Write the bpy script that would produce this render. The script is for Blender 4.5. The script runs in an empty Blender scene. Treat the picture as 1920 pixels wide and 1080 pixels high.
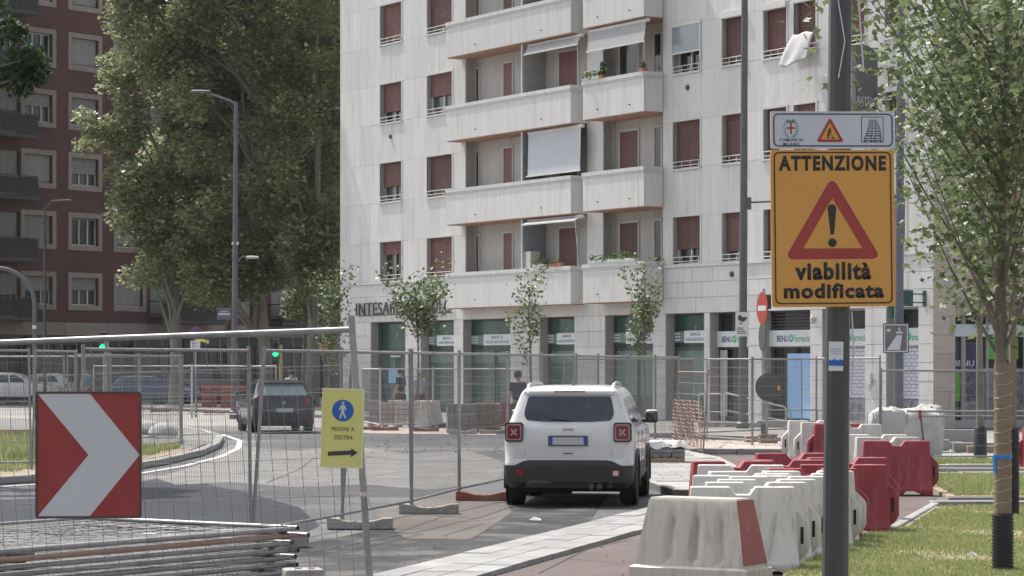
import bpy, bmesh, math, random
import numpy as np
from mathutils import Vector, Matrix, Euler

random.seed(7)
rng = np.random.default_rng(7)
R = math.radians
SC = bpy.context.scene
COL = SC.collection

# ------------------------------------------------------------------ camera
FPX, CU, HV, CZ = 5000.0, 960.0, 680.0, 2.0      # focal length / centre / horizon in photo pixels, eye height
cam_d = bpy.data.cameras.new('camera')
cam_d.sensor_width = 36.0
cam_d.lens = FPX / 1920 * 36
cam_d.shift_y = (HV - 540) / 1920
cam_d.clip_start = 0.5
cam_d.clip_end = 2000
cam = bpy.data.objects.new('camera', cam_d)
cam.location = (0, 0, CZ)
cam.rotation_euler = (R(90), 0, 0)
COL.objects.link(cam)
SC.camera = cam

# ------------------------------------------------------------------ light
SUN_AZ, SUN_EL = R(-40), R(57)         # azimuth from +Y towards +X
world = bpy.data.worlds.new('World')
SC.world = world
world.use_nodes = True
wn = world.node_tree.nodes
wl = world.node_tree.links
for n in list(wn): wn.remove(n)
sky = wn.new('ShaderNodeTexSky')
sky.sky_type = 'NISHITA'
sky.sun_disc = False
sky.sun_elevation = SUN_EL
sky.sun_rotation = SUN_AZ
sky.altitude = 120
sky.air_density = 1.0
sky.dust_density = 4.0
sky.ozone_density = 1.0
hs = wn.new('ShaderNodeHueSaturation')
hs.inputs['Saturation'].default_value = 0.42
bg = wn.new('ShaderNodeBackground')
bg.inputs['Strength'].default_value = 0.15
wo = wn.new('ShaderNodeOutputWorld')
wl.new(sky.outputs[0], hs.inputs['Color'])
wl.new(hs.outputs[0], bg.inputs[0])
wl.new(bg.outputs[0], wo.inputs[0])
sd = bpy.data.lights.new('sun', 'SUN')
sd.energy = 3.4
sd.angle = R(0.7)
sd.color = (1.0, 0.95, 0.88)
so = bpy.data.objects.new('sun', sd)
sdir = Vector((math.sin(SUN_AZ) * math.cos(SUN_EL), math.cos(SUN_AZ) * math.cos(SUN_EL), math.sin(SUN_EL)))
so.rotation_euler = sdir.to_track_quat('Z', 'Y').to_euler()
so.location = (0, 0, 60)
COL.objects.link(so)
SC.view_settings.view_transform = 'Standard'
SC.view_settings.look = 'None'
SC.view_settings.exposure = 0.66
SC.view_settings.gamma = 1.0
SC.view_settings.use_curve_mapping = False

# ------------------------------------------------------------------ helpers
def P(u, v, Y): return Vector(((u - CU) / FPX * Y, Y, CZ + (HV - v) / FPX * Y))
def G(u, v, z=0.0):
    Y = (CZ - z) * FPX / (v - HV)
    return Vector(((u - CU) / FPX * Y, Y, z))
def XU(u, Y): return (u - CU) / FPX * Y
def lerp(a, b, t): return a + (b - a) * t

class MB:
    def __init__(s): s.v = []; s.f = []; s.mi = []; s.m = 0
    def add(s, vs, fs):
        o = len(s.v)
        s.v += [tuple(p) for p in vs]
        for f in fs:
            s.f.append(tuple(i + o for i in f)); s.mi.append(s.m)
        return s
    def bx(s, x0, x1, y0, y1, z0, z1):
        return s.add([(x0,y0,z0),(x1,y0,z0),(x1,y1,z0),(x0,y1,z0),(x0,y0,z1),(x1,y0,z1),(x1,y1,z1),(x0,y1,z1)],
              [(0,3,2,1),(4,5,6,7),(0,1,5,4),(1,2,6,5),(2,3,7,6),(3,0,4,7)])
    def box(s, c, d, rot=None):
        c = Vector(c); h = Vector(d) / 2
        vs = [Vector((a*h.x, b*h.y, e*h.z)) for a in (-1,1) for b in (-1,1) for e in (-1,1)]
        if rot is not None:
            m = rot if isinstance(rot, Matrix) else Euler(rot).to_matrix()
            vs = [m @ p for p in vs]
        return s.add([c + p for p in vs], [(0,1,3,2),(4,6,7,5),(0,4,5,1),(2,3,7,6),(0,2,6,4),(1,5,7,3)])
    def tube(s, pts, r, n=8, caps=True):
        pts = [Vector(p) for p in pts]
        k = len(pts)
        rs = r if isinstance(r, (list, tuple)) else [r] * k
        o = len(s.v)
        prev = None
        for i, p in enumerate(pts):
            t = (pts[min(i+1, k-1)] - pts[max(i-1, 0)])
            if t.length < 1e-9: t = Vector((0,0,1))
            t.normalize()
            if prev is None:
                a = Vector((0,0,1)) if abs(t.z) < .9 else Vector((1,0,0))
                x = t.cross(a).normalized()
            else:
                x = (prev - t * prev.dot(t)).normalized()
            prev = x
            y = t.cross(x)
            for j in range(n):
                w = 2 * math.pi * j / n
                s.v.append(tuple(p + (x * math.cos(w) + y * math.sin(w)) * rs[i]))
        for i in range(k - 1):
            for j in range(n):
                a = o + i*n + j; b = o + i*n + (j+1) % n
                s.f.append((a, b, b + n, a + n)); s.mi.append(s.m)
        if caps:
            s.f.append(tuple(o + j for j in range(n))[::-1]); s.mi.append(s.m)
            s.f.append(tuple(o + (k-1)*n + j for j in range(n))); s.mi.append(s.m)
        return s
    def prism(s, poly, vec):
        vec = Vector(vec); n = len(poly)
        vs = [Vector(p) for p in poly]; vs += [p + vec for p in vs]
        fs = [tuple(range(n))[::-1], tuple(range(n, 2*n))]
        fs += [(i, (i+1) % n, (i+1) % n + n, i + n) for i in range(n)]
        return s.add(vs, fs)
    def flat(s, poly, y=0.0, t=0.002):           # poly in (x, z); front face looks to -y
        return s.prism([(p[0], y, p[1]) for p in poly], (0, -t, 0))
    def ring(s, outer, inner, y=0.0, t=0.002):
        n = len(outer)
        vs = [(p[0], y - t, p[1]) for p in outer] + [(p[0], y - t, p[1]) for p in inner]
        vs += [(p[0], y, p[1]) for p in outer] + [(p[0], y, p[1]) for p in inner]
        fs = []
        for i in range(n):
            j = (i + 1) % n
            fs += [(i, j, n + j, n + i), (2*n + i, i, j, 2*n + j)[::-1], (n + i, n + j, 3*n + j, 3*n + i)]
        return s.add(vs, fs)
    def lathe(s, prof, n=16, axis='z', c=(0,0,0)):
        c = Vector(c); o = len(s.v)
        for (r, h) in prof:
            for j in range(n):
                w = 2*math.pi*j/n
                a, b = r*math.cos(w), r*math.sin(w)
                s.v.append(tuple(c + (Vector((a, b, h)) if axis == 'z' else Vector((h, a, b)) if axis == 'x' else Vector((a, h, b)))))
        for i in range(len(prof)-1):
            for j in range(n):
                a = o+i*n+j; b = o+i*n+(j+1)%n
                s.f.append((a, b, b+n, a+n)); s.mi.append(s.m)
        s.f.append(tuple(o+j for j in range(n))[::-1]); s.mi.append(s.m)
        s.f.append(tuple(o+(len(prof)-1)*n+j for j in range(n))); s.mi.append(s.m)
        return s
    def mesh(s, name, mats, smooth=False, bevel=0, seg=2, ang=35):
        me = bpy.data.meshes.new(name)
        me.from_pydata(s.v, [], s.f)
        if not isinstance(mats, (list, tuple)): mats = [mats]
        for m in mats:
            if m: me.materials.append(m)
        if len(mats) > 1: me.polygons.foreach_set('material_index', s.mi)
        bm = bmesh.new(); bm.from_mesh(me)
        bmesh.ops.recalc_face_normals(bm, faces=bm.faces)
        if bevel:
            es = [e for e in bm.edges if len(e.link_faces) == 2 and e.calc_face_angle(0) > R(ang)]
            bmesh.ops.bevel(bm, geom=es, offset=bevel, segments=seg, affect='EDGES', profile=.5, clamp_overlap=True)
        if smooth:
            for f in bm.faces: f.smooth = True
            for e in bm.edges:
                if len(e.link_faces) == 2 and e.calc_face_angle(0) > R(42): e.smooth = False
        bm.to_mesh(me); bm.free()
        return me
    def build(s, name, mat, parent=None, smooth=False, bevel=0, seg=2, loc=None, rot=None, ang=35, **kw):
        return link(name, s.mesh(name, mat, smooth, bevel, seg, ang), parent, loc, rot, **kw)

def link(name, me, parent=None, loc=None, rot=None, **kw):
    o = bpy.data.objects.new(name, me); COL.objects.link(o)
    if parent is not None: o.parent = parent
    if loc is not None: o.location = loc
    if rot is not None: o.rotation_euler = rot
    for k, v in kw.items(): o[k] = v
    return o
def thing(name, label, cat, loc=(0,0,0), rotz=0, group=None):
    o = bpy.data.objects.new(name, None); COL.objects.link(o)
    o.location = loc; o.rotation_euler = (0,0,rotz)
    o.empty_display_size = .2
    o['label'] = label; o['category'] = cat
    if group: o['group'] = group
    return o
def tag(o, label, cat, group=None):
    o['label'] = label; o['category'] = cat
    if group: o['group'] = group
    return o
def copy_tree(src, label, loc, rotz, group=None, scale=None):
    def rec(o, par):
        c = o.copy(); COL.objects.link(c)
        if par is not None: c.parent = par
        for ch in o.children: rec(ch, c)
        return c
    kids = None
    c = rec(src, None)
    c.location = loc; c.rotation_euler = (0,0,rotz)
    if scale: c.scale = scale
    c['label'] = label
    if group: c['group'] = group
    return c
def fastmesh(name, V, Fc, mat):
    me = bpy.data.meshes.new(name)
    V = np.ascontiguousarray(V, dtype=np.float32); Fc = np.ascontiguousarray(Fc, dtype=np.int32)
    k = Fc.shape[1]
    me.vertices.add(len(V)); me.vertices.foreach_set('co', V.ravel())
    me.loops.add(Fc.size); me.loops.foreach_set('vertex_index', Fc.ravel())
    me.polygons.add(len(Fc))
    me.polygons.foreach_set('loop_start', np.arange(0, Fc.size, k, dtype=np.int32))
    me.polygons.foreach_set('loop_total', np.full(len(Fc), k, dtype=np.int32))
    me.update(calc_edges=True)
    me.materials.append(mat)
    return me

def text_mesh(txt, w, h, bold=0.0, ext=0.001, spacing=1.0, shear=0.0):
    """text centred on the origin, width w and height h, in the x/z plane, facing -y"""
    cu = bpy.data.curves.new('text', 'FONT')
    cu.body = txt; cu.size = 1; cu.offset = bold; cu.extrude = 0.0; cu.resolution_u = 3
    cu.space_character = spacing; cu.shear = shear
    o = bpy.data.objects.new('text', cu); COL.objects.link(o)
    dg = bpy.context.evaluated_depsgraph_get()
    me = bpy.data.meshes.new_from_object(o.evaluated_get(dg))
    bpy.data.objects.remove(o); bpy.data.curves.remove(cu)
    co = np.zeros(len(me.vertices) * 3, dtype=np.float32); me.vertices.foreach_get('co', co); co = co.reshape(-1, 3)
    mn, mx = co.min(0), co.max(0)
    sx = w / (mx[0]-mn[0]); sy = (h / (mx[1]-mn[1])) if h else sx
    out = np.zeros_like(co)
    out[:,0] = (co[:,0] - (mn[0]+mx[0])/2) * sx
    out[:,2] = (co[:,1] - (mn[1]+mx[1])/2) * sy
    me.vertices.foreach_set('co', out.ravel())
    if ext:
        bm = bmesh.new(); bm.from_mesh(me)
        g = bmesh.ops.extrude_face_region(bm, geom=bm.faces[:])
        vs = [e for e in g['geom'] if isinstance(e, bmesh.types.BMVert)]
        bmesh.ops.translate(bm, verts=vs, vec=(0, -ext, 0))
        bmesh.ops.recalc_face_normals(bm, faces=bm.faces)
        bm.to_mesh(me); bm.free()
    me.update()
    return me
def text(txt, w, h, mat, parent, loc, name='lettering', rot=None, **k):
    me = text_mesh(txt, w, h, **k); me.materials.clear(); me.materials.append(mat)
    return link(name, me, parent, loc, rot)
def circ(r, n=24, cx=0, cz=0, a0=0): return [(cx + r*math.cos(a0+2*math.pi*i/n), cz + r*math.sin(a0+2*math.pi*i/n)) for i in range(n)]
def rrect(x0, x1, z0, z1, r, n=4):
    out = []
    for (cx, cz, a) in ((x1-r, z0+r, -90), (x1-r, z1-r, 0), (x0+r, z1-r, 90), (x0+r, z0+r, 180)):
        for i in range(n+1):
            w = R(a + 90*i/n); out.append((cx + r*math.cos(w), cz + r*math.sin(w)))
    return out
def rtri(cx, cz, R0, r, n=5):      # rounded triangle pointing up, circumradius R0
    out = []
    for k in range(3):
        a = R(90 + 120*k); px, pz = cx + (R0-2*r)*math.cos(a), cz + (R0-2*r)*math.sin(a)
        for i in range(n+1):
            w = a - R(60) + R(120)*i/n
            out.append((px + r*math.cos(w), pz + r*math.sin(w)))
    return out

# ------------------------------------------------------------------ materials
def pmat(name, c1, rough=.6, metal=0, c2=None, scale=3., detail=4, stretch=(1,1,1), bump=0, bscale=30, bstretch=(1,1,1),
         rnd=0, dirt=None, dscale=1.5, dlo=.5, dhi=.7, dstretch=(1,1,1), spec=.5, world=False, wrot=0, coat=0, trans=0, emis=None, island=0, alpha=1):
    m = bpy.data.materials.new(name); m.use_nodes = True
    nt = m.node_tree; N = nt.nodes; L = nt.links
    b = N['Principled BSDF']
    b.inputs['Roughness'].default_value = rough
    b.inputs['Metallic'].default_value = metal
    b.inputs['Specular IOR Level'].default_value = spec
    if coat: b.inputs['Coat Weight'].default_value = coat
    if trans: b.inputs['Transmission Weight'].default_value = trans
    c1 = tuple(c1) + (1,)
    b.inputs['Base Color'].default_value = c1
    if world:
        tc = N.new('ShaderNodeNewGeometry'); src = tc.outputs['Position']
        if wrot:
            mp0 = N.new('ShaderNodeMapping'); mp0.inputs['Rotation'].default_value = (0,0,wrot)
            L.new(src, mp0.inputs[0]); src = mp0.outputs[0]
    else:
        tc = N.new('ShaderNodeTexCoord'); src = tc.outputs['Object']
    def noise(sc, st, det=4, rough_=.6):
        mp = N.new('ShaderNodeMapping'); mp.inputs['Scale'].default_value = st
        L.new(src, mp.inputs[0])
        n = N.new('ShaderNodeTexNoise'); n.inputs['Scale'].default_value = sc; n.inputs['Detail'].default_value = det
        n.inputs['Roughness'].default_value = rough_
        L.new(mp.outputs[0], n.inputs['Vector'])
        return n
    out = None
    def ramp(fac, lo, hi):
        r = N.new('ShaderNodeMapRange'); r.inputs[1].default_value = lo; r.inputs[2].default_value = hi
        L.new(fac, r.inputs[0]); return r.outputs[0]
    def mix(fac, a, bcol, mode='MIX'):
        x = N.new('ShaderNodeMix'); x.data_type = 'RGBA'; x.blend_type = mode
        if isinstance(fac, float): x.inputs[0].default_value = fac
        else: L.new(fac, x.inputs[0])
        if isinstance(a, tuple): x.inputs[6].default_value = a
        else: L.new(a, x.inputs[6])
        if isinstance(bcol, tuple): x.inputs[7].default_value = bcol
        else: L.new(bcol, x.inputs[7])
        return x.outputs[2]
    if c2 is not None:
        n = noise(scale, stretch, detail)
        out = mix(ramp(n.outputs['Fac'], .3, .7), c1, tuple(c2)+(1,))
    if dirt is not None:
        n = noise(dscale, dstretch, 6, .65)
        out = mix(ramp(n.outputs['Fac'], dlo, dhi), out if out is not None else c1, tuple(dirt)+(1,))
    if rnd or island:
        if rnd:
            oi = N.new('ShaderNodeObjectInfo'); rv = oi.outputs['Random']; am = rnd
        else:
            gi = N.new('ShaderNodeNewGeometry'); rv = gi.outputs['Random Per Island']; am = island
        r = N.new('ShaderNodeMapRange'); r.inputs[3].default_value = 1-am; r.inputs[4].default_value = 1+am*.6
        L.new(rv, r.inputs[0])
        vm = N.new('ShaderNodeVectorMath'); vm.operation = 'SCALE'
        if out is None:
            vm.inputs[0].default_value = c1[:3]
        else: L.new(out, vm.inputs[0])
        L.new(r.outputs[0], vm.inputs['Scale'])
        out = vm.outputs[0]
    if out is not None: L.new(out, b.inputs['Base Color'])
    if bump:
        n = noise(bscale, bstretch, 5)
        bp = N.new('ShaderNodeBump'); bp.inputs['Strength'].default_value = min(bump, 1); bp.inputs['Distance'].default_value = .02
        L.new(n.outputs['Fac'], bp.inputs['Height']); L.new(bp.outputs[0], b.inputs['Normal'])
    if emis:
        b.inputs['Emission Color'].default_value = tuple(emis[:3]) + (1,); b.inputs['Emission Strength'].default_value = emis[3]
    return m
def leafmat(name, c1, c2, c3, tr=.35):
    m = bpy.data.materials.new(name); m.use_nodes = True
    nt = m.node_tree; N = nt.nodes; L = nt.links
    for n in list(N): N.remove(n)
    g = N.new('ShaderNodeNewGeometry')
    cr = N.new('ShaderNodeValToRGB')
    e = cr.color_ramp.elements
    e[0].position = 0; e[0].color = tuple(c1)+(1,)
    e[1].position = 1; e[1].color = tuple(c3)+(1,)
    x = e.new(.55); x.color = tuple(c2)+(1,)
    L.new(g.outputs['Random Per Island'], cr.inputs[0])
    d = N.new('ShaderNodeBsdfPrincipled'); d.inputs['Roughness'].default_value = .45; d.inputs['Specular IOR Level'].default_value = .5
    t = N.new('ShaderNodeBsdfTranslucent')
    h = N.new('ShaderNodeHueSaturation'); h.inputs['Hue'].default_value = .497; h.inputs['Value'].default_value = 1.5
    L.new(cr.outputs[0], d.inputs['Base Color']); L.new(cr.outputs[0], h.inputs['Color']); L.new(h.outputs[0], t.inputs[0])
    mx = N.new('ShaderNodeMixShader'); mx.inputs[0].default_value = tr
    L.new(d.outputs[0], mx.inputs[1]); L.new(t.outputs[0], mx.inputs[2])
    o = N.new('ShaderNodeOutputMaterial'); L.new(mx.outputs[0], o.inputs[0])
    return m

FW = R(60)    # facade direction of the white building, used by its stone grain
M = {}
M['travertine'] = pmat('travertine', (.54,.53,.515), .7, c2=(.635,.63,.62), scale=1.2, stretch=(6,6,.35), detail=6, rnd=.07,
                       dirt=(.42,.39,.35), dscale=1.1, dlo=.54, dhi=.85, dstretch=(3,3,.3), bump=.25, bscale=5, bstretch=(6,6,.6), world=True, wrot=FW)
M['travertine_smooth'] = pmat('travertine_smooth', (.52,.515,.50), .7, c2=(.60,.60,.59), scale=2, stretch=(3,3,.5), detail=6, rnd=.05,
                       dirt=(.34,.31,.26), dscale=1.6, dlo=.57, dhi=.8, dstretch=(4,4,.3), bump=.15, bscale=20, world=True, wrot=FW)
M['stone_side'] = pmat('stone_side', (.42,.35,.30), .75, c2=(.50,.43,.38), scale=3, stretch=(1,1,5), rnd=.1, bump=.2, bscale=20, world=True)
M['joint'] = pmat('joint', (.30,.29,.27), .9, c2=(.36,.34,.32), scale=3)
M['soffit'] = pmat('soffit', (.34,.18,.135), .8, c2=(.42,.24,.18), scale=3, bump=.1)
M['loggia_wall'] = pmat('loggia_wall', (.44,.42,.39), .8, c2=(.52,.50,.47), scale=1.5, stretch=(4,4,.5), world=True, dirt=(.33,.29,.25), dlo=.56, dhi=.8)
M['shutter'] = pmat('shutter', (.15,.062,.055), .6, c2=(.185,.085,.075), scale=2, rnd=.38)
M['shutter_dark'] = pmat('shutter_dark', (.05,.045,.045), .55, c2=(.07,.06,.06), scale=2, rnd=.2)
M['white_metal'] = pmat('white_metal', (.62,.62,.60), .45, c2=(.55,.54,.5), scale=4)
M['grey_frame'] = pmat('grey_frame', (.35,.35,.34), .5, c2=(.42,.42,.4), scale=3)
M['dark_glass'] = pmat('dark_glass', (.018,.02,.022), .08, c2=(.03,.034,.036), scale=.8, spec=.6)
M['curtain_glass'] = pmat('curtain_glass', (.10,.11,.11), .12, c2=(.03,.03,.032), scale=3, stretch=(4,4,.3), spec=.6)
M['green_glass'] = pmat('green_glass', (.06,.13,.12), .12, c2=(.035,.075,.07), scale=1.2, spec=.6)
M['green_film'] = pmat('green_film', (.15,.22,.205), .2, c2=(.10,.16,.15), scale=.8)
M['bank_green'] = pmat('bank_green', (.018,.065,.048), .2, c2=(.025,.085,.062), scale=2)
M['sign_white'] = pmat('sign_white', (.55,.6,.62), .35, c2=(.62,.65,.66), scale=2)
M['navy_text'] = pmat('navy_text', (.012,.02,.10), .5, c2=(.015,.025,.12), scale=3)
M['green_text'] = pmat('green_text', (.01,.30,.12), .5, c2=(.015,.36,.14), scale=3)
M['dark_text'] = pmat('dark_text', (.03,.028,.028), .5, c2=(.045,.04,.04), scale=3)
M['blind_grey'] = pmat('blind_grey', (.30,.305,.31), .8, c2=(.36,.365,.37), scale=1, stretch=(1,1,4), bump=.1)
M['blind_light'] = pmat('blind_light', (.44,.46,.49), .75, c2=(.5,.52,.55), scale=1, stretch=(1,1,5), bump=.1)
M['glass_bluegrey'] = pmat('glass_bluegrey', (.22,.25,.27), .15, c2=(.28,.31,.33), scale=1)
M['brickred'] = pmat('brickred', (.098,.043,.041), .85, c2=(.118,.053,.049), scale=.4, bump=.15, bscale=8, world=True, dirt=(.065,.033,.032), dscale=.3)
M['pink_stone'] = pmat('pink_stone', (.24,.20,.175), .8, c2=(.30,.255,.225), scale=4, rnd=.12, bump=.1)
M['beige_shutter'] = pmat('beige_shutter', (.28,.275,.26), .7, c2=(.33,.32,.305), scale=2, rnd=.15)
M['dark_shop'] = pmat('dark_shop', (.02,.02,.022), .3, c2=(.05,.045,.045), scale=.5)
M['dark_rail'] = pmat('dark_rail', (.03,.03,.033), .5, c2=(.045,.045,.05), scale=4)
M['grey_render'] = pmat('grey_render', (.065,.063,.06), .85, c2=(.09,.088,.084), scale=1)
M['galv'] = pmat('galv', (.25,.25,.25), .5, .55, c2=(.33,.33,.325), scale=9, stretch=(1,1,1), rnd=.12, dirt=(.16,.15,.14), dscale=4, dlo=.55, dhi=.75)
M['galv_wire'] = pmat('galv_wire', (.16,.16,.16), .55, .3, c2=(.22,.22,.22), scale=5)
M['stack_wire'] = pmat('stack_wire', (.07,.07,.078), .6, .2, c2=(.11,.11,.115), scale=5)
M['galv_light'] = pmat('galv_light', (.5,.5,.5), .5, .3, c2=(.6,.6,.59), scale=5)
M['rusty'] = pmat('rusty', (.30,.17,.10), .6, .2, c2=(.30,.27,.24), scale=3, stretch=(1,1,1), dirt=(.24,.11,.07))
M['tube_inside'] = pmat('tube_inside', (.01,.01,.01), .9, c2=(.02,.015,.01), scale=5)
M['pole_dark'] = pmat('pole_dark', (.055,.058,.058), .42, .3, c2=(.07,.072,.07), scale=3, stretch=(2,2,.3), dirt=(.10,.10,.095), dscale=5, dlo=.66, dhi=.8, dstretch=(3,3,.6), bump=.03, bscale=60)
M['pole_lamp'] = pmat('pole_lamp', (.10,.10,.105), .5, .2, c2=(.13,.13,.135), scale=2)
M['pole_bluegrey'] = pmat('pole_bluegrey', (.11,.115,.14), .5, .2, c2=(.14,.145,.17), scale=2)
M['sign_back'] = pmat('sign_back', (.05,.05,.05), .6, c2=(.065,.065,.062), scale=3)
M['alu'] = pmat('alu', (.42,.42,.42), .4, .7, c2=(.5,.5,.5), scale=8)
M['sign_yellow'] = pmat('sign_yellow', (.58,.275,.045), .42, c2=(.62,.30,.052), scale=1.5, dirt=(.50,.23,.03), dscale=3, dlo=.6, dhi=.85)
M['sign_black'] = pmat('sign_black', (.012,.011,.011), .45, c2=(.018,.016,.016), scale=4)
M['sign_red'] = pmat('sign_red', (.30,.028,.022), .42, c2=(.34,.035,.028), scale=3)
M['sign_grey'] = pmat('sign_grey', (.48,.49,.53), .4, c2=(.53,.54,.57), scale=2)
M['sign_green'] = pmat('sign_green', (.03,.22,.14), .5, c2=(.04,.26,.16), scale=6)
M['chev_red'] = pmat('chev_red', (.32,.035,.030), .4, c2=(.27,.026,.024), scale=1.6, dirt=(.36,.06,.045), dscale=2.5, dlo=.5, dhi=.8)
M['chev_white'] = pmat('chev_white', (.52,.52,.52), .4, c2=(.56,.56,.56), scale=2)
M['paper_yellow'] = pmat('paper_yellow', (.64,.59,.17), .35, c2=(.68,.63,.21), scale=3, bump=.15, bscale=4)
M['sign_blue'] = pmat('sign_blue', (.01,.10,.36), .4, c2=(.012,.12,.40), scale=4)
M['paper_white'] = pmat('paper_white', (.6,.62,.6), .4, c2=(.66,.67,.65), scale=3)
M['plastic_white'] = pmat('plastic_white', (.54,.52,.48), .38, c2=(.62,.60,.57), scale=2.5, rnd=.1, dirt=(.36,.31,.25), dscale=2.6, dlo=.52, dhi=.74, dstretch=(4,4,.7), bump=.12, bscale=6)
M['plastic_cream'] = pmat('plastic_cream', (.50,.46,.39), .36, c2=(.56,.52,.45), scale=1.5, dirt=(.27,.235,.19), dscale=3.2, dlo=.5, dhi=.8, dstretch=(5,5,.5), bump=.12, bscale=6)
M['plastic_red'] = pmat('plastic_red', (.24,.022,.032), .42, c2=(.30,.036,.048), scale=2.5, rnd=.12, dirt=(.34,.13,.13), dscale=2, dlo=.52, dhi=.85, dstretch=(4,4,.7), bump=.1, bscale=6)
M['sticker_red'] = pmat('sticker_red', (.26,.05,.045), .45, c2=(.31,.07,.06), scale=4, dirt=(.4,.2,.17), dscale=5, dlo=.6, dhi=.72)
M['black_hole'] = pmat('black_hole', (.012,.012,.012), .8, c2=(.02,.02,.02), scale=3)
M['concrete'] = pmat('concrete', (.30,.29,.27), .9, c2=(.38,.37,.35), scale=4, rnd=.12, bump=.35, bscale=30, dirt=(.22,.2,.18), dscale=3)
M['red_foot'] = pmat('red_foot', (.22,.07,.045), .75, c2=(.28,.10,.065), scale=5, dirt=(.3,.2,.15), bump=.2, rnd=.15)
M['asphalt'] = None
M['kerbstone'] = pmat('kerbstone', (.26,.255,.245), .85, c2=(.32,.315,.305), scale=3, rnd=.14, bump=.3, bscale=30, dirt=(.34,.31,.28), dscale=1.2, world=True)
M['slab'] = pmat('slab', (.215,.215,.215), .8, c2=(.30,.298,.295), scale=3, rnd=.16, bump=.2, bscale=40, dirt=(.20,.195,.185), dscale=1, world=True)
M['bark'] = pmat('bark', (.12,.10,.085), .9, c2=(.18,.155,.13), scale=5, stretch=(1,1,.4), bump=.5, bscale=12)
M['bark_pale'] = pmat('bark_pale', (.15,.14,.12), .9, c2=(.24,.225,.19), scale=2, stretch=(1,1,.5), bump=.3, bscale=8)
M['jute'] = pmat('jute', (.20,.15,.11), .9, c2=(.26,.20,.15), scale=6, stretch=(1,1,6), bump=.5, bscale=30, bstretch=(1,1,5))
M['sleeve'] = pmat('sleeve', (.015,.015,.017), .5, c2=(.025,.025,.027), scale=5)
M['blue_tape'] = pmat('blue_tape', (.01,.16,.52), .5, c2=(.015,.19,.56), scale=6)
M['car_white'] = pmat('car_white', (.62,.62,.61), .22, c2=(.65,.65,.64), scale=1, coat=.5)
M['car_dark'] = pmat('car_dark', (.005,.006,.012), .28, c2=(.007,.008,.016), scale=1, coat=.6)
M['car_grey'] = pmat('car_grey', (.20,.20,.19), .3, .3, c2=(.23,.23,.22), scale=1, coat=.3)
M['car_blue'] = pmat('car_blue', (.03,.08,.22), .25, c2=(.035,.09,.24), scale=1, coat=.5)
M['cladding'] = pmat('cladding', (.028,.028,.03), .55, c2=(.035,.035,.037), scale=6, bump=.1, bscale=80)
M['cladding_grey'] = pmat('cladding_grey', (.17,.17,.172), .5, .2, c2=(.11,.11,.11), scale=4)
M['auto_glass'] = pmat('auto_glass', (.014,.018,.024), .05, c2=(.045,.052,.065), scale=2.2, spec=.8, dirt=(.08,.085,.09), dscale=3.5, dlo=.56, dhi=.66)  # paler noise and blotches paint in reflections and a hint of interior
M['tyre'] = pmat('tyre', (.016,.016,.016), .85, c2=(.026,.025,.024), scale=8, bump=.2)
M['rim'] = pmat('rim', (.35,.35,.36), .35, .7, c2=(.42,.42,.42), scale=5)
M['lamp_red'] = pmat('lamp_red', (.17,.012,.016), .15, c2=(.22,.018,.022), scale=5, coat=.5)
M['lamp_pink'] = pmat('lamp_pink', (.40,.27,.27), .3, c2=(.46,.33,.33), scale=9)
M['lamp_clear'] = pmat('lamp_clear', (.55,.45,.45), .2, c2=(.6,.5,.5), scale=5)
M['chrome'] = pmat('chrome', (.25,.25,.25), .2, .9, c2=(.3,.3,.3), scale=5)
M['plate_white'] = pmat('plate_white', (.50,.51,.52), .4, c2=(.40,.41,.45), scale=14, stretch=(1,1,.1))
M['plate_blue'] = pmat('plate_blue', (.01,.06,.42), .4, c2=(.012,.07,.45), scale=5)
M['skin'] = pmat('skin', (.42,.25,.18), .55, c2=(.46,.28,.2), scale=8)
M['hair_dark'] = pmat('hair_dark', (.018,.014,.012), .6, c2=(.03,.024,.02), scale=20)
M['cloth_dark'] = pmat('cloth_dark', (.03,.034,.05), .85, c2=(.04,.045,.06), scale=8, bump=.2)
M['cloth_blue'] = pmat('cloth_blue', (.34,.38,.50), .85, c2=(.38,.42,.54), scale=8, bump=.2)
M['cloth_teal'] = pmat('cloth_teal', (.03,.17,.24), .85, c2=(.035,.2,.28), scale=8, bump=.2)
M['cloth_white'] = pmat('cloth_white', (.42,.42,.425), .85, c2=(.50,.50,.505), scale=5, bump=.3, bscale=6)
M['cloth_trouser'] = pmat('cloth_trouser', (.035,.035,.045), .85, c2=(.05,.05,.06), scale=8, bump=.2)
M['wood'] = pmat('wood', (.28,.19,.13), .85, c2=(.36,.26,.18), scale=3, stretch=(1,6,6), rnd=.2, bump=.2)
M['paver_stack'] = pmat('paver_stack', (.20,.145,.12), .9, c2=(.27,.20,.17), scale=5, rnd=.2, bump=.3)
M['paver_grey'] = pmat('paver_grey', (.17,.17,.175), .9, c2=(.23,.23,.23), scale=5, rnd=.2, bump=.3)
M['orange_net'] = pmat('orange_net', (.42,.25,.18), .8, c2=(.50,.34,.26), scale=5)
M['orange_plastic'] = pmat('orange_plastic', (.34,.07,.04), .6, c2=(.4,.10,.06), scale=5)
M['bigbag'] = pmat('bigbag', (.40,.40,.39), .8, c2=(.52,.51,.49), scale=4, bump=.5, bscale=9)
M['soil'] = pmat('soil', (.24,.19,.13), .95, c2=(.32,.26,.18), scale=3, bump=.6, bscale=20, world=True)
M['sand'] = pmat('sand', (.36,.30,.26), .95, c2=(.44,.385,.34), scale=1.3, bump=.5, bscale=20, world=True, dirt=(.26,.22,.2), dscale=2)
M['terracotta'] = pmat('terracotta', (.36,.13,.07), .8, c2=(.4,.16,.09), scale=5)
M['tl_green'] = pmat('tl_green', (.01,.5,.25), .3, c2=(.01,.55,.3), scale=5, emis=(.0,1,.28,1.6))
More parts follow.
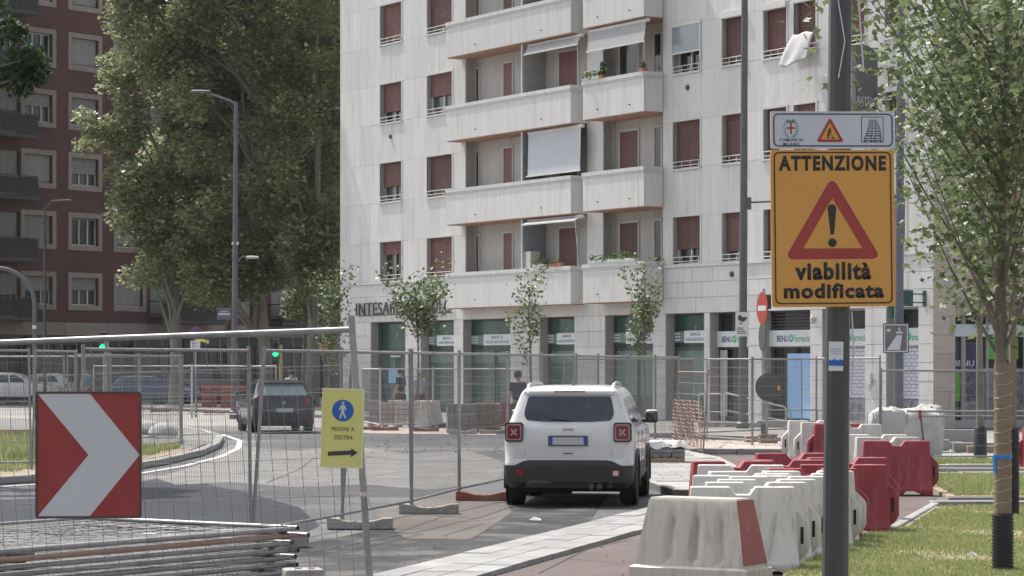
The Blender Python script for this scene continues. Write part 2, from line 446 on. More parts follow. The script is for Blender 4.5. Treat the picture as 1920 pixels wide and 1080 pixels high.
M['tl_yellowpole'] = pmat('tl_yellowpole', (.36,.27,.10), .6, c2=(.42,.32,.13), scale=3)
M['tl_beige'] = pmat('tl_beige', (.26,.23,.18), .7, c2=(.30,.27,.21), scale=3)
M['poster_blue'] = pmat('poster_blue', (.22,.42,.72), .3, c2=(.30,.50,.78), scale=1)
M['film_white'] = pmat('film_white', (.52,.54,.60), .4, c2=(.60,.62,.68), scale=2)
M['film_line'] = pmat('film_line', (.16,.12,.28), .5, c2=(.2,.15,.32), scale=4)
M['purple_film'] = pmat('purple_film', (.03,.025,.075), .25, c2=(.045,.035,.10), scale=1)
M['lime_film'] = pmat('lime_film', (.10,.32,.04), .3, c2=(.13,.38,.06), scale=1)
M['collage'] = pmat('collage', (.10,.10,.12), .3, c2=(.35,.32,.38), scale=7, dirt=(.06,.12,.10), dscale=5)
M['pharm_green'] = pmat('pharm_green', (.015,.07,.05), .4, c2=(.02,.09,.06), scale=3)
M['awning_yellow'] = pmat('awning_yellow', (.33,.20,.05), .8, c2=(.38,.24,.07), scale=2)
LEAF_PLANE = leafmat('leaf_plane', (.12,.15,.07), (.18,.215,.105), (.34,.34,.19), .48)
LEAF_YOUNG = leafmat('leaf_young', (.06,.09,.04), (.10,.14,.06), (.18,.20,.10), .3)
LEAF_MAPLE = leafmat('leaf_maple', (.06,.095,.042), (.11,.155,.065), (.22,.26,.12), .33)
LEAF_DARK = leafmat('leaf_dark', (.015,.035,.015), (.025,.05,.02), (.10,.16,.05), .25)
LEAF_POT = leafmat('leaf_pot', (.03,.07,.02), (.07,.13,.04), (.16,.2,.07), .3)
GRASS = leafmat('grass', (.16,.21,.075), (.23,.28,.11), (.42,.39,.21), .3)
# ------------------------------------------------------------------ ground
M['asphalt'] = pmat('asphalt', (.078,.081,.09), .85, c2=(.12,.121,.126), scale=.25, detail=6, world=True, dirt=(.19,.186,.18), dscale=.2, dlo=.5, dhi=.62, dstretch=(.45,1,1), bump=.4, bscale=60, spec=.18)
M['asphalt_shade'] = pmat('asphalt_shade', (.018,.021,.030), .8, c2=(.03,.034,.045), scale=.5, detail=6, world=True, dirt=(.06,.063,.07), dscale=.5, dlo=.55, dhi=.72, dstretch=(.25,1,1), bump=.4, bscale=60, spec=.18)  # near-black bluish tone: road shadow put into the colour
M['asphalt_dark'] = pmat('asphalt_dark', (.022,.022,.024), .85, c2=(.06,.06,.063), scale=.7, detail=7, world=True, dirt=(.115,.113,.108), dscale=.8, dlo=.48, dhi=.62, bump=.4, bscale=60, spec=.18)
M['asphalt_brown'] = pmat('asphalt_brown', (.10,.09,.083), .88, c2=(.16,.142,.13), scale=.6, detail=6, world=True, dirt=(.12,.11,.10), dscale=.6, bump=.4, bscale=60, spec=.18)
M['asphalt_red'] = pmat('asphalt_red', (.105,.085,.082), .88, c2=(.15,.125,.12), scale=.7, detail=6, world=True, dirt=(.085,.072,.07), dscale=.5, dlo=.52, dhi=.7, dstretch=(.3,1,1), bump=.4, bscale=60, spec=.18)
M['dust'] = pmat('dust', (.21,.207,.20), .9, c2=(.16,.158,.152), scale=.8, detail=6, world=True, bump=.5, bscale=30, dirt=(.27,.265,.255), dscale=1.1, spec=.18)
M['paving'] = pmat('paving', (.26,.25,.24), .85, c2=(.33,.32,.305), scale=.6, world=True, bump=.2, bscale=30, dirt=(.19,.18,.165), dscale=.5, spec=.18)
M['tar'] = pmat('tar', (.03,.03,.03), .7, c2=(.045,.045,.045), scale=5)
M['road_white'] = pmat('road_white', (.56,.56,.55), .8, c2=(.45,.45,.44), scale=3, world=True)

def ground_sheet(name, pts, z, mat, skirt=None):
    mb = MB()
    if skirt is None:
        mb.add([(p[0], p[1], z) for p in pts], [tuple(range(len(pts)))])
    else:
        mb.prism([(p[0], p[1], z - skirt) for p in pts], (0, 0, skirt))
    o = mb.build(name, mat, kind='structure')
    return o
gp = lambda L, z=0.0: [G(u, v, z) for (u, v) in L]

ground_sheet('ground', [(-400,-60),(400,-60),(400,700),(-400,700)], -.012, M['paving'])
ground_sheet('road', [(-70,4),(9,4),(9,38),(6.0,46),(3.6,60),(2.6,76),(-6,82.5),(-14,86),(-30,104),(-60,110),(-90,110),(-90,4)], -.008, M['asphalt'])
# light dusty band that runs across the carriageway
dust_pts = [G(290,896), G(330,908), G(430,904), G(560,914), G(680,908), G(800,918), G(925,905), G(950,880), G(935,862), G(880,845), G(760,850), G(640,832), G(560,846), G(430,834), G(412,846), G(395,864), G(350,878)]
dm = ground_sheet('road_dust', dust_pts, -.004, M['dust'])
ground_sheet('shaded_asphalt', [G(-200,944), G(60,934), G(290,898), G(380,905), G(470,925), G(560,950), G(600,985), G(500,1030), G(300,1120), G(-200,1400)], -.005, M['asphalt_shade'])  # bluish shadow patches on the near-left road, painted as a darker sheet
# dark verge between fence and kerb strip
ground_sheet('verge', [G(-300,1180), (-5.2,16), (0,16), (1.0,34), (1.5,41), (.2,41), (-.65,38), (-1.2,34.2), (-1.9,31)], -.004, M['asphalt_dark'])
ground_sheet('concrete_patch', [G(700,965), G(800,935), G(875,922), G(935,925), G(960,960), G(925,985), G(880,1012), G(760,1010)], 0.0, M['asphalt_brown'])
def crack(pts, w=.012, z=.004):
    mb = MB()
    for a, b in zip(pts[:-1], pts[1:]):
        d = (b - a).normalized(); n = Vector((-d.y, d.x, 0)) * w
        mb.add([a+n+Vector((0,0,z)), a-n+Vector((0,0,z)), b-n+Vector((0,0,z)), b+n+Vector((0,0,z))], [(0,1,2,3)])
    mb.build('tar_joint', M['tar'], kind='structure')
crack([G(740,1000), G(850,962), G(945,940)])
crack([G(740,975), G(880,978), G(930,972)])
crack([G(560,1040), G(760,1000)], .01)
crack([G(830,1005), G(905,982)], .01)
crack([G(330,905), G(470,921), G(600,930), G(760,926)], .02, -.002)
crack([G(640,842), G(700,858), G(830,866), G(930,862)], .03, -.001)
crack([G(500,905), G(560,880), G(590,858)], .02, .0)
crack([G(1010,1075), G(1100,1030), G(1180,1012)], .007, .003)
crack([G(960,1050), G(1060,1046), G(1170,1058)], .006, .003)

# kerb strip of pale slabs, three rows
A0 = Vector((-3.35, 17.0, 0)); SD = Vector((.262, .965, 0)).normalized(); SN = Vector((SD.y, -SD.x, 0))
strip = MB()
strip.add([A0 - SD*0, A0 + SN*.96, A0 + SN*.96 + SD*27, A0 + SD*27], [(0,1,2,3)])
strip_o = strip.build('pavement', M['joint'], loc=(0,0,0.002), kind='structure')
unit = MB().bx(-.5,.5,-.5,.5,-.5,.5).mesh('paving_slab', M['slab'], bevel=.012, seg=1)
rotz = math.atan2(SD.y, SD.x)
for row, (w0, w1) in enumerate(((0,.30),(.31,.62),(.63,.95))):
    t = -.3 * row
    while t < 26.9:
        L_ = random.choice((.8, 1.0, 1.0, 1.1))
        c = A0 + SD*(t + L_/2) + SN*((w0+w1)/2)
        o = link('paving_slab', unit, strip_o, (c.x, c.y, .014 + random.uniform(-.004,.004)), (random.uniform(-.004,.004), random.uniform(-.003,.003), rotz))
        o.scale = (L_ - .012, (w1 - w0), .06)
        t += L_
ground_sheet('cycle_path', [A0 + SN*.98, Vector((3.6,17,0)), Vector((3.4,26,0)), Vector((4.9,33,0)), Vector((6.3,39.5,0)), Vector((7.0,48,0)), Vector((8.5,62,0)), Vector((3.4,62,0)), Vector((3.6,52,0)), Vector((3.3,46,0)), A0+SD*27+SN*.98], -.002, M['asphalt_red'])

# raised corner of the pavement
zc = .12
plaza = [G(1100,905,zc), G(1215,903,zc), G(1262,919,zc), G(1330,920,zc), G(1372,905,zc), G(1387,892,zc), G(1380,873,zc), G(1350,858,zc), G(1290,846,zc), G(1200,838,zc), G(1090,838,zc), G(1060,870,zc)]
pl = ground_sheet('paved_corner', plaza, zc, M['joint'], skirt=.125)
# its slabs, laid in rows
def inside(pt, poly):
    c = False; n = len(poly)
    for i in range(n):
        a, b = poly[i], poly[i-1]
        if (a[1] > pt[1]) != (b[1] > pt[1]) and pt[0] < (b[0]-a[0])*(pt[1]-a[1])/(b[1]-a[1]) + a[0]: c = not c
    return c
sl_unit = unit
for i in range(0, 26):
    for j in range(0, 12):
        x, y = .6 + j*.62 + (i % 2)*.3, 42.5 + i*.62
        if all(inside((x+dx, y+dy), plaza) for dx in (-.33,.33) for dy in (-.33,.33)):
            o = link('paving_slab', sl_unit, pl, (x, y, zc + .001), (0,0,0)); o.scale = (.608,.608,.02)
kk = MB()
for a, b in zip(plaza[0:9], plaza[1:9]):
    a = Vector((a.x, a.y, 0)); b = Vector((b.x, b.y, 0))
    d = (b-a).normalized(); n = Vector((-d.y, d.x, 0))*.12
    kk.prism([(a+Vector((0,0,0))), b, b+n, a+n], (0,0,zc+.014))
kk.build('kerb', M['kerbstone'], kind='structure', bevel=.01, seg=1)
sm = ground_sheet('sand', gp([(1270,826),(1480,828),(1470,842),(1400,846),(1290,842)]), .006, M['sand'])
ground_sheet('sand', gp([(640,800),(940,806),(930,816),(640,812)]), .004, M['sand'])

# pavement along the white building
FO = Vector((-6.96, 108.1, 0)); FE = Vector((.5, -.866, 0)); FN = Vector((.866, .5, 0))      # corner, along facade, inward
def FP(r, d=0, z=0): return FO + FE*r + FN*d + Vector((0,0,z))
def rr(u, d=0.0):
    k = (u - CU)/FPX; o = FO + FN*d
    return (k*o.y - o.x)/(FE.x - k*FE.y)
def zz(u, v, d=0.0):
    p = FO + FN*d + FE*rr(u, d)
    return CZ + (HV - v)/FPX*p.y
side = [FP(-16,-4.5), FP(2,-5.0), FP(14,-6), FP(24,-8.5), FP(31,-9.5), FP(37,-9), FP(45,-8), FP(62,-6), FP(62,14), FP(-16,14)]
ground_sheet('sidewalk', side, .10, M['paving'], skirt=.11)
km = MB()
for a, b in zip(side[:7], side[1:8]):
    d = (b-a).normalized(); n = Vector((-d.y, d.x, 0))*.15
    km.prism([a+n, b+n, b, a], (0,0,.112))
km.build('kerb', M['kerbstone'], kind='structure')

# grass on the right with its edging
gz = .05
lawn = [(2.0,17),(2.5,24.6),(3.4,28.3),(4.1,30.6),(4.62,31.6),(5.75,36.2),(11,36.6),(11,17)]
ground_sheet('lawn_soil', lawn, gz, M['soil'], skirt=.06)
lawn2 = [(6.35,38.9),(12,39.2),(12,46.2),(6.9,45.9)]
ground_sheet('lawn_soil', lawn2, gz, M['soil'], skirt=.06)
lawn3 = [(7.3,50.6),(16,51),(16,53.0),(7.5,52.6)]
ground_sheet('lawn_soil', lawn3, gz, M['soil'], skirt=.06)
def kerbline(pts, w, h, z0=0.0, name='kerb', mat='kerbstone'):
    top = link(name, None) if False else None
    base = None
    for a, b in zip(pts[:-1], pts[1:]):
        a, b = Vector((a[0],a[1],z0)), Vector((b[0],b[1],z0))
        L_ = (b-a).length; d = (b-a)/L_; n = Vector((-d.y,d.x,0))
        k = max(1, round(L_/1.0))
        for i in range(k):
            p, q = a + d*(L_*i/k + .005), a + d*(L_*(i+1)/k - .005)
            mb = MB(); jz = random.uniform(-.006,.006)
            mb.prism([p - n*w/2, q - n*w/2, q + n*w/2, p + n*w/2], (0,0,h+jz))
            o = mb.build('kerb_stone', M[mat], base, bevel=.012, seg=1)
            if base is None:
                o.name = name; o['kind'] = 'structure'; base = o
kerbline([(4.5,31.5),(5.72,36.35),(5.85,36.9)], .12, .07)
kerbline([(5.8,37.0),(14,37.6)], .28, .08)
kerbline([(6.3,38.6),(14,38.9)], .12, .06, mat='paver_grey')
kerbline([(6.8,46.5),(15,47.0)], .35, .09)
kerbline([(7.0,48.2),(15,48.6)], .22, .10)
kerbline([(7.2,50.2),(16,50.6)], .25, .09)
kerbline([(3.9,58.5),(9.0,57.5)], .2, .12)

# traffic island on the left
isl = [(-30,40.5),(-12,41.6),(-9.2,42.6),(-8.1,44.6),(-7.3,48.2),(-6.9,52),(-6.75,57),(-6.95,62.5),(-7.5,68.5),(-8.6,74.5),(-10.2,80),(-13,86),(-18,91),(-30,96)]
zi = .13
isl_inner = [(x - .18 if i not in (0, len(isl)-1) else x, y + (.16 if i < 3 else 0)) for i, (x, y) in enumerate(isl)]
ground_sheet('island_soil', isl_inner, zi - .01, M['soil'], skirt=.12)
ground_sheet('island_paving', [(-6.98,62.4),(-7.6,68.4),(-8.8,74.4),(-10.4,79.8),(-13.2,85.8),(-18,90.8),(-29,95.5),(-29,66),(-12,62),(-8.5,59.5),(-7.2,58)], zi - .005, M['dust'])
kerbline(isl[1:-1], .2, zi)
rb = [(x + .55, y - .25) for x, y in isl[1:-1]]
wl_ = MB()
for i in range(len(rb)-1):
    a, b = Vector((rb[i][0], rb[i][1], 0)), Vector((rb[i+1][0], rb[i+1][1], 0)); d = (b-a).normalized(); n = Vector((-d.y,d.x,0))*.07
    wl_.add([a+n, a-n, b-n, b+n], [(0,1,2,3)])
wl_.build('road_marking', M['road_white'], loc=(0,0,.001), kind='structure')

def grass_field(name, poly, n, z, h0=.018, h1=.045, w=.007, label=None, bare=.35):
    xs = [p[0] for p in poly]; ys = [p[1] for p in poly]
    pts = []
    x = rng.uniform(min(xs), max(xs), n*3); y = rng.uniform(min(ys), max(ys), n*3)
    ins = np.zeros(len(x), bool); m = len(poly)
    for i in range(m):
        a, b = poly[i], poly[i-1]
        with np.errstate(divide='ignore', invalid='ignore'):
            cond = ((a[1] > y) != (b[1] > y)) & (x < (b[0]-a[0])*(y-a[1])/((b[1]-a[1]) if b[1] != a[1] else 1e-9) + a[0])
        ins ^= cond
    x, y = x[ins], y[ins]
    dens = -1.6*(np.exp(-((x-5.6)**2/.6+(y-30.6)**2/1.2))+np.exp(-((x-6.3)**2/.5+(y-27.5)**2/.5))+np.exp(-((x-4.6)**2/.4+(y-26.6)**2/.3))) + np.sin(x*1.7+1)*np.sin(y*1.1+.5) + .6*np.sin(x*4.1+y*2.3) + .5*np.sin(y*5.2-x*3.)
    keep = rng.random(len(x)) < np.clip(.75 + bare*dens, .12, 1)
    x, y = x[keep][:n], y[keep][:n]
    k = len(x)
    h = rng.uniform(h0, h1, k) * (1 + .5*(rng.random(k) < .08)); a = rng.uniform(0, 6.283, k); lean = rng.uniform(0, .8, k)*h; la = rng.uniform(0, 6.283, k)
    ww = w * rng.uniform(.7, 1.6, k)
    V = np.zeros((k, 3, 3))
    V[:,0] = np.stack([x-np.cos(a)*ww, y-np.sin(a)*ww, np.full(k, z)], 1)
    V[:,1] = np.stack([x+np.cos(a)*ww, y+np.sin(a)*ww, np.full(k, z)], 1)
    V[:,2] = np.stack([x+np.cos(la)*lean, y+np.sin(la)*lean, z+h], 1)
    me = fastmesh(name, V.reshape(-1,3), np.arange(3*k).reshape(-1,3), GRASS)
    o = link(name, me, kind='stuff'); return tag(o, label, 'grass')
grass_field('grass', [(2.2,22),(2.52,24.6),(3.42,28.3),(4.12,30.6),(4.7,31.6),(5.8,36.1),(8.2,36.4),(8.2,22)], 150000, gz, label='short patchy green lawn around the wrapped tree trunk at the right edge')
grass_field('grass', [(6.5,39.1),(10,39.2),(10.5,46),(7.0,45.8)], 34000, gz, .04, .09, .009, label='narrow strip of lawn beyond the first pale kerb, right of the red barrier')
grass_field('grass', [(7.4,50.7),(11.5,50.8),(11.5,52.8),(7.6,52.6)], 9000, gz, .05, .1, .012, label='thin farthest sliver of grass below the mesh fence at right')
grass_field('grass', [(-12,43.5),(-9.2,43.5),(-7.9,48.5),(-7.3,54),(-7.3,59),(-13,62),(-16,55)], 36000, zi, .05, .13, .012, label='rough grass and weeds growing on the traffic island at left', bare=.6)
grass_field('weeds', [(-12,50),(-8.9,50),(-8.7,57),(-12,58)], 9000, zi, .15, .42, .016, label='tall green weeds behind the mesh fence on the traffic island', bare=.6)

# ------------------------------------------------------------------ white apartment building
WB = thing('apartment_building', 'pale travertine apartment block with red-brown roller shutters and long balconies', 'building', FO, -FW)
BL = lambda r, d, z: (r, d, z)      # building-local coordinates
RMAX = 37.75; ZTOP = 21.0; NF = 5
FZ = lambda i: 3.1*i
openings = []       # (r0, r1, z0, z1, kind)
cols = [(720,753,(.98,.70,.55,.26,.75),'w'), (808,848,(.9,.55,.98,.98,.8),'w'), (1270,1313,(.70,.97,.70,.60,.8),'w'), (1362,1397,(.82,.97,.97,.95,.9),'w'),
        (1440,1475,(.9,.97,.97,.9,.9),'w'), (1497,1530,(.85,.97,.97,.8,.9),'w'), (1590,1622,(.9,.97,.97,.9,.9),'w'), (1668,1698,(.95,.95,.95,.95,.9),'w')]
cols[0] = (720,753,(.34,.62,.72,.97,.75),'w'); cols[1] = (808,848,(.97,.97,.55,.9,.8),'w')
cols[2] = (1270,1313,(.70,.97,.5,.60,.8),'w'); cols[3] = (1362,1397,(.82,.97,.97,.95,.9),'w')
for (u0,u1,dr,kd) in cols:
    d = .16
    # the glass/shutter plane lies d behind the facade; the opening starts a little further left
    r0, r1 = rr(u0, d), rr(u1, 0)
    if r1 - r0 < .9: r1 = r0 + 1.0
    for i in range(NF):
        openings.append((r0, r1, 5.2+FZ(i), 6.73+FZ(i), 'window', dr[min(i,4)], i))
# loggias
LG = [(rr(873), rr(1101)), (rr(1131), rr(1243))]
for (a, b) in LG:
    for i in range(NF):
        openings.append((a, b, 4.3+FZ(i), 7.12+FZ(i), 'loggia', 0, i))
shops = [(712,760,'bankdoor'),(806,851,'bank'),(886,957,'bank'),(1030,1077,'bank'),(1153,1224,'bank'),(1267,1320,'bank'),
         (1350,1403,'pharm_dark'),(1448,1519,'pharm_door'),(1562,1622,'pharm_film'),(1682,1722,'pharm_film')]
SHD = .40
shop_op = []
for (u0,u1,kd) in shops:
    r0, r1 = rr(u0, SHD), rr(u1, 0)
    openings.append((r0, r1, .12, 3.6, 'shop', kd, 0)); shop_op.append((r0, r1, kd))

def decompose(ops, r_lo, r_hi, z_lo, z_hi, rsteps=(), zsteps=()):
    rs = sorted(set([r_lo, r_hi] + [o[0] for o in ops] + [o[1] for o in ops] + list(rsteps)))
    rs = [r for r in rs if r_lo <= r <= r_hi]
    out = []
    for a, b in zip(rs[:-1], rs[1:]):
        if b - a < 1e-4: continue
        m = (a+b)/2
        here = sorted([(o[2], o[3]) for o in ops if o[0] < m < o[1]])
        z = z_lo; free = []
        for (p, q) in here:
            if p > z: free.append((z, p))
            z = max(z, q)
        if z < z_hi: free.append((z, z_hi))
        for (p, q) in free:
            cut = [p] + [c for c in sorted(zsteps) if p + .02 < c < q - .02] + [q]
            out += [(a, b, c, d) for c, d in zip(cut[:-1], cut[1:])]
    return out
wall = MB()
for (a, b, p, q) in decompose(openings, 0.02, RMAX - .02, 0, ZTOP):
    wall.bx(a, b, .032, .34, p, q)
# wall: closed ring so the block has depth
wall.bx(.02, .30, .345, 13.9, 0, ZTOP); wall.bx(RMAX-.33, RMAX-.05, .345, .80, 0, ZTOP)
wall.bx(RMAX-.33, RMAX-.05, .805, 13.9, 3.35, ZTOP); wall.bx(RMAX-.33, RMAX-.05, 3.7, 4.9, 0, 3.345); wall.bx(RMAX-.33, RMAX-.05, 8.0, 13.9, 0, 3.345)
wall.bx(.31, RMAX-.34, 13.6, 13.9, 0, ZTOP)
wall.bx(.31, RMAX-.34, 1.30, 1.45, 0, 21)       # inner lining so nothing shows through
wall.build('wall', M['joint'], WB)
MB().bx(-.3, RMAX+.3, -.45, 14.2, ZTOP+.003, ZTOP+.35).build('roof', M['travertine_smooth'], WB)
# string courses
sc = MB(); 
for (a, b, p, q) in decompose([o for o in openings if o[4] == 'loggia'], -.03, RMAX+.03, 5.09, 5.17): sc.bx(a, b, -.05, .03, p, q)
sc.build('string_course', M['travertine_smooth'], WB)
# stone cladding: ground floor blocks and upper slabs, each its own piece
ub = MB().bx(-.5,.5,-.5,.5,-.5,.5)
blk_me = ub.mesh('stone_block', M['travertine_smooth']); slab_me = ub.mesh('stone_slab', M['travertine'])
zlow = [.12] + [3.6 - .533*k for k in range(6, 0, -1)] + [3.6, 4.1, 4.6, 5.09]
nblk = 0
low_ops = [(o[0], o[1], 0, o[3]) if o[4] == 'shop' else o for o in openings if o[4] in ('shop', 'loggia') and o[2] < 4]
pieces = []
for ci in range(len(zlow)-1):
    z0, z1 = zlow[ci], zlow[ci+1]
    ops = [o for o in openings if o[2] < (z0+z1)/2 < o[3] and (o[4] == 'shop' or o[4] == 'loggia')]
    r = 0
    iv = []; edges = sorted([(o[0], o[1]) for o in ops]); x = 0
    for (a, b) in edges:
        if a > x: iv.append((x, a))
        x = max(x, b)
    iv.append((x, RMAX))
    for (a, b) in iv:
        k = max(1, round((b-a)/1.15)); off = .5 if (ci % 2 and k > 2) else 0
        cuts = [a] + [a + (b-a)*(j+off)/k for j in range(0 if off else 1, k)] + [b]
        for p, q in zip(cuts[:-1], cuts[1:]): pieces.append((p, q, z0, z1))
for (p, q, z0, z1) in pieces[:299]:
    o = link('stone_block', blk_me, WB, ((p+q)/2, .014 + random.uniform(-.003,.003), (z0+z1)/2)); o.scale = (q-p-.012, .034, z1-z0-.012)
if len(pieces) > 299:
    mb = MB()
    for (p, q, z0, z1) in pieces[299:]: mb.bx(p+.006, q-.006, -.003, .031, z0+.006, z1-.006)
    mb.build('stone_block_field', M['travertine_smooth'], WB, kind='stuff')
zst = [5.17] + sum([[5.2+FZ(i), 6.73+FZ(i), ] for i in range(NF)], []) + [19.2]
rst = [r for r in np.arange(0, RMAX, 1.18)]
up = decompose([o for o in openings if o[4] != 'shop'], 0, RMAX, 5.17, ZTOP, [], zst)
# split wide cells
cells = []
for (a, b, p, q) in up:
    k = max(1, round((b-a)/1.0))
    for j in range(k): cells.append((lerp(a,b,j/k), lerp(a,b,(j+1)/k), p, q))
cells = [c for c in cells if c[3]-c[2] > .03]
def vis(c): return -((c[1]-c[0])*(c[3]-c[2])*(1 if c[2] < 16 else .1) * (1+c[0]*.01))
cells.sort(key=vis)
for (a, b, p, q) in cells[:300]:
    o = link('stone_slab', slab_me, WB, ((a+b)/2, .014 + random.uniform(-.003,.003), (p+q)/2)); o.scale = (b-a-.004, .034, q-p-.005)
mb = MB()
for (a, b, p, q) in cells[300:]: mb.bx(a+.003, b-.003, -.003, .031, p+.003, q-.003)
mb.build('stone_slab_field', M['travertine'], WB, kind='stuff')
# corner end wall cladding (far left corner) and the side wall on the right
mb = MB(); z = .12; k = 0
sd_rows = []
while z < ZTOP - .1:
    z1 = min(z + (.533 if z < 5 else .62), ZTOP); y = 0.0
    off = .6 if k % 2 else 0
    while y < 13.9:
        y1 = min(y + (1.2 - off if y == 0 and off else 1.2), 13.9)
        segs = [(y, y1)]
        if z < 3.33:
            segs = []
            for (s0, s1) in ((y, y1),):
                for (o0, o1) in ((0,.8),(3.7,4.9),(8.0,13.9)):
                    q0, q1 = max(s0,o0), min(s1,o1)
                    if q1 - q0 > .05: segs.append((q0,q1))
        for (s0, s1) in segs: sd_rows.append((s0, s1, z, z1))
        y = y1; off_used = True
    z = z1; k += 1
side_me = MB().bx(-.5,.5,-.5,.5,-.5,.5).mesh('side_block', M['stone_side'])
sd_rows.sort(key=lambda c: (c[0] > 5, c[2] > 12, c[2]))
for (s0, s1, z0, z1) in sd_rows[:140]:
    o = link('side_block', side_me, WB, (RMAX-.035+.014 + random.uniform(-.003,.003), (s0+s1)/2, (z0+z1)/2)); o.scale = (.034, s1-s0-.012, z1-z0-.012)
mb = MB()
for (s0, s1, z0, z1) in sd_rows[140:]: mb.bx(RMAX-.05, RMAX-.004, s0+.006, s1-.006, z0+.006, z1-.006)
mb.build('side_block_field', M['stone_side'], WB, kind='stuff')
# side shop windows
for (y0, y1) in ((.80,3.7),(4.9,8.0)):
    sw = MB().bx(RMAX-.45, RMAX-.40, y0, y1, .12, 3.35).build('shop_window', M['dark_glass'], WB)
    fr = MB(); fr.bx(RMAX-.40, RMAX-.33, y0, y0+.07, .12, 3.35); fr.bx(RMAX-.40, RMAX-.33, y1-.07, y1, .12, 3.35); fr.bx(RMAX-.40, RMAX-.33, y0, y1, .12,.35); fr.bx(RMAX-.40, RMAX-.33, (y0+y1)/2-.03, (y0+y1)/2+.03, .35,3.35)
    fr.build('frame', M['grey_frame'], sw)
    m_ = (y0+y1)/2
    MB().bx(RMAX-.396, RMAX-.39, y0+.07, m_-.6+.4, .9, 2.6).build('poster', M['purple_film'], sw)
    MB().bx(RMAX-.389, RMAX-.385, y0+.07, y0+.5, .9, 1.75).build('poster', M['lime_film'], sw)
    MB().bx(RMAX-.389, RMAX-.385, m_+.03, y1-.25, 2.1, 2.7).build('poster', M['lime_film'], sw)
    MB().bx(RMAX-.396, RMAX-.39, y0+.5, y1-.07, .35, 1.85).build('poster', M['collage'], sw)
    MB().bx(RMAX-.40, RMAX-.33, y0+.08, y1-.08, 2.75, 3.1).build('sign_band', M['sign_white'], sw)
    text('BENU', .75, .17, M['sign_white'], sw, (RMAX-.38, y0+.62, 1.98), rot=(0,0,R(90)), bold=.02)
    text('Tua salute', .6, .1, M['film_line'], sw, (RMAX-.38, y0+.6, 2.35), rot=(0,0,R(90))) if False else None

# windows
def reveal(w, r0, r1, z0, z1): pass
pane_cache = {}
def make_window(r0, r1, z0, z1, drop, fl, ci):
    W_, H_ = r1-r0, z1-z0
    w = MB()
    t = .05
    w.bx(0,t,.20,.26,0,H_); w.bx(W_-t,W_,.20,.26,0,H_); w.bx(t,W_-t,.20,.26,0,t); w.bx(t,W_-t,.20,.26,H_-t,H_)
    w.bx(W_/2-.035,W_/2+.035,.19,.25,t,H_-t)
    win = w.build('window', M['white_metal'] if ci % 3 else M['grey_frame'], WB, loc=(r0,0,z0))
    MB().bx(t,W_-t,.262,.275,t,H_-t).build('pane', M['curtain_glass'] if (ci+fl) % 2 else M['dark_glass'], win)
    # roller shutter with real slats
    n = int(H_*drop/.055); s = MB(); zt = H_
    for k in range(n):
        zb = zt - .055
        s.add([(.03,.15,zb),(W_-.03,.15,zb),(W_-.03,.138,zb+.028),(.03,.138,zb+.028),(W_-.03,.15,zt-.004),(.03,.15,zt-.004),(.03,.165,zt-.004),(W_-.03,.165,zt-.004)],
              [(0,1,2,3),(3,2,4,5),(5,4,7,6)])
        zt = zb
    if n: s.build('shutter', M['shutter_dark'] if (ci,fl) in ((3,3),(3,4)) else M['shutter'], win)
    MB().bx(-.06,W_+.06,-.055,.20,-.06,-.004).build('sill', M['travertine_smooth'], win)
    # surround trim
    q = MB(); q.bx(-.075,-.002,-.022,.03,-.002,H_+.075); q.bx(W_+.002,W_+.075,-.022,.03,-.002,H_+.075); q.bx(-.002,W_+.002,-.022,.03,H_+.003,H_+.075)
    q.build('surround', M['travertine_smooth'], win)
    g = MB()
    for zr in (.08,.22): g.tube([(-.02,-.03,zr),(W_+.02,-.03,zr)], .014, 6)
    for k in range(4):
        x = W_*(k+.1)/3.2
        g.tube([(x,-.03,.0),(x,-.03,.22)], .012, 5)
    g.tube([(-.02,-.03,.08),(-.02,.1,.08)], .012, 5); g.tube([(W_+.02,-.03,.08),(W_+.02,.1,.08)], .012, 5)
    g.build('sill_rail', M['white_metal'], win)
    return win
for ci, (u0,u1,dr,kd) in enumerate(cols):
    for o in [o for o in openings if o[4] == 'window' and abs(o[0]-rr(u0,.16)) < 1e-6]:
        i = o[6]
        w = make_window(o[0], o[1], o[2], o[3], o[5], i, ci)
        W_, H_ = o[1]-o[0], o[3]-o[2]
        if ci == 2 and i == 2:      # external white-framed half blind
            mb = MB(); mb.bx(-.06,W_+.06,-.05,.0,H_-.02,H_+.06); mb.bx(-.06,-.01,-.05,0,.3,H_-.02); mb.bx(W_+.01,W_+.06,-.05,0,.3,H_-.02); mb.bx(-.01,W_+.01,-.05,-.01,.62,.67)
            mb.build('blind_frame', M['white_metal'], w)
            MB().bx(-.008,W_+.008,-.035,-.02,.675,H_-.025).build('blind', M['glass_bluegrey'], w)
        if ci in (3,4) and i in (2,):
            MB().bx(-.05,W_+.05,-.10,.1,H_-.05,H_+.14).build('shutter_box', M['white_metal'], w)
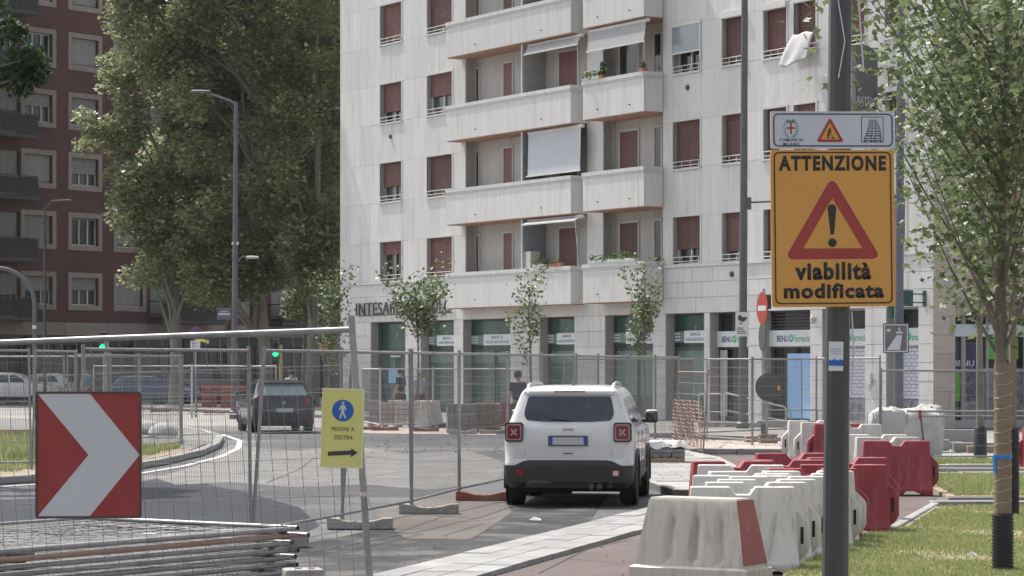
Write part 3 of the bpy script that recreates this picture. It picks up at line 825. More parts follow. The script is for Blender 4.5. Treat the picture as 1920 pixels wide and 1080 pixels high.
# loggias: back wall, side walls, ceiling, doors
LD = .50
for li, (a, b) in enumerate(LG):
    for i in range(NF):
        z0, z1 = 4.25+FZ(i), 7.12+FZ(i)
        lo = MB()
        lo.bx(a-.02, b+.02, LD, LD+.08, z0, z1); lo.bx(a-.06, a-.001, .345, LD, z0, z1); lo.bx(b+.001, b+.06, .345, LD, z0, z1)
        lg = lo.build('loggia', M['loggia_wall'], WB)
        MB().bx(a, b, .04, LD-.002, z1-.03, z1+.0).build('ceiling', M['soffit'], lg)
        drs = ([(884,899),(946,962),(1050,1084)] if li == 0 else [(1164,1198),(1229,1241)])
        for di, (p, q) in enumerate(drs):
            rp, rq = rr(p, LD), rr(q, LD)
            fr = MB(); fr.bx(rp-.06,rp,LD-.05,LD-.002,5.0+FZ(i),6.72+FZ(i)); fr.bx(rq,rq+.06,LD-.05,LD-.002,5.0+FZ(i),6.72+FZ(i)); fr.bx(rp-.06,rq+.06,LD-.05,LD-.002,6.722+FZ(i),6.79+FZ(i))
            d_ = fr.build('balcony_door', M['travertine_smooth'], lg)
            mt = 'shutter'
            if (li,di,i) in ((1,0,2),(0,0,2),(0,0,1),(1,1,0),(1,1,1),(1,1,2)): mt = 'dark_glass'
            MB().bx(rp,rq,LD-.03,LD-.003,5.0+FZ(i),6.72+FZ(i)).build('leaf' if False else 'door_panel', M[mt], d_)
# balconies
BAL = [(rr(837,-.6), rr(1070,-.6), .60), (rr(1093,-.78), rr(1207,-.78), .78)]
plants_spec = []
for bi, (a, b, pr) in enumerate(BAL):
    for i in range(NF):
        zb, zt = 4.02+FZ(i), 5.32+FZ(i)
        bo = MB()
        bo.bx(a, b, -pr, -pr+.12, zb, zt-.20); bo.bx(a, a+.12, -pr+.122, -.04, zb, zt-.20); bo.bx(b-.12, b, -pr+.122, -.04, zb, zt-.20)
        bal = bo.build('balcony', M['travertine'], WB)
        cp = MB(); e = .035
        cp.bx(a-e, b+e, -pr-e, -pr+.17, zt-.13, zt); cp.bx(a-e, a+.17, -pr+.172, -.04, zt-.13, zt); cp.bx(b-.17, b+e, -pr+.172, -.04, zt-.13, zt)
        cp.bx(a-.015, b+.015, -pr-.015, -pr+.14, zt-.195, zt-.135); cp.bx(b-.14, b+.015, -pr+.142, -.04, zt-.195, zt-.135); cp.bx(a-.015, a+.14, -pr+.142, -.04, zt-.195, zt-.135)
        cp.build('coping', M['travertine_smooth'], bal)
        MB().bx(a+.12, b-.12, -pr+.122, -.003, zb+.0, zb+.12).build('floor', M['soffit'], bal)
        MB().bx(a+.02, b-.02, -pr+.02, -.045, zb-.03, zb-.003).build('soffit', M['soffit'], bal)
        for q in (.25,.78):
            MB().tube([(lerp(a,b,q),-pr-.05,zb+.28),(lerp(a,b,q),-pr+.05,zb+.28)], .02, 8).build('drain_spout', M['sign_back'], bal)
# partitions on the left balcony with the support post
for i in range(NF):
    rp = rr(980, -.45)
    z0, z1 = 5.0+FZ(i), 7.08+FZ(i)
    p_ = MB().bx(rp-.03, rp+.03, -.50, -.44, z0, z1).build('balcony_partition', M['white_metal'], WB)
    MB().bx(rp-.012, rp+.012, -.438, LD-.01, z0, z1-.02).build('panel', M['glass_bluegrey'] if i != 2 else M['blind_grey'], p_)
def awning(rA, rB, z, drop, mat, out=.5, y0=-.35, pole=True):
    mb = MB(); mb.tube([(rA, y0, z), (rB, y0, z)], .07, 10)
    aw = mb.build('awning', M['white_metal'], WB)
    q = MB(); q.add([(rA+.05,y0-.05,z),(rB-.05,y0-.05,z),(rB-.05,y0-out,z-drop),(rA+.05,y0-out,z-drop),
                     (rA+.05,y0-.05,z-.01),(rB-.05,y0-.05,z-.01),(rB-.05,y0-out,z-drop-.01),(rA+.05,y0-out,z-drop-.01)],
                    [(0,1,2,3),(7,6,5,4),(0,3,7,4),(1,5,6,2)]).build('cloth', M[mat], aw)
    MB().bx(rA, rB, y0-out-.03, y0-out+.01, z-drop-.05, z-drop).build('front_bar', M['white_metal'], aw)
    if pole: MB().tube([(rB-.06, y0-out+.01, z-drop),(rB-.12, y0-.08, z-1.8)], .015, 5).build('stay', M['white_metal'], aw)
ra, rb_ = rr(985, -.5), rr(1086, -.5)
awning(ra, rb_, 7.0, .12, 'blind_light', .3)
awning(ra, rb_, 7.0+FZ(1), 1.5, 'blind_light', .09, pole=False)
awning(ra, rb_, 7.0+FZ(2), .30, 'blind_grey', .2)
awning(rr(1103,-.7), rr(1212,-.7), 7.0+FZ(2), .68, 'blind_grey', .15, y0=-.62)
awning(ra, rb_, 7.0+FZ(3), .5, 'blind_grey', .35)

# vents and wall lamps
for (u, v) in ((733,256),(1290,164),(1373,514)):
    MB().lathe([(.02,0),(.09,0),(.09,-.05),(.05,-.07)], 12, 'y', (rr(u),-.0,zz(u,v))).build('wall_vent', M['sign_back'], WB)

# shops
def flutes_marks(mb, a, b, z0, z1, y):
    n = 0
for si, (r0, r1, kd) in enumerate(shop_op):
    W_ = r1-r0
    y = SHD
    fr = MB(); t = .05
    fr.bx(0,t,y-.05,y,.12,3.6); fr.bx(W_-t,W_,y-.05,y,.12,3.6); fr.bx(t,W_-t,y-.05,y,3.54,3.6); fr.bx(t,W_-t,y-.05,y,.12,.3)
    fr.bx(t,W_-t,y-.05,y,2.44,2.5)
    if 'door' in kd or si in (2,4): fr.bx(W_/2-.03,W_/2+.03,y-.05,y,.3,2.44)
    sh = fr.build('shop_window', M['shutter_dark'] if kd != 'pharm_film' else M['grey_frame'], WB, loc=(r0,0,0))
    bk = MB(); bk.bx(-.05,W_+.05,y+.05,y+.1,.1,3.62); 
    bk.build('glass', M['green_glass'] if kd.startswith('bank') else M['dark_glass'], sh)
    # jamb and lintel cheeks
    jm = MB(); jm.bx(-.035,-.002,.345,y+.05,.12,3.6); jm.bx(W_+.002,W_+.035,.345,y+.05,.12,3.6); jm.build('jamb', M['travertine_smooth'], sh)
    MB().bx(-.02,W_+.02,-.02,y,.05,.118).build('threshold', M['kerbstone'], sh)
    yy = y-.055
    if kd.startswith('bank'):
        MB().bx(.06,W_-.06,y+.03,y+.04,2.52,3.53).build('header', M['bank_green'] if kd == 'bankdoor' or si == 5 else M['green_glass'], sh)
        # little aqueduct emblem on the header
        em = MB(); em.flat(rrect(W_/2-.07,W_/2+.07,2.98,3.22,.03), y+.028, .004); em.build('emblem', M['green_film'], sh)
        if kd == 'bank':
            MB().bx(.05,W_-.05,yy-.02,yy,2.66,3.02).build('sign_band', M['sign_white'] if False else M['green_film'], sh)
            s_ = MB().bx(W_*.28,W_*.86,yy-.03,yy-.022,2.64,3.04).build('sign_panel', M['sign_white'], sh)
            tx = (W_*.57)
            text('BANCA', W_*.24, .11, M['navy_text'], sh, (tx, yy-.031, 2.93), bold=.01)
            text('ASSICURAZIONE', W_*.5, .10, M['navy_text'], sh, (tx, yy-.031, 2.76), bold=.01)
            mk = MB()
            for row in range(3):
                for k in range(4):
                    for x0 in (.07, W_*.88):
                        x = x0 + k*.055*W_/1.5
                        if x < W_-.07: mk.flat([(x,2.72+row*.1),(x+.035*W_/1.5,2.72+row*.1),(x+.035*W_/1.5,2.77+row*.1),(x,2.77+row*.1)], yy-.021, .003)
            mk.build('mark', M['sign_white'], sh)
            MB().bx(.08,W_-.08,y+.02,y+.03,2.0 if si < 4 else .9,2.42).build('film', M['green_film'], sh)
        else:
            MB().bx(W_*.3,W_*.6,yy-.01,yy,1.2,1.75).build('poster', M['poster_blue'], sh)
            MB().bx(W_*.35,W_*.65,yy-.02,yy,2.22,2.28).build('strip_lamp', M['sign_white'], sh)
    else:
        MB().bx(.0,W_,yy-.06,yy,2.50,3.0).build('sign_panel', M['sign_white'], sh)
        tw = min(W_*.74, 1.7); x0 = W_/2 - tw/2
        text('BENU', tw*.36, .19, M['navy_text'], sh, (x0+tw*.18, yy-.061, 2.74), bold=.02)
        text('Farmacia', tw*.48, .2, M['green_text'], sh, (x0+tw*.76, yy-.061, 2.74), bold=.01)
        hb = MB(); hx = x0+tw*.44
        out = [(hx+.09*math.sin(t_)*(1-.15*math.cos(t_)), 2.75+.12*math.cos(t_)) for t_ in [2*math.pi*k/16 for k in range(16)]]
        inn = [(hx+.045*math.sin(t_), 2.75+.06*math.cos(t_)) for t_ in [2*math.pi*k/16 for k in range(16)]]
        hb.ring(out, inn, yy-.061, .004); hb.build('emblem', M['green_text'], sh)
        if kd == 'pharm_door':
            MB().bx(W_*.36,W_-.06,yy-.02,yy-.004,.3,2.28).build('poster', M['poster_blue'], sh)
            MB().flat([(W_*.55,1.25),(W_*.62,1.15),(W_*.86,1.15),(W_*.9,1.3),(W_*.7,1.22)], yy-.021, .003).build('print', M['cloth_blue'], sh)
            lv = MB()
            for k in range(5): lv.bx(.05,W_-.05,yy-.015,yy,3.04+k*.1,3.08+k*.1)
            lv.build('louvre', M['dark_rail'], sh)
        if kd == 'pharm_film':
            MB().bx(.06,W_-.06,yy-.006,yy,.95,2.42).build('film', M['film_white'], sh)
            ln = MB(); rows = 14
            for k in range(rows+1): ln.bx(.07,W_-.07,yy-.010,yy-.007,.95+k*1.47/rows,.965+k*1.47/rows)
            for k in range(rows):
                x = .1 + (k%2)*.12
                while x < W_-.1:
                    ln.bx(x,x+.015,yy-.010,yy-.007,.966+k*1.47/rows,.949+(k+1)*1.47/rows); x += .26
            ln.build('film_print', M['film_line'], sh)
            MB().bx(.06,W_-.06,yy-.006,yy,.3,.94).build('film', M['collage'], sh)
        if kd == 'pharm_dark':
            MB().bx(.1,.5,yy-.01,yy,.3,2.4).build('side_panel', M['grey_frame'], sh)
# INTESA SANPAOLO letters over the bank, on a panel-less wall
LZ = zz(755, 577)
let = MB().bx(rr(672), rr(848), -.045, -.02, LZ-.27, LZ-.24).build('sign_rail', M['dark_rail'], WB)
text('INTESA', rr(733)-rr(671), .50, M['dark_text'], let, ((rr(733)+rr(671))/2, -.06, LZ), bold=.0, ext=.04, spacing=1.12)
text('SANPAOLO', rr(849)-rr(756), .50, M['dark_text'], let, ((rr(849)+rr(756))/2, -.06, LZ), bold=.0, ext=.04, spacing=1.12)
ar = MB(); ra0, ra1 = rr(736), rr(753)
for k in range(3):
    x0 = lerp(ra0, ra1, k/3); x1 = lerp(ra0, ra1, (k+1)/3)
    ar.bx(x0+.01, x0+.06, -.12, -.06, LZ-.23, LZ+.1); ar.bx(x0+.01, x1-.01, -.12, -.06, LZ+.1, LZ+.17)
ar.bx(ra0, ra1, -.12, -.06, LZ+.19, LZ+.24); ar.build('emblem', M['dark_text'], let)
# small lantern on the pharmacy pier and wall boxes
MB().lathe([(.05,0),(.09,.06),(.09,.2),(.03,.28)], 10, 'z', (rr(1530),-.12,zz(1530,608))).build('wall_lamp', M['sign_yellow'] if False else M['plastic_cream'], WB)
MB().bx(rr(1626),rr(1636),-.08,-.02,zz(1630,722),zz(1630,700)).build('wall_box', M['white_metal'], WB)

# pharmacy cross hung from the wall beside the corner
cr = thing('pharmacy_cross', 'dark green stepped pharmacy cross bracketed out from the white wall corner', 'sign', FP(RMAX-.45, 0, zz(1720,560)), -FW)
cmb = MB()
def crossp(c, s, w): 
    a = s/2; b = w/2
    return [(-b,-a),(b,-a),(b,-b),(a,-b),(a,b),(b,b),(b,a),(-b,a),(-b,b),(-a,b),(-a,-b),(-b,-b)]
cmb.prism([(0.0, -1.05+p[0], p[1]) for p in crossp(0,1.15,.45)], (.14,0,0)); cmb.build('cross', M['pharm_green'], cr)
MB().prism([(0.145, -1.05+p[0], p[1]) for p in crossp(0,.95,.28)], (.01,0,0)).build('face', M['bank_green'], cr)
bb = MB(); bb.tube([(.07,-.5,.12),(.07,0,.12)], .02, 6); bb.tube([(.07,-.5,-.12),(.07,0,-.12)], .02, 6); bb.bx(.0,.14,-.03,-.004,-.22,.22); bb.build('bracket', M['bank_green'], cr)

# dark hanging shop sign higher up
hs_ = thing('hanging_sign', 'dark grey projecting sign with pale capital letters behind the tall pole', 'sign', FP(rr(1655),0,zz(1650,150)), -FW)
h2 = MB(); h2.bx(-.1,.1,-1.05,-.25,-.9,.55); h2.prism([(-.1,-1.05,.55),(-.1,-.25,.55),(-.1,-.25,.75),(-.1,-.6,.95),(-.1,-1.05,.95)], (.2,0,0)); h2.build('board', M['pole_lamp'], hs_, bevel=.01, seg=1)
h3 = MB(); h3.bx(-.02,.02,-.25,-.0,.3,.34); h3.bx(-.02,.02,-.25,0,-.5,-.46); h3.build('bracket', M['dark_rail'], hs_)
text('RATTINI', .68, .22, M['sign_grey'], hs_, (.104,-.65,-.65), rot=(0,0,R(90)))

# white towel hanging from the sill
tw = MB(); nx, nz = 10, 12
tr0 = rr(1500,-.2)
vs = []
for j in range(nz+1):
    for i in range(nx+1):
        q = j/nz; x = (i/nx-.5)*1.0*(1+.2*q); 
        vs.append((x - .12*q, -.12 - .035*math.sin(i*.9+j*.3)*q - .34*q**.8*(1.25-.5*i/nx), -1.0*q*(1-.12*(i/nx-.3)**2*4) - .03*math.sin(i*.8)))
fs = [(j*(nx+1)+i, j*(nx+1)+i+1, (j+1)*(nx+1)+i+1, (j+1)*(nx+1)+i) for j in range(nz) for i in range(nx)]
tw.add(vs, fs)
to = tw.build('hanging_towel', M['cloth_white'], smooth=True, loc=FP(rr(1515,0),-.05,zz(1515,62)), rot=(0,0,-FW))
tag(to, 'white cloth hung out over a window sill near the top of the tall pole', 'towel')
mdf = to.modifiers.new('Solidify', 'SOLIDIFY'); mdf.thickness = .012

# ------------------------------------------------------------------ dark red building on the left
BO = Vector((XU(160,138.5), 138.5, 0)); BE = Vector((.585, .811, 0)); BN = Vector((-.811, .585, 0)); BA = math.atan2(.811,.585)
RB = thing('apartment_building', 'dark red-brown rendered apartment block with pale stone window surrounds behind the plane trees', 'building', BO, BA)
def rb(u, d=0.0):
    k = (u-CU)/FPX; o = BO + BN*d
    return (k*o.y - o.x)/(BE.x - k*BE.y)
RBz0 = 3.4
c_sp = rb(243) - rb(159); NB = 7
ops2 = []
cc = [rb(159) + c_sp*k for k in (-1,0,1)]
bal_c = rb(330)
for k, c in enumerate(cc):
    for i in range(NB): ops2.append((c-.97, c+.97, 4.97+FZ(i), 6.40+FZ(i), k, i))
for c in (bal_c-1.2, bal_c+1.6, bal_c+5.4, bal_c+8.6, bal_c+11.8, bal_c+15, bal_c+18):
    for i in range(NB): ops2.append((c-.8, c+.8, 4.5+FZ(i), 6.40+FZ(i), 9, i))
lf = rb(20)
for i in range(NB): ops2.append((lf-.9, lf+.6, 4.3+FZ(i), 6.5+FZ(i), 8, i)); ops2.append((lf-3.4, lf-1.9, 4.3+FZ(i), 6.5+FZ(i), 8, i))
RL, RH, ZB = -12.0, 30.0, 26.0
wb = MB()
for (a,b,p,q) in decompose(ops2, RL, RH, RBz0, ZB): wb.bx(a,b,0,.3,p,q)
wb.bx(RL,RL+.3,.302,12,0,ZB); wb.bx(RH-.3,RH,.302,12,0,ZB); wb.bx(RL+.3,RH-.3,11.7,12,0,ZB); wb.bx(RL+.3,RH-.3,.302,11.7,ZB-.3,ZB)
wb.build('wall', M['brickred'], RB)
MB().bx(RL+.3,RH-.3,.9,1.0,0,ZB-.31).build('interior', M['dark_shop'], RB)
pm = MB().bx(-.5,.5,-.5,.5,-.5,.5).mesh('stone_band', M['pink_stone'])
x = RL
while x < RH:
    o = link('stone_band', pm, RB, (x+.75, -.03, 3.74)); o.scale = (1.48,.1,.66); x += 1.5
def lintel(): pass
for (a,b,p,q,k,i) in ops2:
    W_, H_ = b-a, q-p
    f = MB(); t=.06
    f.bx(0,t,.18,.25,0,H_); f.bx(W_-t,W_,.18,.25,0,H_); f.bx(t,W_-t,.18,.25,0,t); f.bx(t,W_-t,.18,.25,H_-t,H_); f.bx(W_*.36,W_*.36+.06,.18,.25,t,H_-t); f.bx(W_*.68,W_*.68+.06,.18,.25,t,H_-t)
    w = f.build('window', M['white_metal'] if k < 8 else M['grey_frame'], RB, loc=(a,0,p))
    MB().bx(t,W_-t,.26,.27,t,H_-t).build('pane', M['curtain_glass'] if (k+i)%2 else M['dark_glass'], w)
    if k < 8:
        s = .26; g = MB()
        g.bx(-s,-.002,-.05,.1,-s,H_+s); g.bx(W_+.002,W_+s,-.05,.1,-s,H_+s); g.bx(0,W_,-.05,.1,-s,-.002); g.bx(0,W_,-.05,.1,H_+.002,H_+s)
        g.build('surround', M['pink_stone'], w)
        dr = {(0,4):0,(0,3):.5,(0,0):.55,(1,0):.5,(1,1):.12,(1,3):.8,(1,4):.97}.get((k,i), random.choice((.97,.95,.9,.6)))
    else: dr = random.choice((.95,.5,0,.9,.97))
    n = int(H_*dr/.09); sh = MB(); zt = H_
    for j in range(n):
        sh.add([(.05,.14,zt-.09),(W_-.05,.14,zt-.09),(W_-.05,.12,zt-.05),(.05,.12,zt-.05),(W_-.05,.14,zt-.01),(.05,.14,zt-.01)], [(0,1,2,3),(3,2,4,5)]); zt -= .09
    if n: sh.build('shutter', M['beige_shutter'], w)
# balconies on it
for (c0, c1, out) in ((lf-4.2, rb(42,-.0), 1.2), (bal_c-2.2, bal_c+2.6, 1.1), (bal_c+7.5, bal_c+12.9, 1.1)):
    for i in range(NB):
        zb = 3.97+FZ(i) + (.12 if i == 0 else 0)
        b_ = MB().bx(c0,c1,-out,-.055,zb,zb+.18).build('balcony', M['grey_render'], RB)
        r_ = MB(); 
        r_.bx(c0,c1,-out,-out+.04,zb+1.15,zb+1.2); r_.bx(c0,c1,-out+.01,-out+.03,zb+.27,zb+.31)
        x = c0
        while x < c1: r_.bx(x,x+.025,-out+.01,-out+.03,zb+.18,zb+1.15); x += .13
        for e_ in (c0, c1-.04): r_.bx(e_,e_+.04,-out+.04,-.06,zb+1.15,zb+1.2)
        r_.build('railing', M['dark_rail'], b_)
        MB().bx(c0+.05,c1-.05,-out+.05,-out+.06,zb+.3,zb+1.1).build('infill_panel', M['grey_render'], b_)
# dim shop arcade at its foot
x = RL; k = 0
while x < RH - 1:
    MB().bx(x, x+.7, -.0, .5, 0, 3.398).build('pier', M['grey_render'], RB)
    s_ = MB().bx(x+.72, x+3.9, .35, .4, 0, 2.9).build('shop_window', M['dark_shop'], RB)
    q = MB()
    for j in range(5): q.bx(x+.72+j*.78, x+.77+j*.78, .30, .345, 0, 2.9)
    q.bx(x+.72,x+3.9,.30,.345,2.2,2.26); q.build('frame', M['dark_rail'], s_)
    MB().bx(x+.705, x+3.895, .1, .5, 2.9, 3.396).build('sign_band', M['dark_shop'] if k % 3 else M['grey_render'], s_)
    x += 3.9; k += 1
yb = P(575,650,128); yw = P(628,650,128)
aw = thing('shop_awning', 'dull yellow shop awning in the shade beneath the plane trees', 'awning', (P(600,656,132).x, 132, P(600,656,132).z), 0)
MB().add([(-.75,0,.28),(.75,0,.28),(.75,-.6,-.12),(-.75,-.6,-.12),(-.75,0,.22),(.75,0,.22),(.75,-.6,-.26),(-.75,-.6,-.26)], [(0,1,2,3),(4,7,6,5),(3,2,6,7),(0,3,7,4),(1,5,6,2)]).build('cloth', M['awning_yellow'], aw)
q = MB(); q.bx(-.78,-.72,-.6,0,.16,.2); q.bx(.72,.78,-.6,0,.16,.2); q.tube([(-.7,0,.25),(-.7,0,-P(600,656,132).z)], .03, 6); q.tube([(.7,0,.25),(.7,0,-P(600,656,132).z)], .03, 6); q.build('frame', M['dark_rail'], aw)
# ------------------------------------------------------------------ vehicles
def interp(tab, z, k):
    if z <= tab[0][0]: return tab[0][k]
    for a, b in zip(tab[:-1], tab[1:]):
        if z <= b[0]: return lerp(a[k], b[k], (z-a[0])/(b[0]-a[0]))
    return tab[-1][k]
def slices(tab, grow=0.0, z0=None, z1=None, n=6, my=5, gy=None):
    """horizontal rounded-rectangle slices: (z, y_rear, y_front, half width, rear radius, front radius)"""
    gy = grow if gy is None else gy
    zs = [t[0] for t in tab if (z0 is None or t[0] > z0) and (z1 is None or t[0] < z1)]
    if z0 is not None: zs = [z0] + zs
    if z1 is not None: zs = zs + [z1]
    mb = MB(); rings = []
    for z in zs:
        yr, yf, hw, r1, r2 = [interp(tab, z, k) for k in (1,2,3,4,5)]
        yr -= gy; yf += gy; hw += grow
        ring = []
        def arc(cx, cy, r, a0):
            for i in range(n+1):
                w = R(a0 + 90*i/n); ring.append((cx + r*math.cos(w), cy + r*math.sin(w), z))
        arc(hw-r1, yr+r1, r1, -90)
        for i in range(1, my): ring.append((hw, lerp(yr+r1, yf-r2, i/my), z))
        arc(hw-r2, yf-r2, r2, 0)
        arc(-hw+r2, yf-r2, r2, 90)
        for i in range(1, my): ring.append((-hw, lerp(yf-r2, yr+r1, i/my), z))
        arc(-hw+r1, yr+r1, r1, 180)
        rings.append(ring)
    m = len(rings[0]); o = 0
    mb.v = [p for rg in rings for p in rg]
    for i in range(len(rings)-1):
        for j in range(m):
            a = i*m+j; b = i*m+(j+1)%m
            mb.f.append((a,b,b+m,a+m)); mb.mi.append(0)
    mb.f.append(tuple(range(m))[::-1]); mb.mi.append(0)
    mb.f.append(tuple((len(rings)-1)*m+j for j in range(m))); mb.mi.append(0)
    return mb
def rear_plate(tab, poly, off=.004, th=.004):
    mb = MB(); n = len(poly)
    vs = [(x, interp(tab,z,1)-off, z) for x,z in poly] + [(x, interp(tab,z,1)-off+th, z) for x,z in poly]
    mb.add(vs, [tuple(range(n)), tuple(range(n,2*n))[::-1]] + [(i,(i+1)%n,(i+1)%n+n,i+n) for i in range(n)])
    return mb
def side_plate(tab, poly, sgn, off=.005, cuts=5):
    """poly: four (y, z) corners bl, br, tr, tl"""
    mb = MB(); (bl,br,tr,tl) = poly; rows = []
    for i in range(cuts+1):
        t = i/cuts
        a = (lerp(bl[0],tl[0],t), lerp(bl[1],tl[1],t)); b = (lerp(br[0],tr[0],t), lerp(br[1],tr[1],t))
        rows.append((a,b))
    for (a,b) in rows:
        for (y,z) in (a,b): mb.v.append((sgn*(interp(tab,z,3)+off), y, z))
    for i in range(cuts): mb.f.append((2*i,2*i+1,2*i+3,2*i+2)); mb.mi.append(0)
    return mb
def wheel(root, x, y, r=.345, w=.225, spokes=5):
    sg = 1 if x > 0 else -1
    wh = MB().lathe([(r*.62,-w/2),(r*.93,-w/2),(r,-w/2+.03),(r,w/2-.03),(r*.93,w/2),(r*.62,w/2)], 28, 'x').build('wheel', M['tyre'], root, smooth=True, loc=(x,y,r))
    rm = MB(); rm.lathe([(r*.60,sg*(w/2-.06)),(r*.64,sg*(w/2-.01)),(r*.60,sg*(w/2-.005)),(r*.56,sg*(w/2-.05))], 24, 'x')
    for k in range(spokes):
        a = 2*math.pi*k/spokes
        for da in (-.13,.13):
            rm.box((sg*(w/2-.03), r*.34*math.cos(a+da*.5), r*.34*math.sin(a+da*.5)), (.03, r*.52, r*.09), Matrix.Rotation(a+da*.3, 3, 'X'))
    rm.lathe([(r*.02,sg*(w/2-.04)),(r*.14,sg*(w/2-.02)),(r*.10,sg*(w/2-.005))], 12, 'x')
    rm.build('rim', M['rim'], wh, smooth=True)
    MB().lathe([(r*.1,sg*(w/2-.09)),(r*.6,sg*(w/2-.08))], 20, 'x').build('brake_disc', M['sign_back'], wh)
    return wh
def arches(root, tab, ys, rad, mat, grow=.012):
    for y in ys:
        for sg in (-1,1):
            hw = interp(tab,.6,3) + grow
            n = 20; out = []; inn = []
            for i in range(n+1):
                a = R(-14 + 208*i/n)
                out.append((y+rad*1.19*math.cos(a), .345+rad*1.19*math.sin(a))); inn.append((y+rad*math.cos(a), .345+rad*math.sin(a)))
            mb = MB(); k = n+1
            for (yy,z) in out: mb.v.append((sg*(hw-.02),yy,z))
            for (yy,z) in out: mb.v.append((sg*(hw+.022),yy,z))
            for (yy,z) in inn: mb.v.append((sg*(hw+.022),yy,z))
            for (yy,z) in inn: mb.v.append((sg*(hw-.06),yy,z))
            for q in range(3):
                for i in range(n): mb.f.append((q*k+i,q*k+i+1,(q+1)*k+i+1,(q+1)*k+i)); mb.mi.append(0)
            ar = mb.build('wheel_arch', mat, root, smooth=True)
            MB().lathe([(rad*.99, sg*(hw+.004)),(rad*.1, sg*(hw+.004)),(rad*.1, sg*(hw-.01))], 24, 'x', (0,y,.345)).build('wheel_well', M['black_hole'], ar)

# --- the white small SUV
jt = [(.24,.14,4.06,.80,.12,.25),(.34,.02,4.16,.875,.15,.3),(.50,.0,4.20,.895,.16,.3),(.62,.0,4.21,.90,.16,.3),(.66,.035,4.21,.90,.16,.3),(.88,.03,4.20,.905,.15,.3),(1.0,.04,4.10,.90,.14,.3),
      (1.05,.055,3.98,.893,.13,.3),(1.12,.085,3.12,.875,.12,.2),(1.18,.12,3.02,.835,.11,.2),(1.56,.31,2.62,.70,.11,.2),(1.60,.285,2.50,.67,.12,.22),(1.635,.33,2.40,.64,.14,.25),(1.665,.45,2.2,.57,.2,.3),(1.68,.75,1.9,.42,.25,.3)]
J = thing('parked_suv', 'white compact SUV seen from behind, beside the pale kerb strip', 'car', (.775, 36.95, 0), R(-6.3))
body = slices(jt, z0=.56, z1=None).build('body', M['car_white'], J, smooth=True)
clad = slices(jt, grow=.012, gy=.02, z0=.26, z1=.575)
cb = clad.build('bumper', M['cladding'], J, smooth=True)
rear_plate(jt, [(-.60,.55),(.60,.55),(.72,.53),(.74,.575),(.62,.635),(.54,.65),(-.54,.65),(-.62,.635),(-.74,.575),(-.72,.53)], .024, .03).build('bumper_top', M['cladding'], cb)
rear_plate(jt, [(-.60,.26),(.62,.26),(.60,.345),(.50,.375),(.30,.36),(.2,.32),(-.2,.32),(-.32,.37),(-.50,.37),(-.58,.34)], .034, .02).build('skid_plate', M['cladding_grey'], cb)
for x in (.33,.44): MB().lathe([(.035,-.05),(.042,-.05),(.042,.06),(.035,.06)], 14, 'y', (x,-.02,.29)).build('exhaust_tip', M['sign_back'], cb)
rear_plate(jt, [(.26,.245),(.55,.245),(.53,.335),(.28,.335)], .038, .004).build('exhaust_recess', M['black_hole'], cb)
MB().bx(-.70,.70,.3,3.9,.20,.27).build('underbody', M['black_hole'], J)
q = MB(); q.tube([(-.6,.75,.30),(.6,.75,.30)],.04,8); q.lathe([(.05,-.25),(.13,-.2),(.13,.2),(.05,.25)],14,'x',(-.2,.45,.28)); q.build('axle', M['sign_back'], J)
# rear window with rounded lower corners
wp = [(-.60,1.22),(-.56,1.195),(-.3,1.178),(.3,1.178),(.56,1.195),(.60,1.22),(.625,1.28),(.62,1.34),(.585,1.50),(.56,1.53),(-.56,1.53),(-.585,1.50),(-.62,1.34),(-.625,1.28)]
rw = rear_plate(jt, wp, .006, .004).build('rear_window', M['auto_glass'], J)
MB().tube([(.0,interp(jt,1.21,1)-.02,1.20),(-.25,interp(jt,1.22,1)-.02,1.225)], .009, 6).build('wiper', M['cladding'], rw)
sp = MB(); sp.prism([(-.60,.27,1.575),(.60,.27,1.575),(.62,.36,1.62),(-.62,.36,1.62)], (0,.02,-.035)); sp.build('spoiler', M['car_white'], J, bevel=.008)
MB().bx(-.22,.22,.262,.272,1.585,1.605).build('brake_light', M['lamp_red'], J)
for sg in (-1,1):
    cx = sg*.755; y0 = -.012
    hz = 1.035
    bz = MB(); bz.prism([(cx+p[0], .012, hz+p[1]) for p in rrect(-.125,.125,-.135,.135,.04)], (0,.09,0))
    tl = bz.build('tail_light', M['cladding'], J)
    MB().prism([(cx+p[0], .004, hz+p[1]) for p in rrect(-.105,.105,-.112,.112,.03)], (0,.007,0)).build('light_ring', M['lamp_pink'], tl)
    MB().prism([(cx+p[0], -.002, hz+p[1]) for p in rrect(-.088,.088,-.095,.095,.025)], (0,.005,0)).build('lens', M['lamp_red'], tl)
    xx = MB()
    for a in (45,-45): xx.box((cx,-.004,hz),(.115,.005,.026),(0,R(a),0))
    xx.build('reverse_lens', M['lamp_pink'], tl)
    fg = MB().prism([(sg*.665+p[0], -.03, .47+p[1]) for p in rrect(-.055,.055,-.05,.05,.02)], (0,.06,0)).build('fog_light', M['lamp_red'], J)
    MB().prism([(sg*.665+p[0], -.034, .47+p[1]) for p in rrect(-.036,.036,-.032,.032,.012)], (0,.005,0)).build('lens', M['lamp_clear'] if sg > 0 else M['lamp_red'], fg)
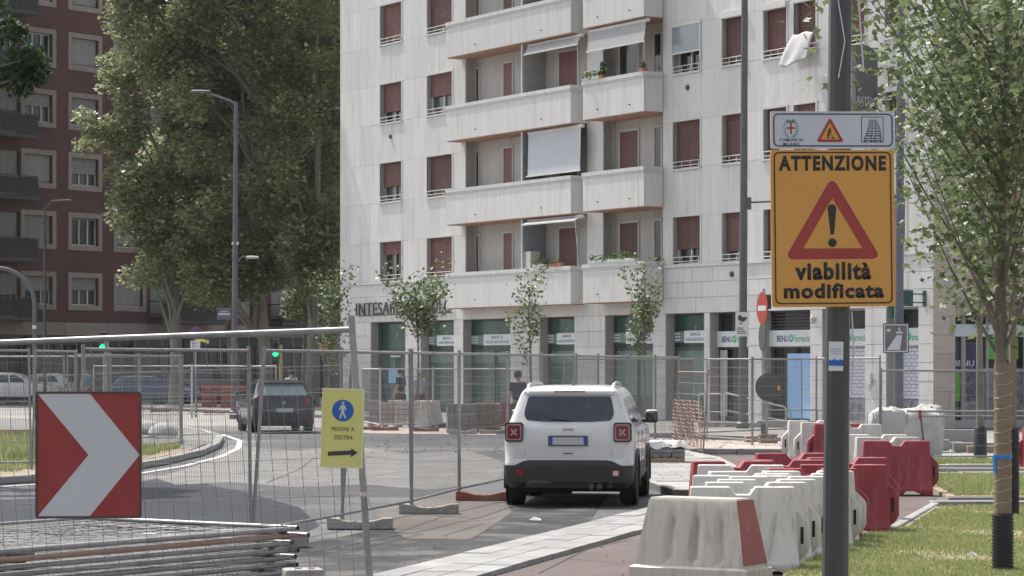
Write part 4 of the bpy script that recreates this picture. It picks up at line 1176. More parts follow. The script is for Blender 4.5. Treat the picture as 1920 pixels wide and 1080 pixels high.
# plate and recess
rear_plate(jt, rrect(-.32,.32,.84,1.03,.03), .003, .003).build('plate_recess', M['car_white'], J)
pl_ = rear_plate(jt, rrect(-.26,.26,.862,.972,.01), .018, .012).build('number_plate', M['plate_white'], J)
for sg in (-1,1): rear_plate(jt, [(sg*.26-.022-(.022 if sg>0 else -.022),.866),(sg*.26+.022-(.022 if sg>0 else -.022),.866),(sg*.26+.022-(.022 if sg>0 else -.022),.968),(sg*.26-.022-(.022 if sg>0 else -.022),.968)], .021, .003).build('plate_band', M['plate_blue'], pl_)
fr_ = MB(); fr_.ring([(p[0],p[1]) for p in rrect(-.275,.275,.846,.988,.012)], [(p[0],p[1]) for p in rrect(-.26,.26,.862,.972,.012)], .018, .01); fr_.build('plate_frame', M['sign_back'], pl_)
text('Jeep', .16, .055, M['chrome'], J, (0,.024,1.075), bold=.02, ext=.004)
rear_plate(jt, [(-.07,.735),(.07,.735),(.06,.75),(-.06,.75)], .006, .004).build('handle', M['sign_back'], J)
lines = MB()
for sg in (-1,1): lines.add([(sg*(.60),interp(jt,.70,1)-.003,.70),(sg*(.604),interp(jt,.7,1)-.003,.70),(sg*.62,interp(jt,.95,1)-.003,.90),(sg*.616,interp(jt,.95,1)-.003,.90)],[(0,1,2,3)])
for (xa,za,xb,zb_) in ((-.60,.655,-.62,.88),(.60,.655,.62,.88)):
    pass
lines.build('panel_gap', M['sign_back'], J)
for sg in (-1,1):
    side_plate(jt, ((.62,1.16),(1.25,1.16),(1.22,1.50),(.72,1.50)), sg).build('side_window', M['auto_glass'], J)
    side_plate(jt, ((1.30,1.15),(2.00,1.15),(1.95,1.51),(1.27,1.51)), sg).build('side_window', M['auto_glass'], J)
    side_plate(jt, ((2.06,1.15),(2.95,1.15),(2.55,1.51),(2.01,1.51)), sg).build('side_window', M['auto_glass'], J)
    dh = MB()
    for y in (1.45,2.3): dh.box((sg*.912,y,1.0),(.03,.17,.03))
    dh.build('door_handle', M['car_white'], J)
    sl = MB(); sl.bx(sg*.905-.012,sg*.905+.012,1.15,3.0,.38,.46); sl.build('door_sill', M['cladding'], J, bevel=.01)
    g = MB()
    for y in (1.25,2.03,2.98): g.bx(sg*.900-.006,sg*.900+.007,y,y+.012,.47,1.02)
    g.build('door_gap', M['sign_back'], J)
    mr = MB(); mr.box((sg*1.00,2.78,1.20),(.185,.10,.18)); 
    mo = mr.build('mirror', M['cladding'], J, smooth=True, bevel=.035, seg=3)
    MB().box((sg*1.00,2.724,1.20),(.15,.02,.13)).build('mirror_glass', M['auto_glass'], mo, bevel=.01)
    MB().box((sg*1.0,2.80,1.225),(.19,.10,.155)).build('mirror_cap', M['car_white'], mo, smooth=True, bevel=.04)
    MB().tube([(sg*.86,2.80,1.14),(sg*.95,2.79,1.15)], .03, 8).build('mirror_arm', M['cladding'], mo)
    rl = MB(); rl.tube([(sg*.60,.48,1.62),(sg*.595,.52,1.665),(sg*.59,.7,1.695),(sg*.575,1.4,1.715),(sg*.575,2.1,1.695),(sg*.58,2.25,1.655)], [.028,.028,.024,.022,.024,.02], 8)
    rl.build('roof_rail', M['alu'], J, smooth=True)
    wheel(J, sg*.795, .78); wheel(J, sg*.795, 3.35)
arches(J, jt, (.78,3.35), .375, M['cladding'])
MB().prism([(0,.62,1.66),(0,.80,1.67),(0,.70,1.735)], (.02,0,0)).build('antenna_fin', M['cladding'], J)
MB().add([(-.5,2.66,1.50),(.5,2.66,1.50),(.62,3.03,1.16),(-.62,3.03,1.16)], [(0,1,2,3)]).build('windscreen', M['auto_glass'], J)

# --- generic hatchback / van
def car(name, label, cat, loc, rot, H=1.48, L=4.2, W=1.79, paint='car_white', glass='auto_glass', van=False, lights='lamp_red', rails=False):
    C = thing(name, label, cat, loc, rot)
    h = W/2; b = 1.0 if not van else 1.15
    t = [(.22,.12,L-.12,h-.08,.2,.3),(.34,.02,L-.03,h-.02,.22,.35),(.55,.0,L,h,.22,.4),(.80,.03,L-.02,h,.2,.4),(b-.08,.07,L-.15,h-.01,.18,.35),(b-.02,.09,L-.55,h-.02,.16,.3),
         (b+.02,.11,L-1.12,h-.045,.16,.25),(b+.06,.14,L-1.2,h-.08,.15,.25),(H-.10,.42 if not van else .2,L-1.85,h-.19,.15,.25),(H-.06,.40 if not van else .2,L-1.95,h-.22,.16,.25),(H-.03,.5,L-2.1,h-.28,.2,.3),(H,.85,L-2.4,h-.42,.25,.35)]
    slices(t).build('body', M[paint], C, smooth=True)
    slices(t, grow=.008, gy=.01, z0=.20, z1=.40).build('bumper', M['cladding'], C, smooth=True)
    z0, z1 = b+.07, H-.12
    w0, w1 = h-.22, h-.34
    rear_plate(t, [(-w0,z0+.03),(-w0+.06,z0),(w0-.06,z0),(w0,z0+.03),(w1,z1),(-w1,z1)], .006,.004).build('rear_window', M[glass], C)
    MB().bx(-w1,w1,t[-3][1]-.08,t[-3][1]+.05,H-.085,H-.05).build('spoiler', M[paint], C, bevel=.01)
    for sg in (-1,1):
        yr0 = .62
        side_plate(t, ((yr0,z0),(yr0+.55,z0),(yr0+.55,z1),(yr0+.22,z1)), sg).build('side_window', M['auto_glass'], C)
        side_plate(t, ((yr0+.61,z0),(L-2.25,z0),(L-2.3,z1),(yr0+.61,z1)), sg).build('side_window', M['auto_glass'], C)
        side_plate(t, ((L-2.19,z0),(L-1.35,z0),(L-1.92,z1),(L-2.24,z1)), sg).build('side_window', M['auto_glass'], C)
        tl = rear_plate(t, [(sg*(h-.34),.80),(sg*(h-.17),.80),(sg*(h-.15),.98),(sg*(h-.30),.99)] , .008,.03).build('tail_light', M[lights], C)
        side_plate(t, ((.16,.80),(.34,.83),(.28,.98),(.17,.98)), sg, .004).build('tail_light', M[lights], C)
        side_plate(t, ((L-.62,.72),(L-.36,.70),(L-.40,.84),(L-.72,.86)), sg, .004).build('headlight', M['lamp_clear'], C)
        MB().box((sg*(h+.09),L-1.42,b+.09),(.18,.10,.13)).build('mirror', M[paint], C, smooth=True, bevel=.03)
        g = MB()
        for y in (1.22,2.0): g.bx(sg*(h-.003)-.005,sg*(h-.003)+.006,y,y+.012,.35,b-.1)
        g.build('door_gap', M['sign_back'], C)
        MB().box((sg*(h+.004),1.42,b-.12),(.03,.17,.03)).build('door_handle', M[paint], C)
        wheel(C, sg*(h-.115), .80, .32, .21); wheel(C, sg*(h-.115), L-.88, .32, .21)
        if rails: MB().tube([(sg*(h-.30),.7,H-.03),(sg*(h-.30),.85,H+.02),(sg*(h-.30),L-2.3,H+.02),(sg*(h-.3),L-2.1,H-.04)], .018, 6).build('roof_rail', M['alu'], C)
    arches(C, t, (.80,L-.88), .35, M['cladding'] if paint == 'car_dark' else M[paint], -.012)
    MB().add([(-.5,L-1.88,H-.12),(.5,L-1.88,H-.12),(h-.25,L-1.2,b+.06),(-h+.25,L-1.2,b+.06)], [(0,1,2,3)]).build('windscreen', M['auto_glass'], C)
    p = rear_plate(t, rrect(-.26,.26,.60,.71,.01), .02,.012).build('number_plate', M['plate_white'], C)
    rear_plate(t, [(-.26,.605),(-.215,.605),(-.215,.705),(-.26,.705)], .023,.003).build('plate_band', M['plate_blue'], p)
    return C, t
glass_sky = pmat('glass_sky', (.20,.27,.26), .15, c2=(.30,.37,.36), scale=2, stretch=(4,1,1), spec=.8)  # pale greenish sky reflection painted into the glass colour
M['glass_sky'] = glass_sky
V, vt = car('moving_hatchback', 'dark navy hatchback driving away on the carriageway beyond the mesh fence', 'car', (XU(533,75.5), 75.5, 0), R(12.5), H=1.50, L=4.25, W=1.80, paint='car_dark', glass='glass_sky')
bd = MB(); bd.lathe([(.01,-.0),(.06,-.004),(.06,.01)], 16, 'y', (0,interp(vt,.88,1)-.015,.88)); bd.build('badge', M['chrome'], V)
for sg in (-1,1): rear_plate(vt, rrect(sg*.6-.09,sg*.6+.09,.44,.49,.01), .02,.01).build('reflector', M['lamp_red'], V)
car('parked_estate_car', 'white car with visible front wheel, leftmost of the cars parked beyond the fence', 'car', (XU(-60,126), 126, 0), R(-93), H=1.55, L=4.4, paint='car_white')
car('parked_hatchback', 'white rounded hatchback just left of the person in teal', 'car', (XU(140,129), 129, 0), R(88), H=1.50, L=3.9, paint='car_white')
car('parked_blue_car', 'blue car half hidden behind the fence posts right of the chevron board', 'car', (XU(212,124), 124, 0), R(-95), H=1.42, L=4.2, paint='car_blue')
car('parked_van', 'grey van with a sloping windscreen left of the orange barriers', 'van', (XU(445,127), 127, 0), R(88), H=1.95, L=4.6, W=1.9, paint='car_grey', van=True)

# ------------------------------------------------------------------ people
def skin_mesh(name, joints, bones, mat, levels=2):
    me = bpy.data.meshes.new(name)
    me.from_pydata([j[0] for j in joints], bones, [])
    o = bpy.data.objects.new(name, me); COL.objects.link(o)
    md = o.modifiers.new('Skin', 'SKIN'); md.use_smooth_shade = True
    for i, j in enumerate(joints):
        r = j[1]; r = r if isinstance(r, tuple) else (r, r)
        me.skin_vertices[0].data[i].radius = r
        me.skin_vertices[0].data[i].use_root = (i == 0)
    md2 = o.modifiers.new('Sub', 'SUBSURF'); md2.levels = levels; md2.render_levels = levels
    dg = bpy.context.evaluated_depsgraph_get()
    out = bpy.data.meshes.new_from_object(o.evaluated_get(dg))
    bpy.data.objects.remove(o)
    out.name = name; out.materials.clear(); out.materials.append(mat)
    for p in out.polygons: p.use_smooth = True
    return out
def person(label, loc, rot, H=1.75, shirt='cloth_dark', trousers='cloth_trouser', hair='hair_dark', stride=.12, bald=False, arm=.0, skinm='skin'):
    p = thing('person', label, 'person', loc, rot)
    k = H/1.75; S = lambda x,y,z: (x*k,y*k,z*k)
    # one continuous body: pelvis root, spine, neck, head, arms, hands, legs, feet
    J_ = [(S(0,0,.95),(.135*k,.10*k)),(S(0,0,1.12),(.125*k,.09*k)),(S(0,0,1.32),(.155*k,.10*k)),(S(0,.0,1.44),(.11*k,.08*k)),(S(0,.01,1.51),.055*k),(S(0,.02,1.58),.075*k),(S(0,.02,1.66),(.085*k,.10*k)),(S(0,.015,1.72),.05*k),
          (S(-.17,0,1.42),.058*k),(S(-.235,-.03-arm*.3,1.16),.045*k),(S(-.25,.07+arm,.93),.034*k),(S(-.25,.10+arm,.85),(.022*k,.04*k)),
          (S(.17,0,1.42),.058*k),(S(.235,-.03,1.16),.045*k),(S(.25,.08,.93),.034*k),(S(.25,.11,.85),(.022*k,.04*k)),
          (S(-.095,stride*.3,.84),.09*k),(S(-.10,stride,.48),.062*k),(S(-.10,stride*.9,.10),.042*k),(S(-.11,stride*.9+.14,.04),(.045*k,.03*k)),
          (S(.095,-stride*.3,.84),.09*k),(S(.10,-stride*.4,.48),.062*k),(S(.10,-stride*1.6,.10),.042*k),(S(.11,-stride*1.6+.14,.04),(.045*k,.03*k))]
    B_ = [(0,1),(1,2),(2,3),(3,4),(4,5),(5,6),(6,7),(3,8),(8,9),(9,10),(10,11),(3,12),(12,13),(13,14),(14,15),(0,16),(16,17),(17,18),(18,19),(0,20),(20,21),(21,22),(22,23)]
    bm_ = skin_mesh('body', J_, B_, M[skinm]); body = link('body', bm_, p)
    # nose, ears and fingers keep the outline human even at this size
    f = MB()
    f.box(S(0,.125,1.625),(.022*k,.03*k,.04*k)); 
    for sg in (-1,1): f.box(S(sg*.088,.02,1.635),(.014*k,.03*k,.055*k))
    for sg, y0 in ((-1,.10+arm),(1,.11)):
        for q in range(4): f.tube([S(sg*.25,y0-.03+q*.02,.83),S(sg*.252,y0-.02+q*.02,.765-.008*abs(q-1.5)),S(sg*.24,y0-.012+q*.02,.735)], .009*k, 5)
        f.tube([S(sg*.235,y0+.04,.86),S(sg*.22,y0+.055,.81)], .010*k, 5)
    f.build('features', M[skinm], body, smooth=True)
    sj = [(a[0], tuple(x*1.24+.012 for x in (a[1] if isinstance(a[1], tuple) else (a[1],a[1])))) for a in J_]
    sh = skin_mesh('shirt', [(S(0,0,.90), sj[0][1]), sj[1], sj[2], sj[3], sj[8], (tuple(lerp(J_[8][0][i],J_[9][0][i],.9) for i in range(3)), (.058*k,.058*k)), sj[12], (tuple(lerp(J_[12][0][i],J_[13][0][i],.9) for i in range(3)), (.058*k,.058*k))],
                   [(0,1),(1,2),(2,3),(3,4),(4,5),(3,6),(6,7)], M[shirt]); link('shirt', sh, p)
    tj = [((0,0,.98*k), (.142*k,.105*k)), sj[16], sj[17], (J_[18][0], (.058*k,.058*k)), sj[20], sj[21], (J_[22][0], (.058*k,.058*k))]
    link('trousers', skin_mesh('trousers', tj, [(0,1),(1,2),(2,3),(0,4),(4,5),(5,6)], M[trousers]), p)
    for a in (19,23):
        c = J_[a][0]; MB().box((c[0], c[1]-.07*k, .045*k), (.10*k,.27*k,.085*k)).build('shoe', M['cladding'], p, bevel=.03, smooth=True)
    if not bald:
        hm = MB(); n = 12
        prof = [(.02,.128),(.07,.115),(.098,.07),(.106,.02),(.10,-.035),(.085,-.06)]
        hm.lathe([(r*k, z*k) for r, z in prof], 14, 'z', S(0,.005,1.655))
        hm.build('hair', M[hair], p, smooth=True)
    return p
person('person with dark hair in a dark T-shirt standing just left of the white SUV', (XU(971,72.5), 72.5, 0), R(25), 1.76)
person('person in a pale blue shirt behind the wire fence, right of the yellow notice', (XU(786,89), 89, .10), R(-150), 1.62, shirt='cloth_blue', hair='hair_dark', bald=True)
person('person in a teal T-shirt walking by the parked cars at far left', (XU(163,112), 112, 0), R(200), 1.74, shirt='cloth_teal', stride=.18)
person('person in a white shirt seen above the roof of the navy hatchback', (XU(546,96), 96, 0), R(10), 1.72, shirt='cloth_white', trousers='cloth_white')
person('person in dark blue with a red strap at the bank doorway', (XU(751,88), 88, .10), R(60), 1.70, shirt='cloth_dark')
# ------------------------------------------------------------------ mesh fences
def fence(label, a, b, h=2.0, z0=.14, sp=.045, hz=.22, lean=(0,0), post_up=.04, group='temporary mesh fence panels', wr=.0021, za=None, net=False, rail='galv', tr=.021, zb=None, legs=True, mid=False):
    """upright panel between ground points a and b"""
    a = Vector((a[0],a[1],0)); b = Vector((b[0],b[1],0))
    L_ = (b-a).length; rz = math.atan2(b.y-a.y, b.x-a.x)
    t = thing('mesh_fence', label, 'fence', a, rz, group)
    lx, ly = lean
    def pt(x, z): return Vector((x + lx*(z-z0)/h, ly*(z-z0)/h, z))
    for x in (0.02, L_-.02):
        MB().tube([pt(x, z0-.12), pt(x, z0), pt(x, z0+h), pt(x, z0+h+post_up)], tr, 8).build('post', M[rail], t, smooth=True)
    for z in (z0+h-.01, z0+.03):
        MB().tube([pt(.02,z), pt(L_-.02,z)], tr*.92, 8).build('rail', M[rail], t, smooth=True)
    w = MB(); n = int(L_/sp)
    for i in range(1, n):
        x = L_*i/n; j = random.uniform(-.004,.004)
        w.tube([pt(x+j,z0+.03), pt(x-j,z0+h-.02)], wr, 3, caps=False)
    m = int(h/hz)
    for i in range(1, m):
        z = z0 + h*i/m
        w.tube([pt(.02,z)+Vector((0,-.004,0)), pt(L_*.5,z-random.uniform(0,.012))+Vector((0,-.004,0)), pt(L_-.02,z)+Vector((0,-.004,0))], wr*1.25, 3, caps=False)
    w.build('wire_mesh', M['galv_wire'], t)
    return t
foot_mb = MB()
nx = 14; prof = []
for i in range(nx+1):
    x = -.39 + .78*i/nx; q = abs(x)/.39
    prof.append((x, .085 + .05*min(1, (q/.75)**2)))
foot_mb.prism([(-.39,-.11,0),(.39,-.11,0)] + [(p[0],-.11,p[1]) for p in reversed(prof)], (0,.22,0))
foot_me = foot_mb.mesh('block', M['concrete'], bevel=.012)
hol_me = MB().lathe([(.001,0),(.028,0),(.028,.004)], 10, 'z').mesh('socket', M['black_hole'])
foot_red = foot_mb.mesh('block', M['red_foot'], bevel=.012)
def foot(label, x, y, rz, red=False, s=1):
    t = thing('fence_foot_block', label, 'fence block', (x,y,0), rz, 'blocks carrying the mesh fence posts')
    o = link('block', foot_red if red else foot_me, t); t.scale = (s,s,s)
    for hx, hz_ in ((-.06,.0875),(.06,.0875),(.27,.117),(-.27,.117)): link('socket', hol_me, t, (hx,0,hz_))
C = [(-4.2,26.2),(-2.83,29.0),(-2.05,32.2),(-1.33,35.3),(-.77,38.8),(-.07,42.3),(.52,45.7),(1.18,49.2),(1.70,52.6),(2.45,56.0),(3.2,59.6),(3.95,63.2)]
names = ['wide mesh fence panel along the road behind the chevron board','mesh fence panel behind the yellow pedestrian notice','mesh fence panel just right of the yellow notice, between two concrete feet',
         'mesh fence panel ending at the reddish foot left of the SUV','mesh fence panel partly hidden by the rear left of the white SUV','mesh fence panel behind the left end of the SUV roof','mesh fence panel above the middle of the SUV roof',
         'mesh fence panel above the right half of the SUV roof','mesh fence panel just right of the SUV roof rail','mesh fence panel above the SUV door mirror','mesh fence panel left of the orange netting']
for i in range(len(C)-1):
    ln = [( .03,.05),(.05,-.12),(0,.02),(.0,.0),(.02,0),(-.06,.0),(-.05,.03),(.03,0),(.05,.02),(0,0),(.03,0)][i]
    fence(names[i], C[i], C[i+1], lean=ln, sp=.042, wr=.0018)
foot('concrete fence foot below the yellow pedestrian notice', -1.83, 32.1, R(-4))
foot('concrete fence foot between the yellow notice and the SUV', -1.10, 35.3, R(-3))
foot('rust-red fence foot left of the SUV rear wheel', -.42, 38.7, R(-5), True, 1.0)
foot('concrete fence foot hidden behind the flat panel stack', -2.6, 28.9, R(10))
I = [(-12.2,44.2),(-8.46,47.0),(-8.3,50.5),(-8.15,54.0),(-8.0,57.5),(-7.55,60.8),(-7.95,64.3),(-11.0,65.8),(-14.3,66.4)]
nm = ['left edge of the photo on the grassy traffic island','second post from the left on the grassy island','island, behind the left half of the chevron board','island, behind the right half of the chevron board','island, right of the chevron board',
      'tip of the traffic island above the curved kerb','far side of the island tip','far side of the island, leftmost']
for i in range(len(I)-1): fence('mesh fence panel at the ' + nm[i], I[i], I[i+1], sp=.05, z0=.22 if i in (0,1) else .16, h=2.0, lean=(random.uniform(-.06,.06), random.uniform(-.06,.06)), group='mesh fence round the traffic island', wr=.0019)
E = [(-15.0,95.5),(-11.4,95),(-8.3,94)]
for i in range(2): fence(['mesh fence panel in front of the grey van, near the orange barriers','mesh fence panel left of the lamp post, behind the navy hatchback'][i], E[i], E[i+1], h=1.75, sp=.07, group='far mesh fence panels across the road', wr=.003, rail='galv_light')
E2 = [(-4.75,84.5),(-3.95,79.8),(-2.45,82.5),(.9,82.0)]
for i in range(3): fence(['short leaning mesh panel left of the netted white barriers','mesh panel in front of the netted white barriers','mesh panel in front of the paver pallets'][i], E2[i], E2[i+1], h=1.7, sp=.06, z0=.12, group='far mesh fence panels across the road', wr=.003, rail='galv_light')
F1 = [((4.93,67.5),(5.80,64.4),'mesh fence panel left of the dark lamp pole'), ((5.80,64.4),(7.9,66.8),'mesh fence panel in front of the pharmacy door'), ((3.95,63.2),(4.75,69.8),'mesh fence panel behind the orange netting'),
      ((4.8,71.0),(8.3,76.3),'tall mesh fence panel running from the green shop window to the pharmacy'), ((6.4,56.2),(7.31,53.0),'mesh fence panel behind the tall sign pole'), ((7.31,53.0),(10.8,53.3),'mesh fence panel in front of the bulk bags at right'),
      ((1.3,69.5),(4.6,70.5),'mesh fence panel in front of the green bank windows')]
for k, (a,b,l) in enumerate(F1): fence(l, a, b, h=2.0 if k != 5 else 1.75, sp=.06, z0=.10, group='mesh fence along the pavement before the white building', wr=.0021, lean=(random.uniform(-.05,.05),0))
# orange netted panel, leaning
on = fence('narrow leaning barrier panel wrapped in orange netting', (3.72,61.2), (4.15,57.8), h=1.75, sp=.11, z0=.05, lean=(-.08,.12), group='mesh fence along the pavement before the white building', wr=.004, rail='rusty', tr=.018)
nb = MB(); n1, n2 = 26, 12
for i in range(n1+1):
    x = 3.4*i/n1
    nb.tube([(x+.03*math.sin(k*1.3+i),-.03-.02*math.sin(i*2+k),.15+1.0*k/6) for k in range(7)], .0055, 3, caps=False)
for k in range(n2+1):
    z = .15+1.0*k/n2
    nb.tube([(3.4*i/12,-.035-.02*math.sin(i*1.7+k),z+.02*math.sin(i*2.3+k)) for i in range(13)], .006, 3, caps=False)
nb.build('netting', M['orange_net'], on)

# ------------------------------------------------------------------ near fence panel, chevron board, yellow notice
NF_ = thing('mesh_fence', 'nearest mesh fence panel with wide spaced wires, top rail across the left third', 'fence', (0,0,0), 0, 'temporary mesh fence panels')
TL, TR, BR_, BLc = P(-330,656,18.6), P(660,618,18.0), P(699,1168,17.9), P(-300,1190,18.5)
def nq(s, t, off=0): return lerp(lerp(BLc, BR_, s), lerp(TL, TR, s), t) + Vector((0,-off,0))
MB().tube([nq(1,-.1), nq(1,0), nq(1,1), nq(1,1)+Vector((-.006,0,.095))], .0235, 12).build('post', M['galv'], NF_, smooth=True)
MB().tube([nq(0,-.1), nq(0,1)], .0235, 12).build('post', M['galv'], NF_, smooth=True)
MB().tube([nq(0,1), nq(.5,1)+Vector((0,0,.004)), nq(1,1)], .0205, 12).build('rail', M['galv'], NF_, smooth=True)
MB().tube([nq(0,0), nq(1,0)], .0205, 12).build('rail', M['galv'], NF_, smooth=True)
w = MB(); n = 37
for i in range(1, n):
    s = i/n; j = random.uniform(-.003,.003)
    w.tube([nq(s+j,0), nq(s,.25), nq(s-j*.6,.6), nq(s-j,1)], .0021, 5, caps=False)
for i in range(1, 9):
    t = i/9 - .01 + (.02 if i%2 else 0)
    w.tube([nq(0,t,.004), nq(.3,t+random.uniform(-.006,.006),.004), nq(.7,t+random.uniform(-.006,.006),.004), nq(1,t,.004)], .0023, 5, caps=False)
w.build('wire_mesh', M['galv_wire'], NF_)
tp = MB(); tp.lathe([(.026,0),(.027,.03)], 12, 'z', nq(1,.43)); tp.tube([nq(1,.43)+Vector((.02,-.02,.01)), nq(1,.41)+Vector((.05,-.03,-.03))], .008, 5); tp.build('tape', M['lamp_clear'], NF_)

CH = thing('chevron_board', 'red board with a white arrow chevron pointing right, hung on the near fence', 'traffic sign', P(166,853,18.02), R(3))
W2, H2 = .352, .425
back = MB(); back.prism([(p[0],0,p[1]) for p in rrect(-W2,W2,-H2,H2,.02)], (0,.018,0)); back.build('board', M['chev_red'], CH, bevel=.002)
rim = MB(); rim.ring(rrect(-W2-.004,W2+.004,-H2-.004,H2+.004,.022), rrect(-W2+.007,W2-.007,-H2+.007,H2-.007,.018), .02, .03); rim.build('rim', M['sign_back'], CH)
wch = MB(); wch.flat([(-W2+.012,H2-.012),(.02,H2-.012),(W2-.008,0.0),(.0,-H2+.012),(-W2+.012,-H2+.012),(.0,-.0)], -.001, .002); 
wch = MB(); wch.add([(-W2+.012,-.004,H2-.012),(.01,-.004,H2-.012),(W2-.008,-.004,0),(.0,-.004,0),(.01,-.004,-H2+.012),(-W2+.012,-.004,-H2+.012)], [(0,3,2,1),(3,5,4,2)]); wch.build('chevron', M['chev_white'], CH)
bb = MB()
for z in (-.25,.25): bb.bx(-.30,.30,.02,.035,z-.015,z+.015)
bb.build('back_strap', M['galv'], CH)

YN = thing('pedestrian_notice', 'yellow notice reading PEDONI A DESTRA with a blue walking figure, on the fence post', 'notice', P(642,803,17.75), R(-2))
YN.rotation_euler = (0, R(1.6), R(-2))
W3, H3 = .141, .265
yb_ = MB(); nn = 6
vs = [(lerp(-W3,W3,i/nn), -.010*math.sin(i*1.1)-.006*j, lerp(-H3,H3,j/4)) for j in range(5) for i in range(nn+1)]
yb_.prism([(-W3,0,-H3),(W3,0,-H3),(W3,0,H3),(-W3,0,H3)], (0,.004,0)); yb_.build('sheet', M['paper_yellow'], YN)
ef = MB(); ef.ring([(-W3,-H3),(W3,-H3),(W3,H3),(-W3,H3)], [(-W3+.008,-H3+.012),(W3-.012,-H3+.012),(W3-.012,H3-.012),(-W3+.008,H3-.012)], -.001, .0015); ef.build('sleeve_edge', pmat('sleeve_edge', (.66,.66,.36), .3, c2=(.7,.7,.42), scale=5), YN)
MB().flat(circ(.072,32,0,.118), -.001, .002).build('disc', M['sign_blue'], YN)
pf = MB(); f = lambda L_: pf.flat([(x*.001, .118+z*.001) for x,z in L_], -.0035, .002)
pf.flat(circ(.009,12,0,.168), -.0035, .002)
f([(-11,38),(9,38),(16,28),(26,4),(19,-1),(10,16),(9,-8),(24,-50),(14,-54),(0,-18),(-12,-54),(-24,-50),(-10,-8),(-10,16),(-22,2),(-28,8),(-16,30)])
pf.build('walking_figure', M['chev_white'], YN)
text('PEDONI A', .150, .028, M['dark_text'], YN, (.004,-.002,-.005), ext=.001, bold=.0, spacing=1.15)
text('DESTRA', .120, .028, M['dark_text'], YN, (.010,-.002,-.060), ext=.001, bold=.0, spacing=1.15)
am = MB(); am.flat([(-.092,-.170),(.060,-.160),(.060,-.148),(.103,-.160),(.060,-.185),(.060,-.178),(-.092,-.190)][::-1], -.001, .002)
am = MB(); am.prism([(x,-.003,z) for x,z in [(-.092,-.186),(.062,-.174),(.062,-.192),(.106,-.158),(.062,-.132),(.062,-.146),(-.092,-.158)]], (0,.002,0)); am.build('arrow', M['dark_text'], YN)

# ------------------------------------------------------------------ stack of flat panels on the ground
d1 = Vector((1.89,-1.33,0)).normalized(); d2 = Vector((-d1.y*-1*-1, 0, 0))
rzs = math.atan2(d1.y, d1.x)
stk_lab = ['topmost','second from the top','third from the top','fourth from the top','fifth from the top','sixth from the top','seventh from the top','eighth from the top','ninth from the top','lowest']
zt = .715
for k in range(10):
    z = zt - k*.056
    t = thing('flat_mesh_fence', 'mesh fence panel lying flat, %s of the stack at bottom left' % stk_lab[k], 'fence', (-3.50+random.uniform(-.05,.05)*(k>0), 21.95+random.uniform(-.06,.06)*(k>0), z), rzs + (random.uniform(-.015,.015) if k else 0), 'mesh fence panels lying in a stack')
    Wd, Ln = 2.22, 3.5
    # local: x along short side, -y along long side
    rc = 'rusty' if k == 1 else 'galv'
    ext = .10 if k % 2 else .03
    MB().tube([(0,.02,0),(0,-Ln-.03,0)], .021, 10).build('rail', M['galv'], t, smooth=True)
    MB().tube([(Wd,.02,0),(Wd,-Ln-.03,0)], .021, 10).build('rail', M[rc], t, smooth=True)
    for y in (0, -Ln):
        p_ = MB().tube([(-.06,y,.004),(Wd+ext,y,.004)], .021, 12).build('post', M['galv'], t, smooth=True)
        MB().lathe([(.001,Wd+ext+.001),(.017,Wd+ext+.001),(.017,Wd+ext+.002)], 12, 'x', (0,y,.004)).build('tube_end', M['tube_inside'], p_)
    w = MB()
    for i in range(1, 62):
        y = -Ln*i/62
        w.tube([(0,y,-.004),(Wd*.5,y,-.012+random.uniform(-.006,.006)),(Wd,y,-.004)], .0023, 3, caps=False)
    for i in range(1, 9):
        x = Wd*i/9
        w.tube([(x,0,.0),(x,-Ln*.5,-.012),(x,-Ln,.0)], .0026, 3, caps=False)
    w.build('wire_mesh', M['stack_wire'], t)
    cl = MB(); cl.box((Wd-.03,-.12-.03*k,0),(.07,.06,.055)); cl.tube([(Wd-.03,-.12-.03*k,-.03),(Wd-.03,-.12-.03*k,.035)], .009, 6); cl.build('clamp', M['sign_back'], t, bevel=.006)
for k in range(5):
    t = thing('loose_tube', ['galvanised tube end poking out of the stack, uppermost at bottom left','dark tube end, second from the top at bottom left','tube end with bright rim, third from the top at bottom left','tube end, fourth from the top at bottom left','tube end, lowest at bottom left'][k], 'tube', P([63,48,58,55,50][k],[1037,1051,1064,1075,1086][k],18.6), R(4), 'tube ends at the left of the stack')
    MB().tube([(0,0,0),(-1.9,-.25,.004)], .019, 12).build('tube', M['galv'] if k != 1 else M['pole_lamp'], t, smooth=True)
    e_ = MB().tube([(.0015,0,0),(.0045,.0006,0)], .0155, 12).build('tube_end', M['tube_inside'], t)
cbk = thing('concrete_block', 'pale concrete base block with round sockets lying by the right end of the panel stack', 'block', P(572,1066,19.9), R(12))
MB().bx(-.16,.13,-.12,.12,-.16,0).build('block', M['concrete'], cbk, bevel=.015)
for x in (-.05,.05): MB().lathe([(.001,.002),(.026,.002),(.026,.004)], 12, 'z', (x,0,0)).build('socket', M['black_hole'], cbk)

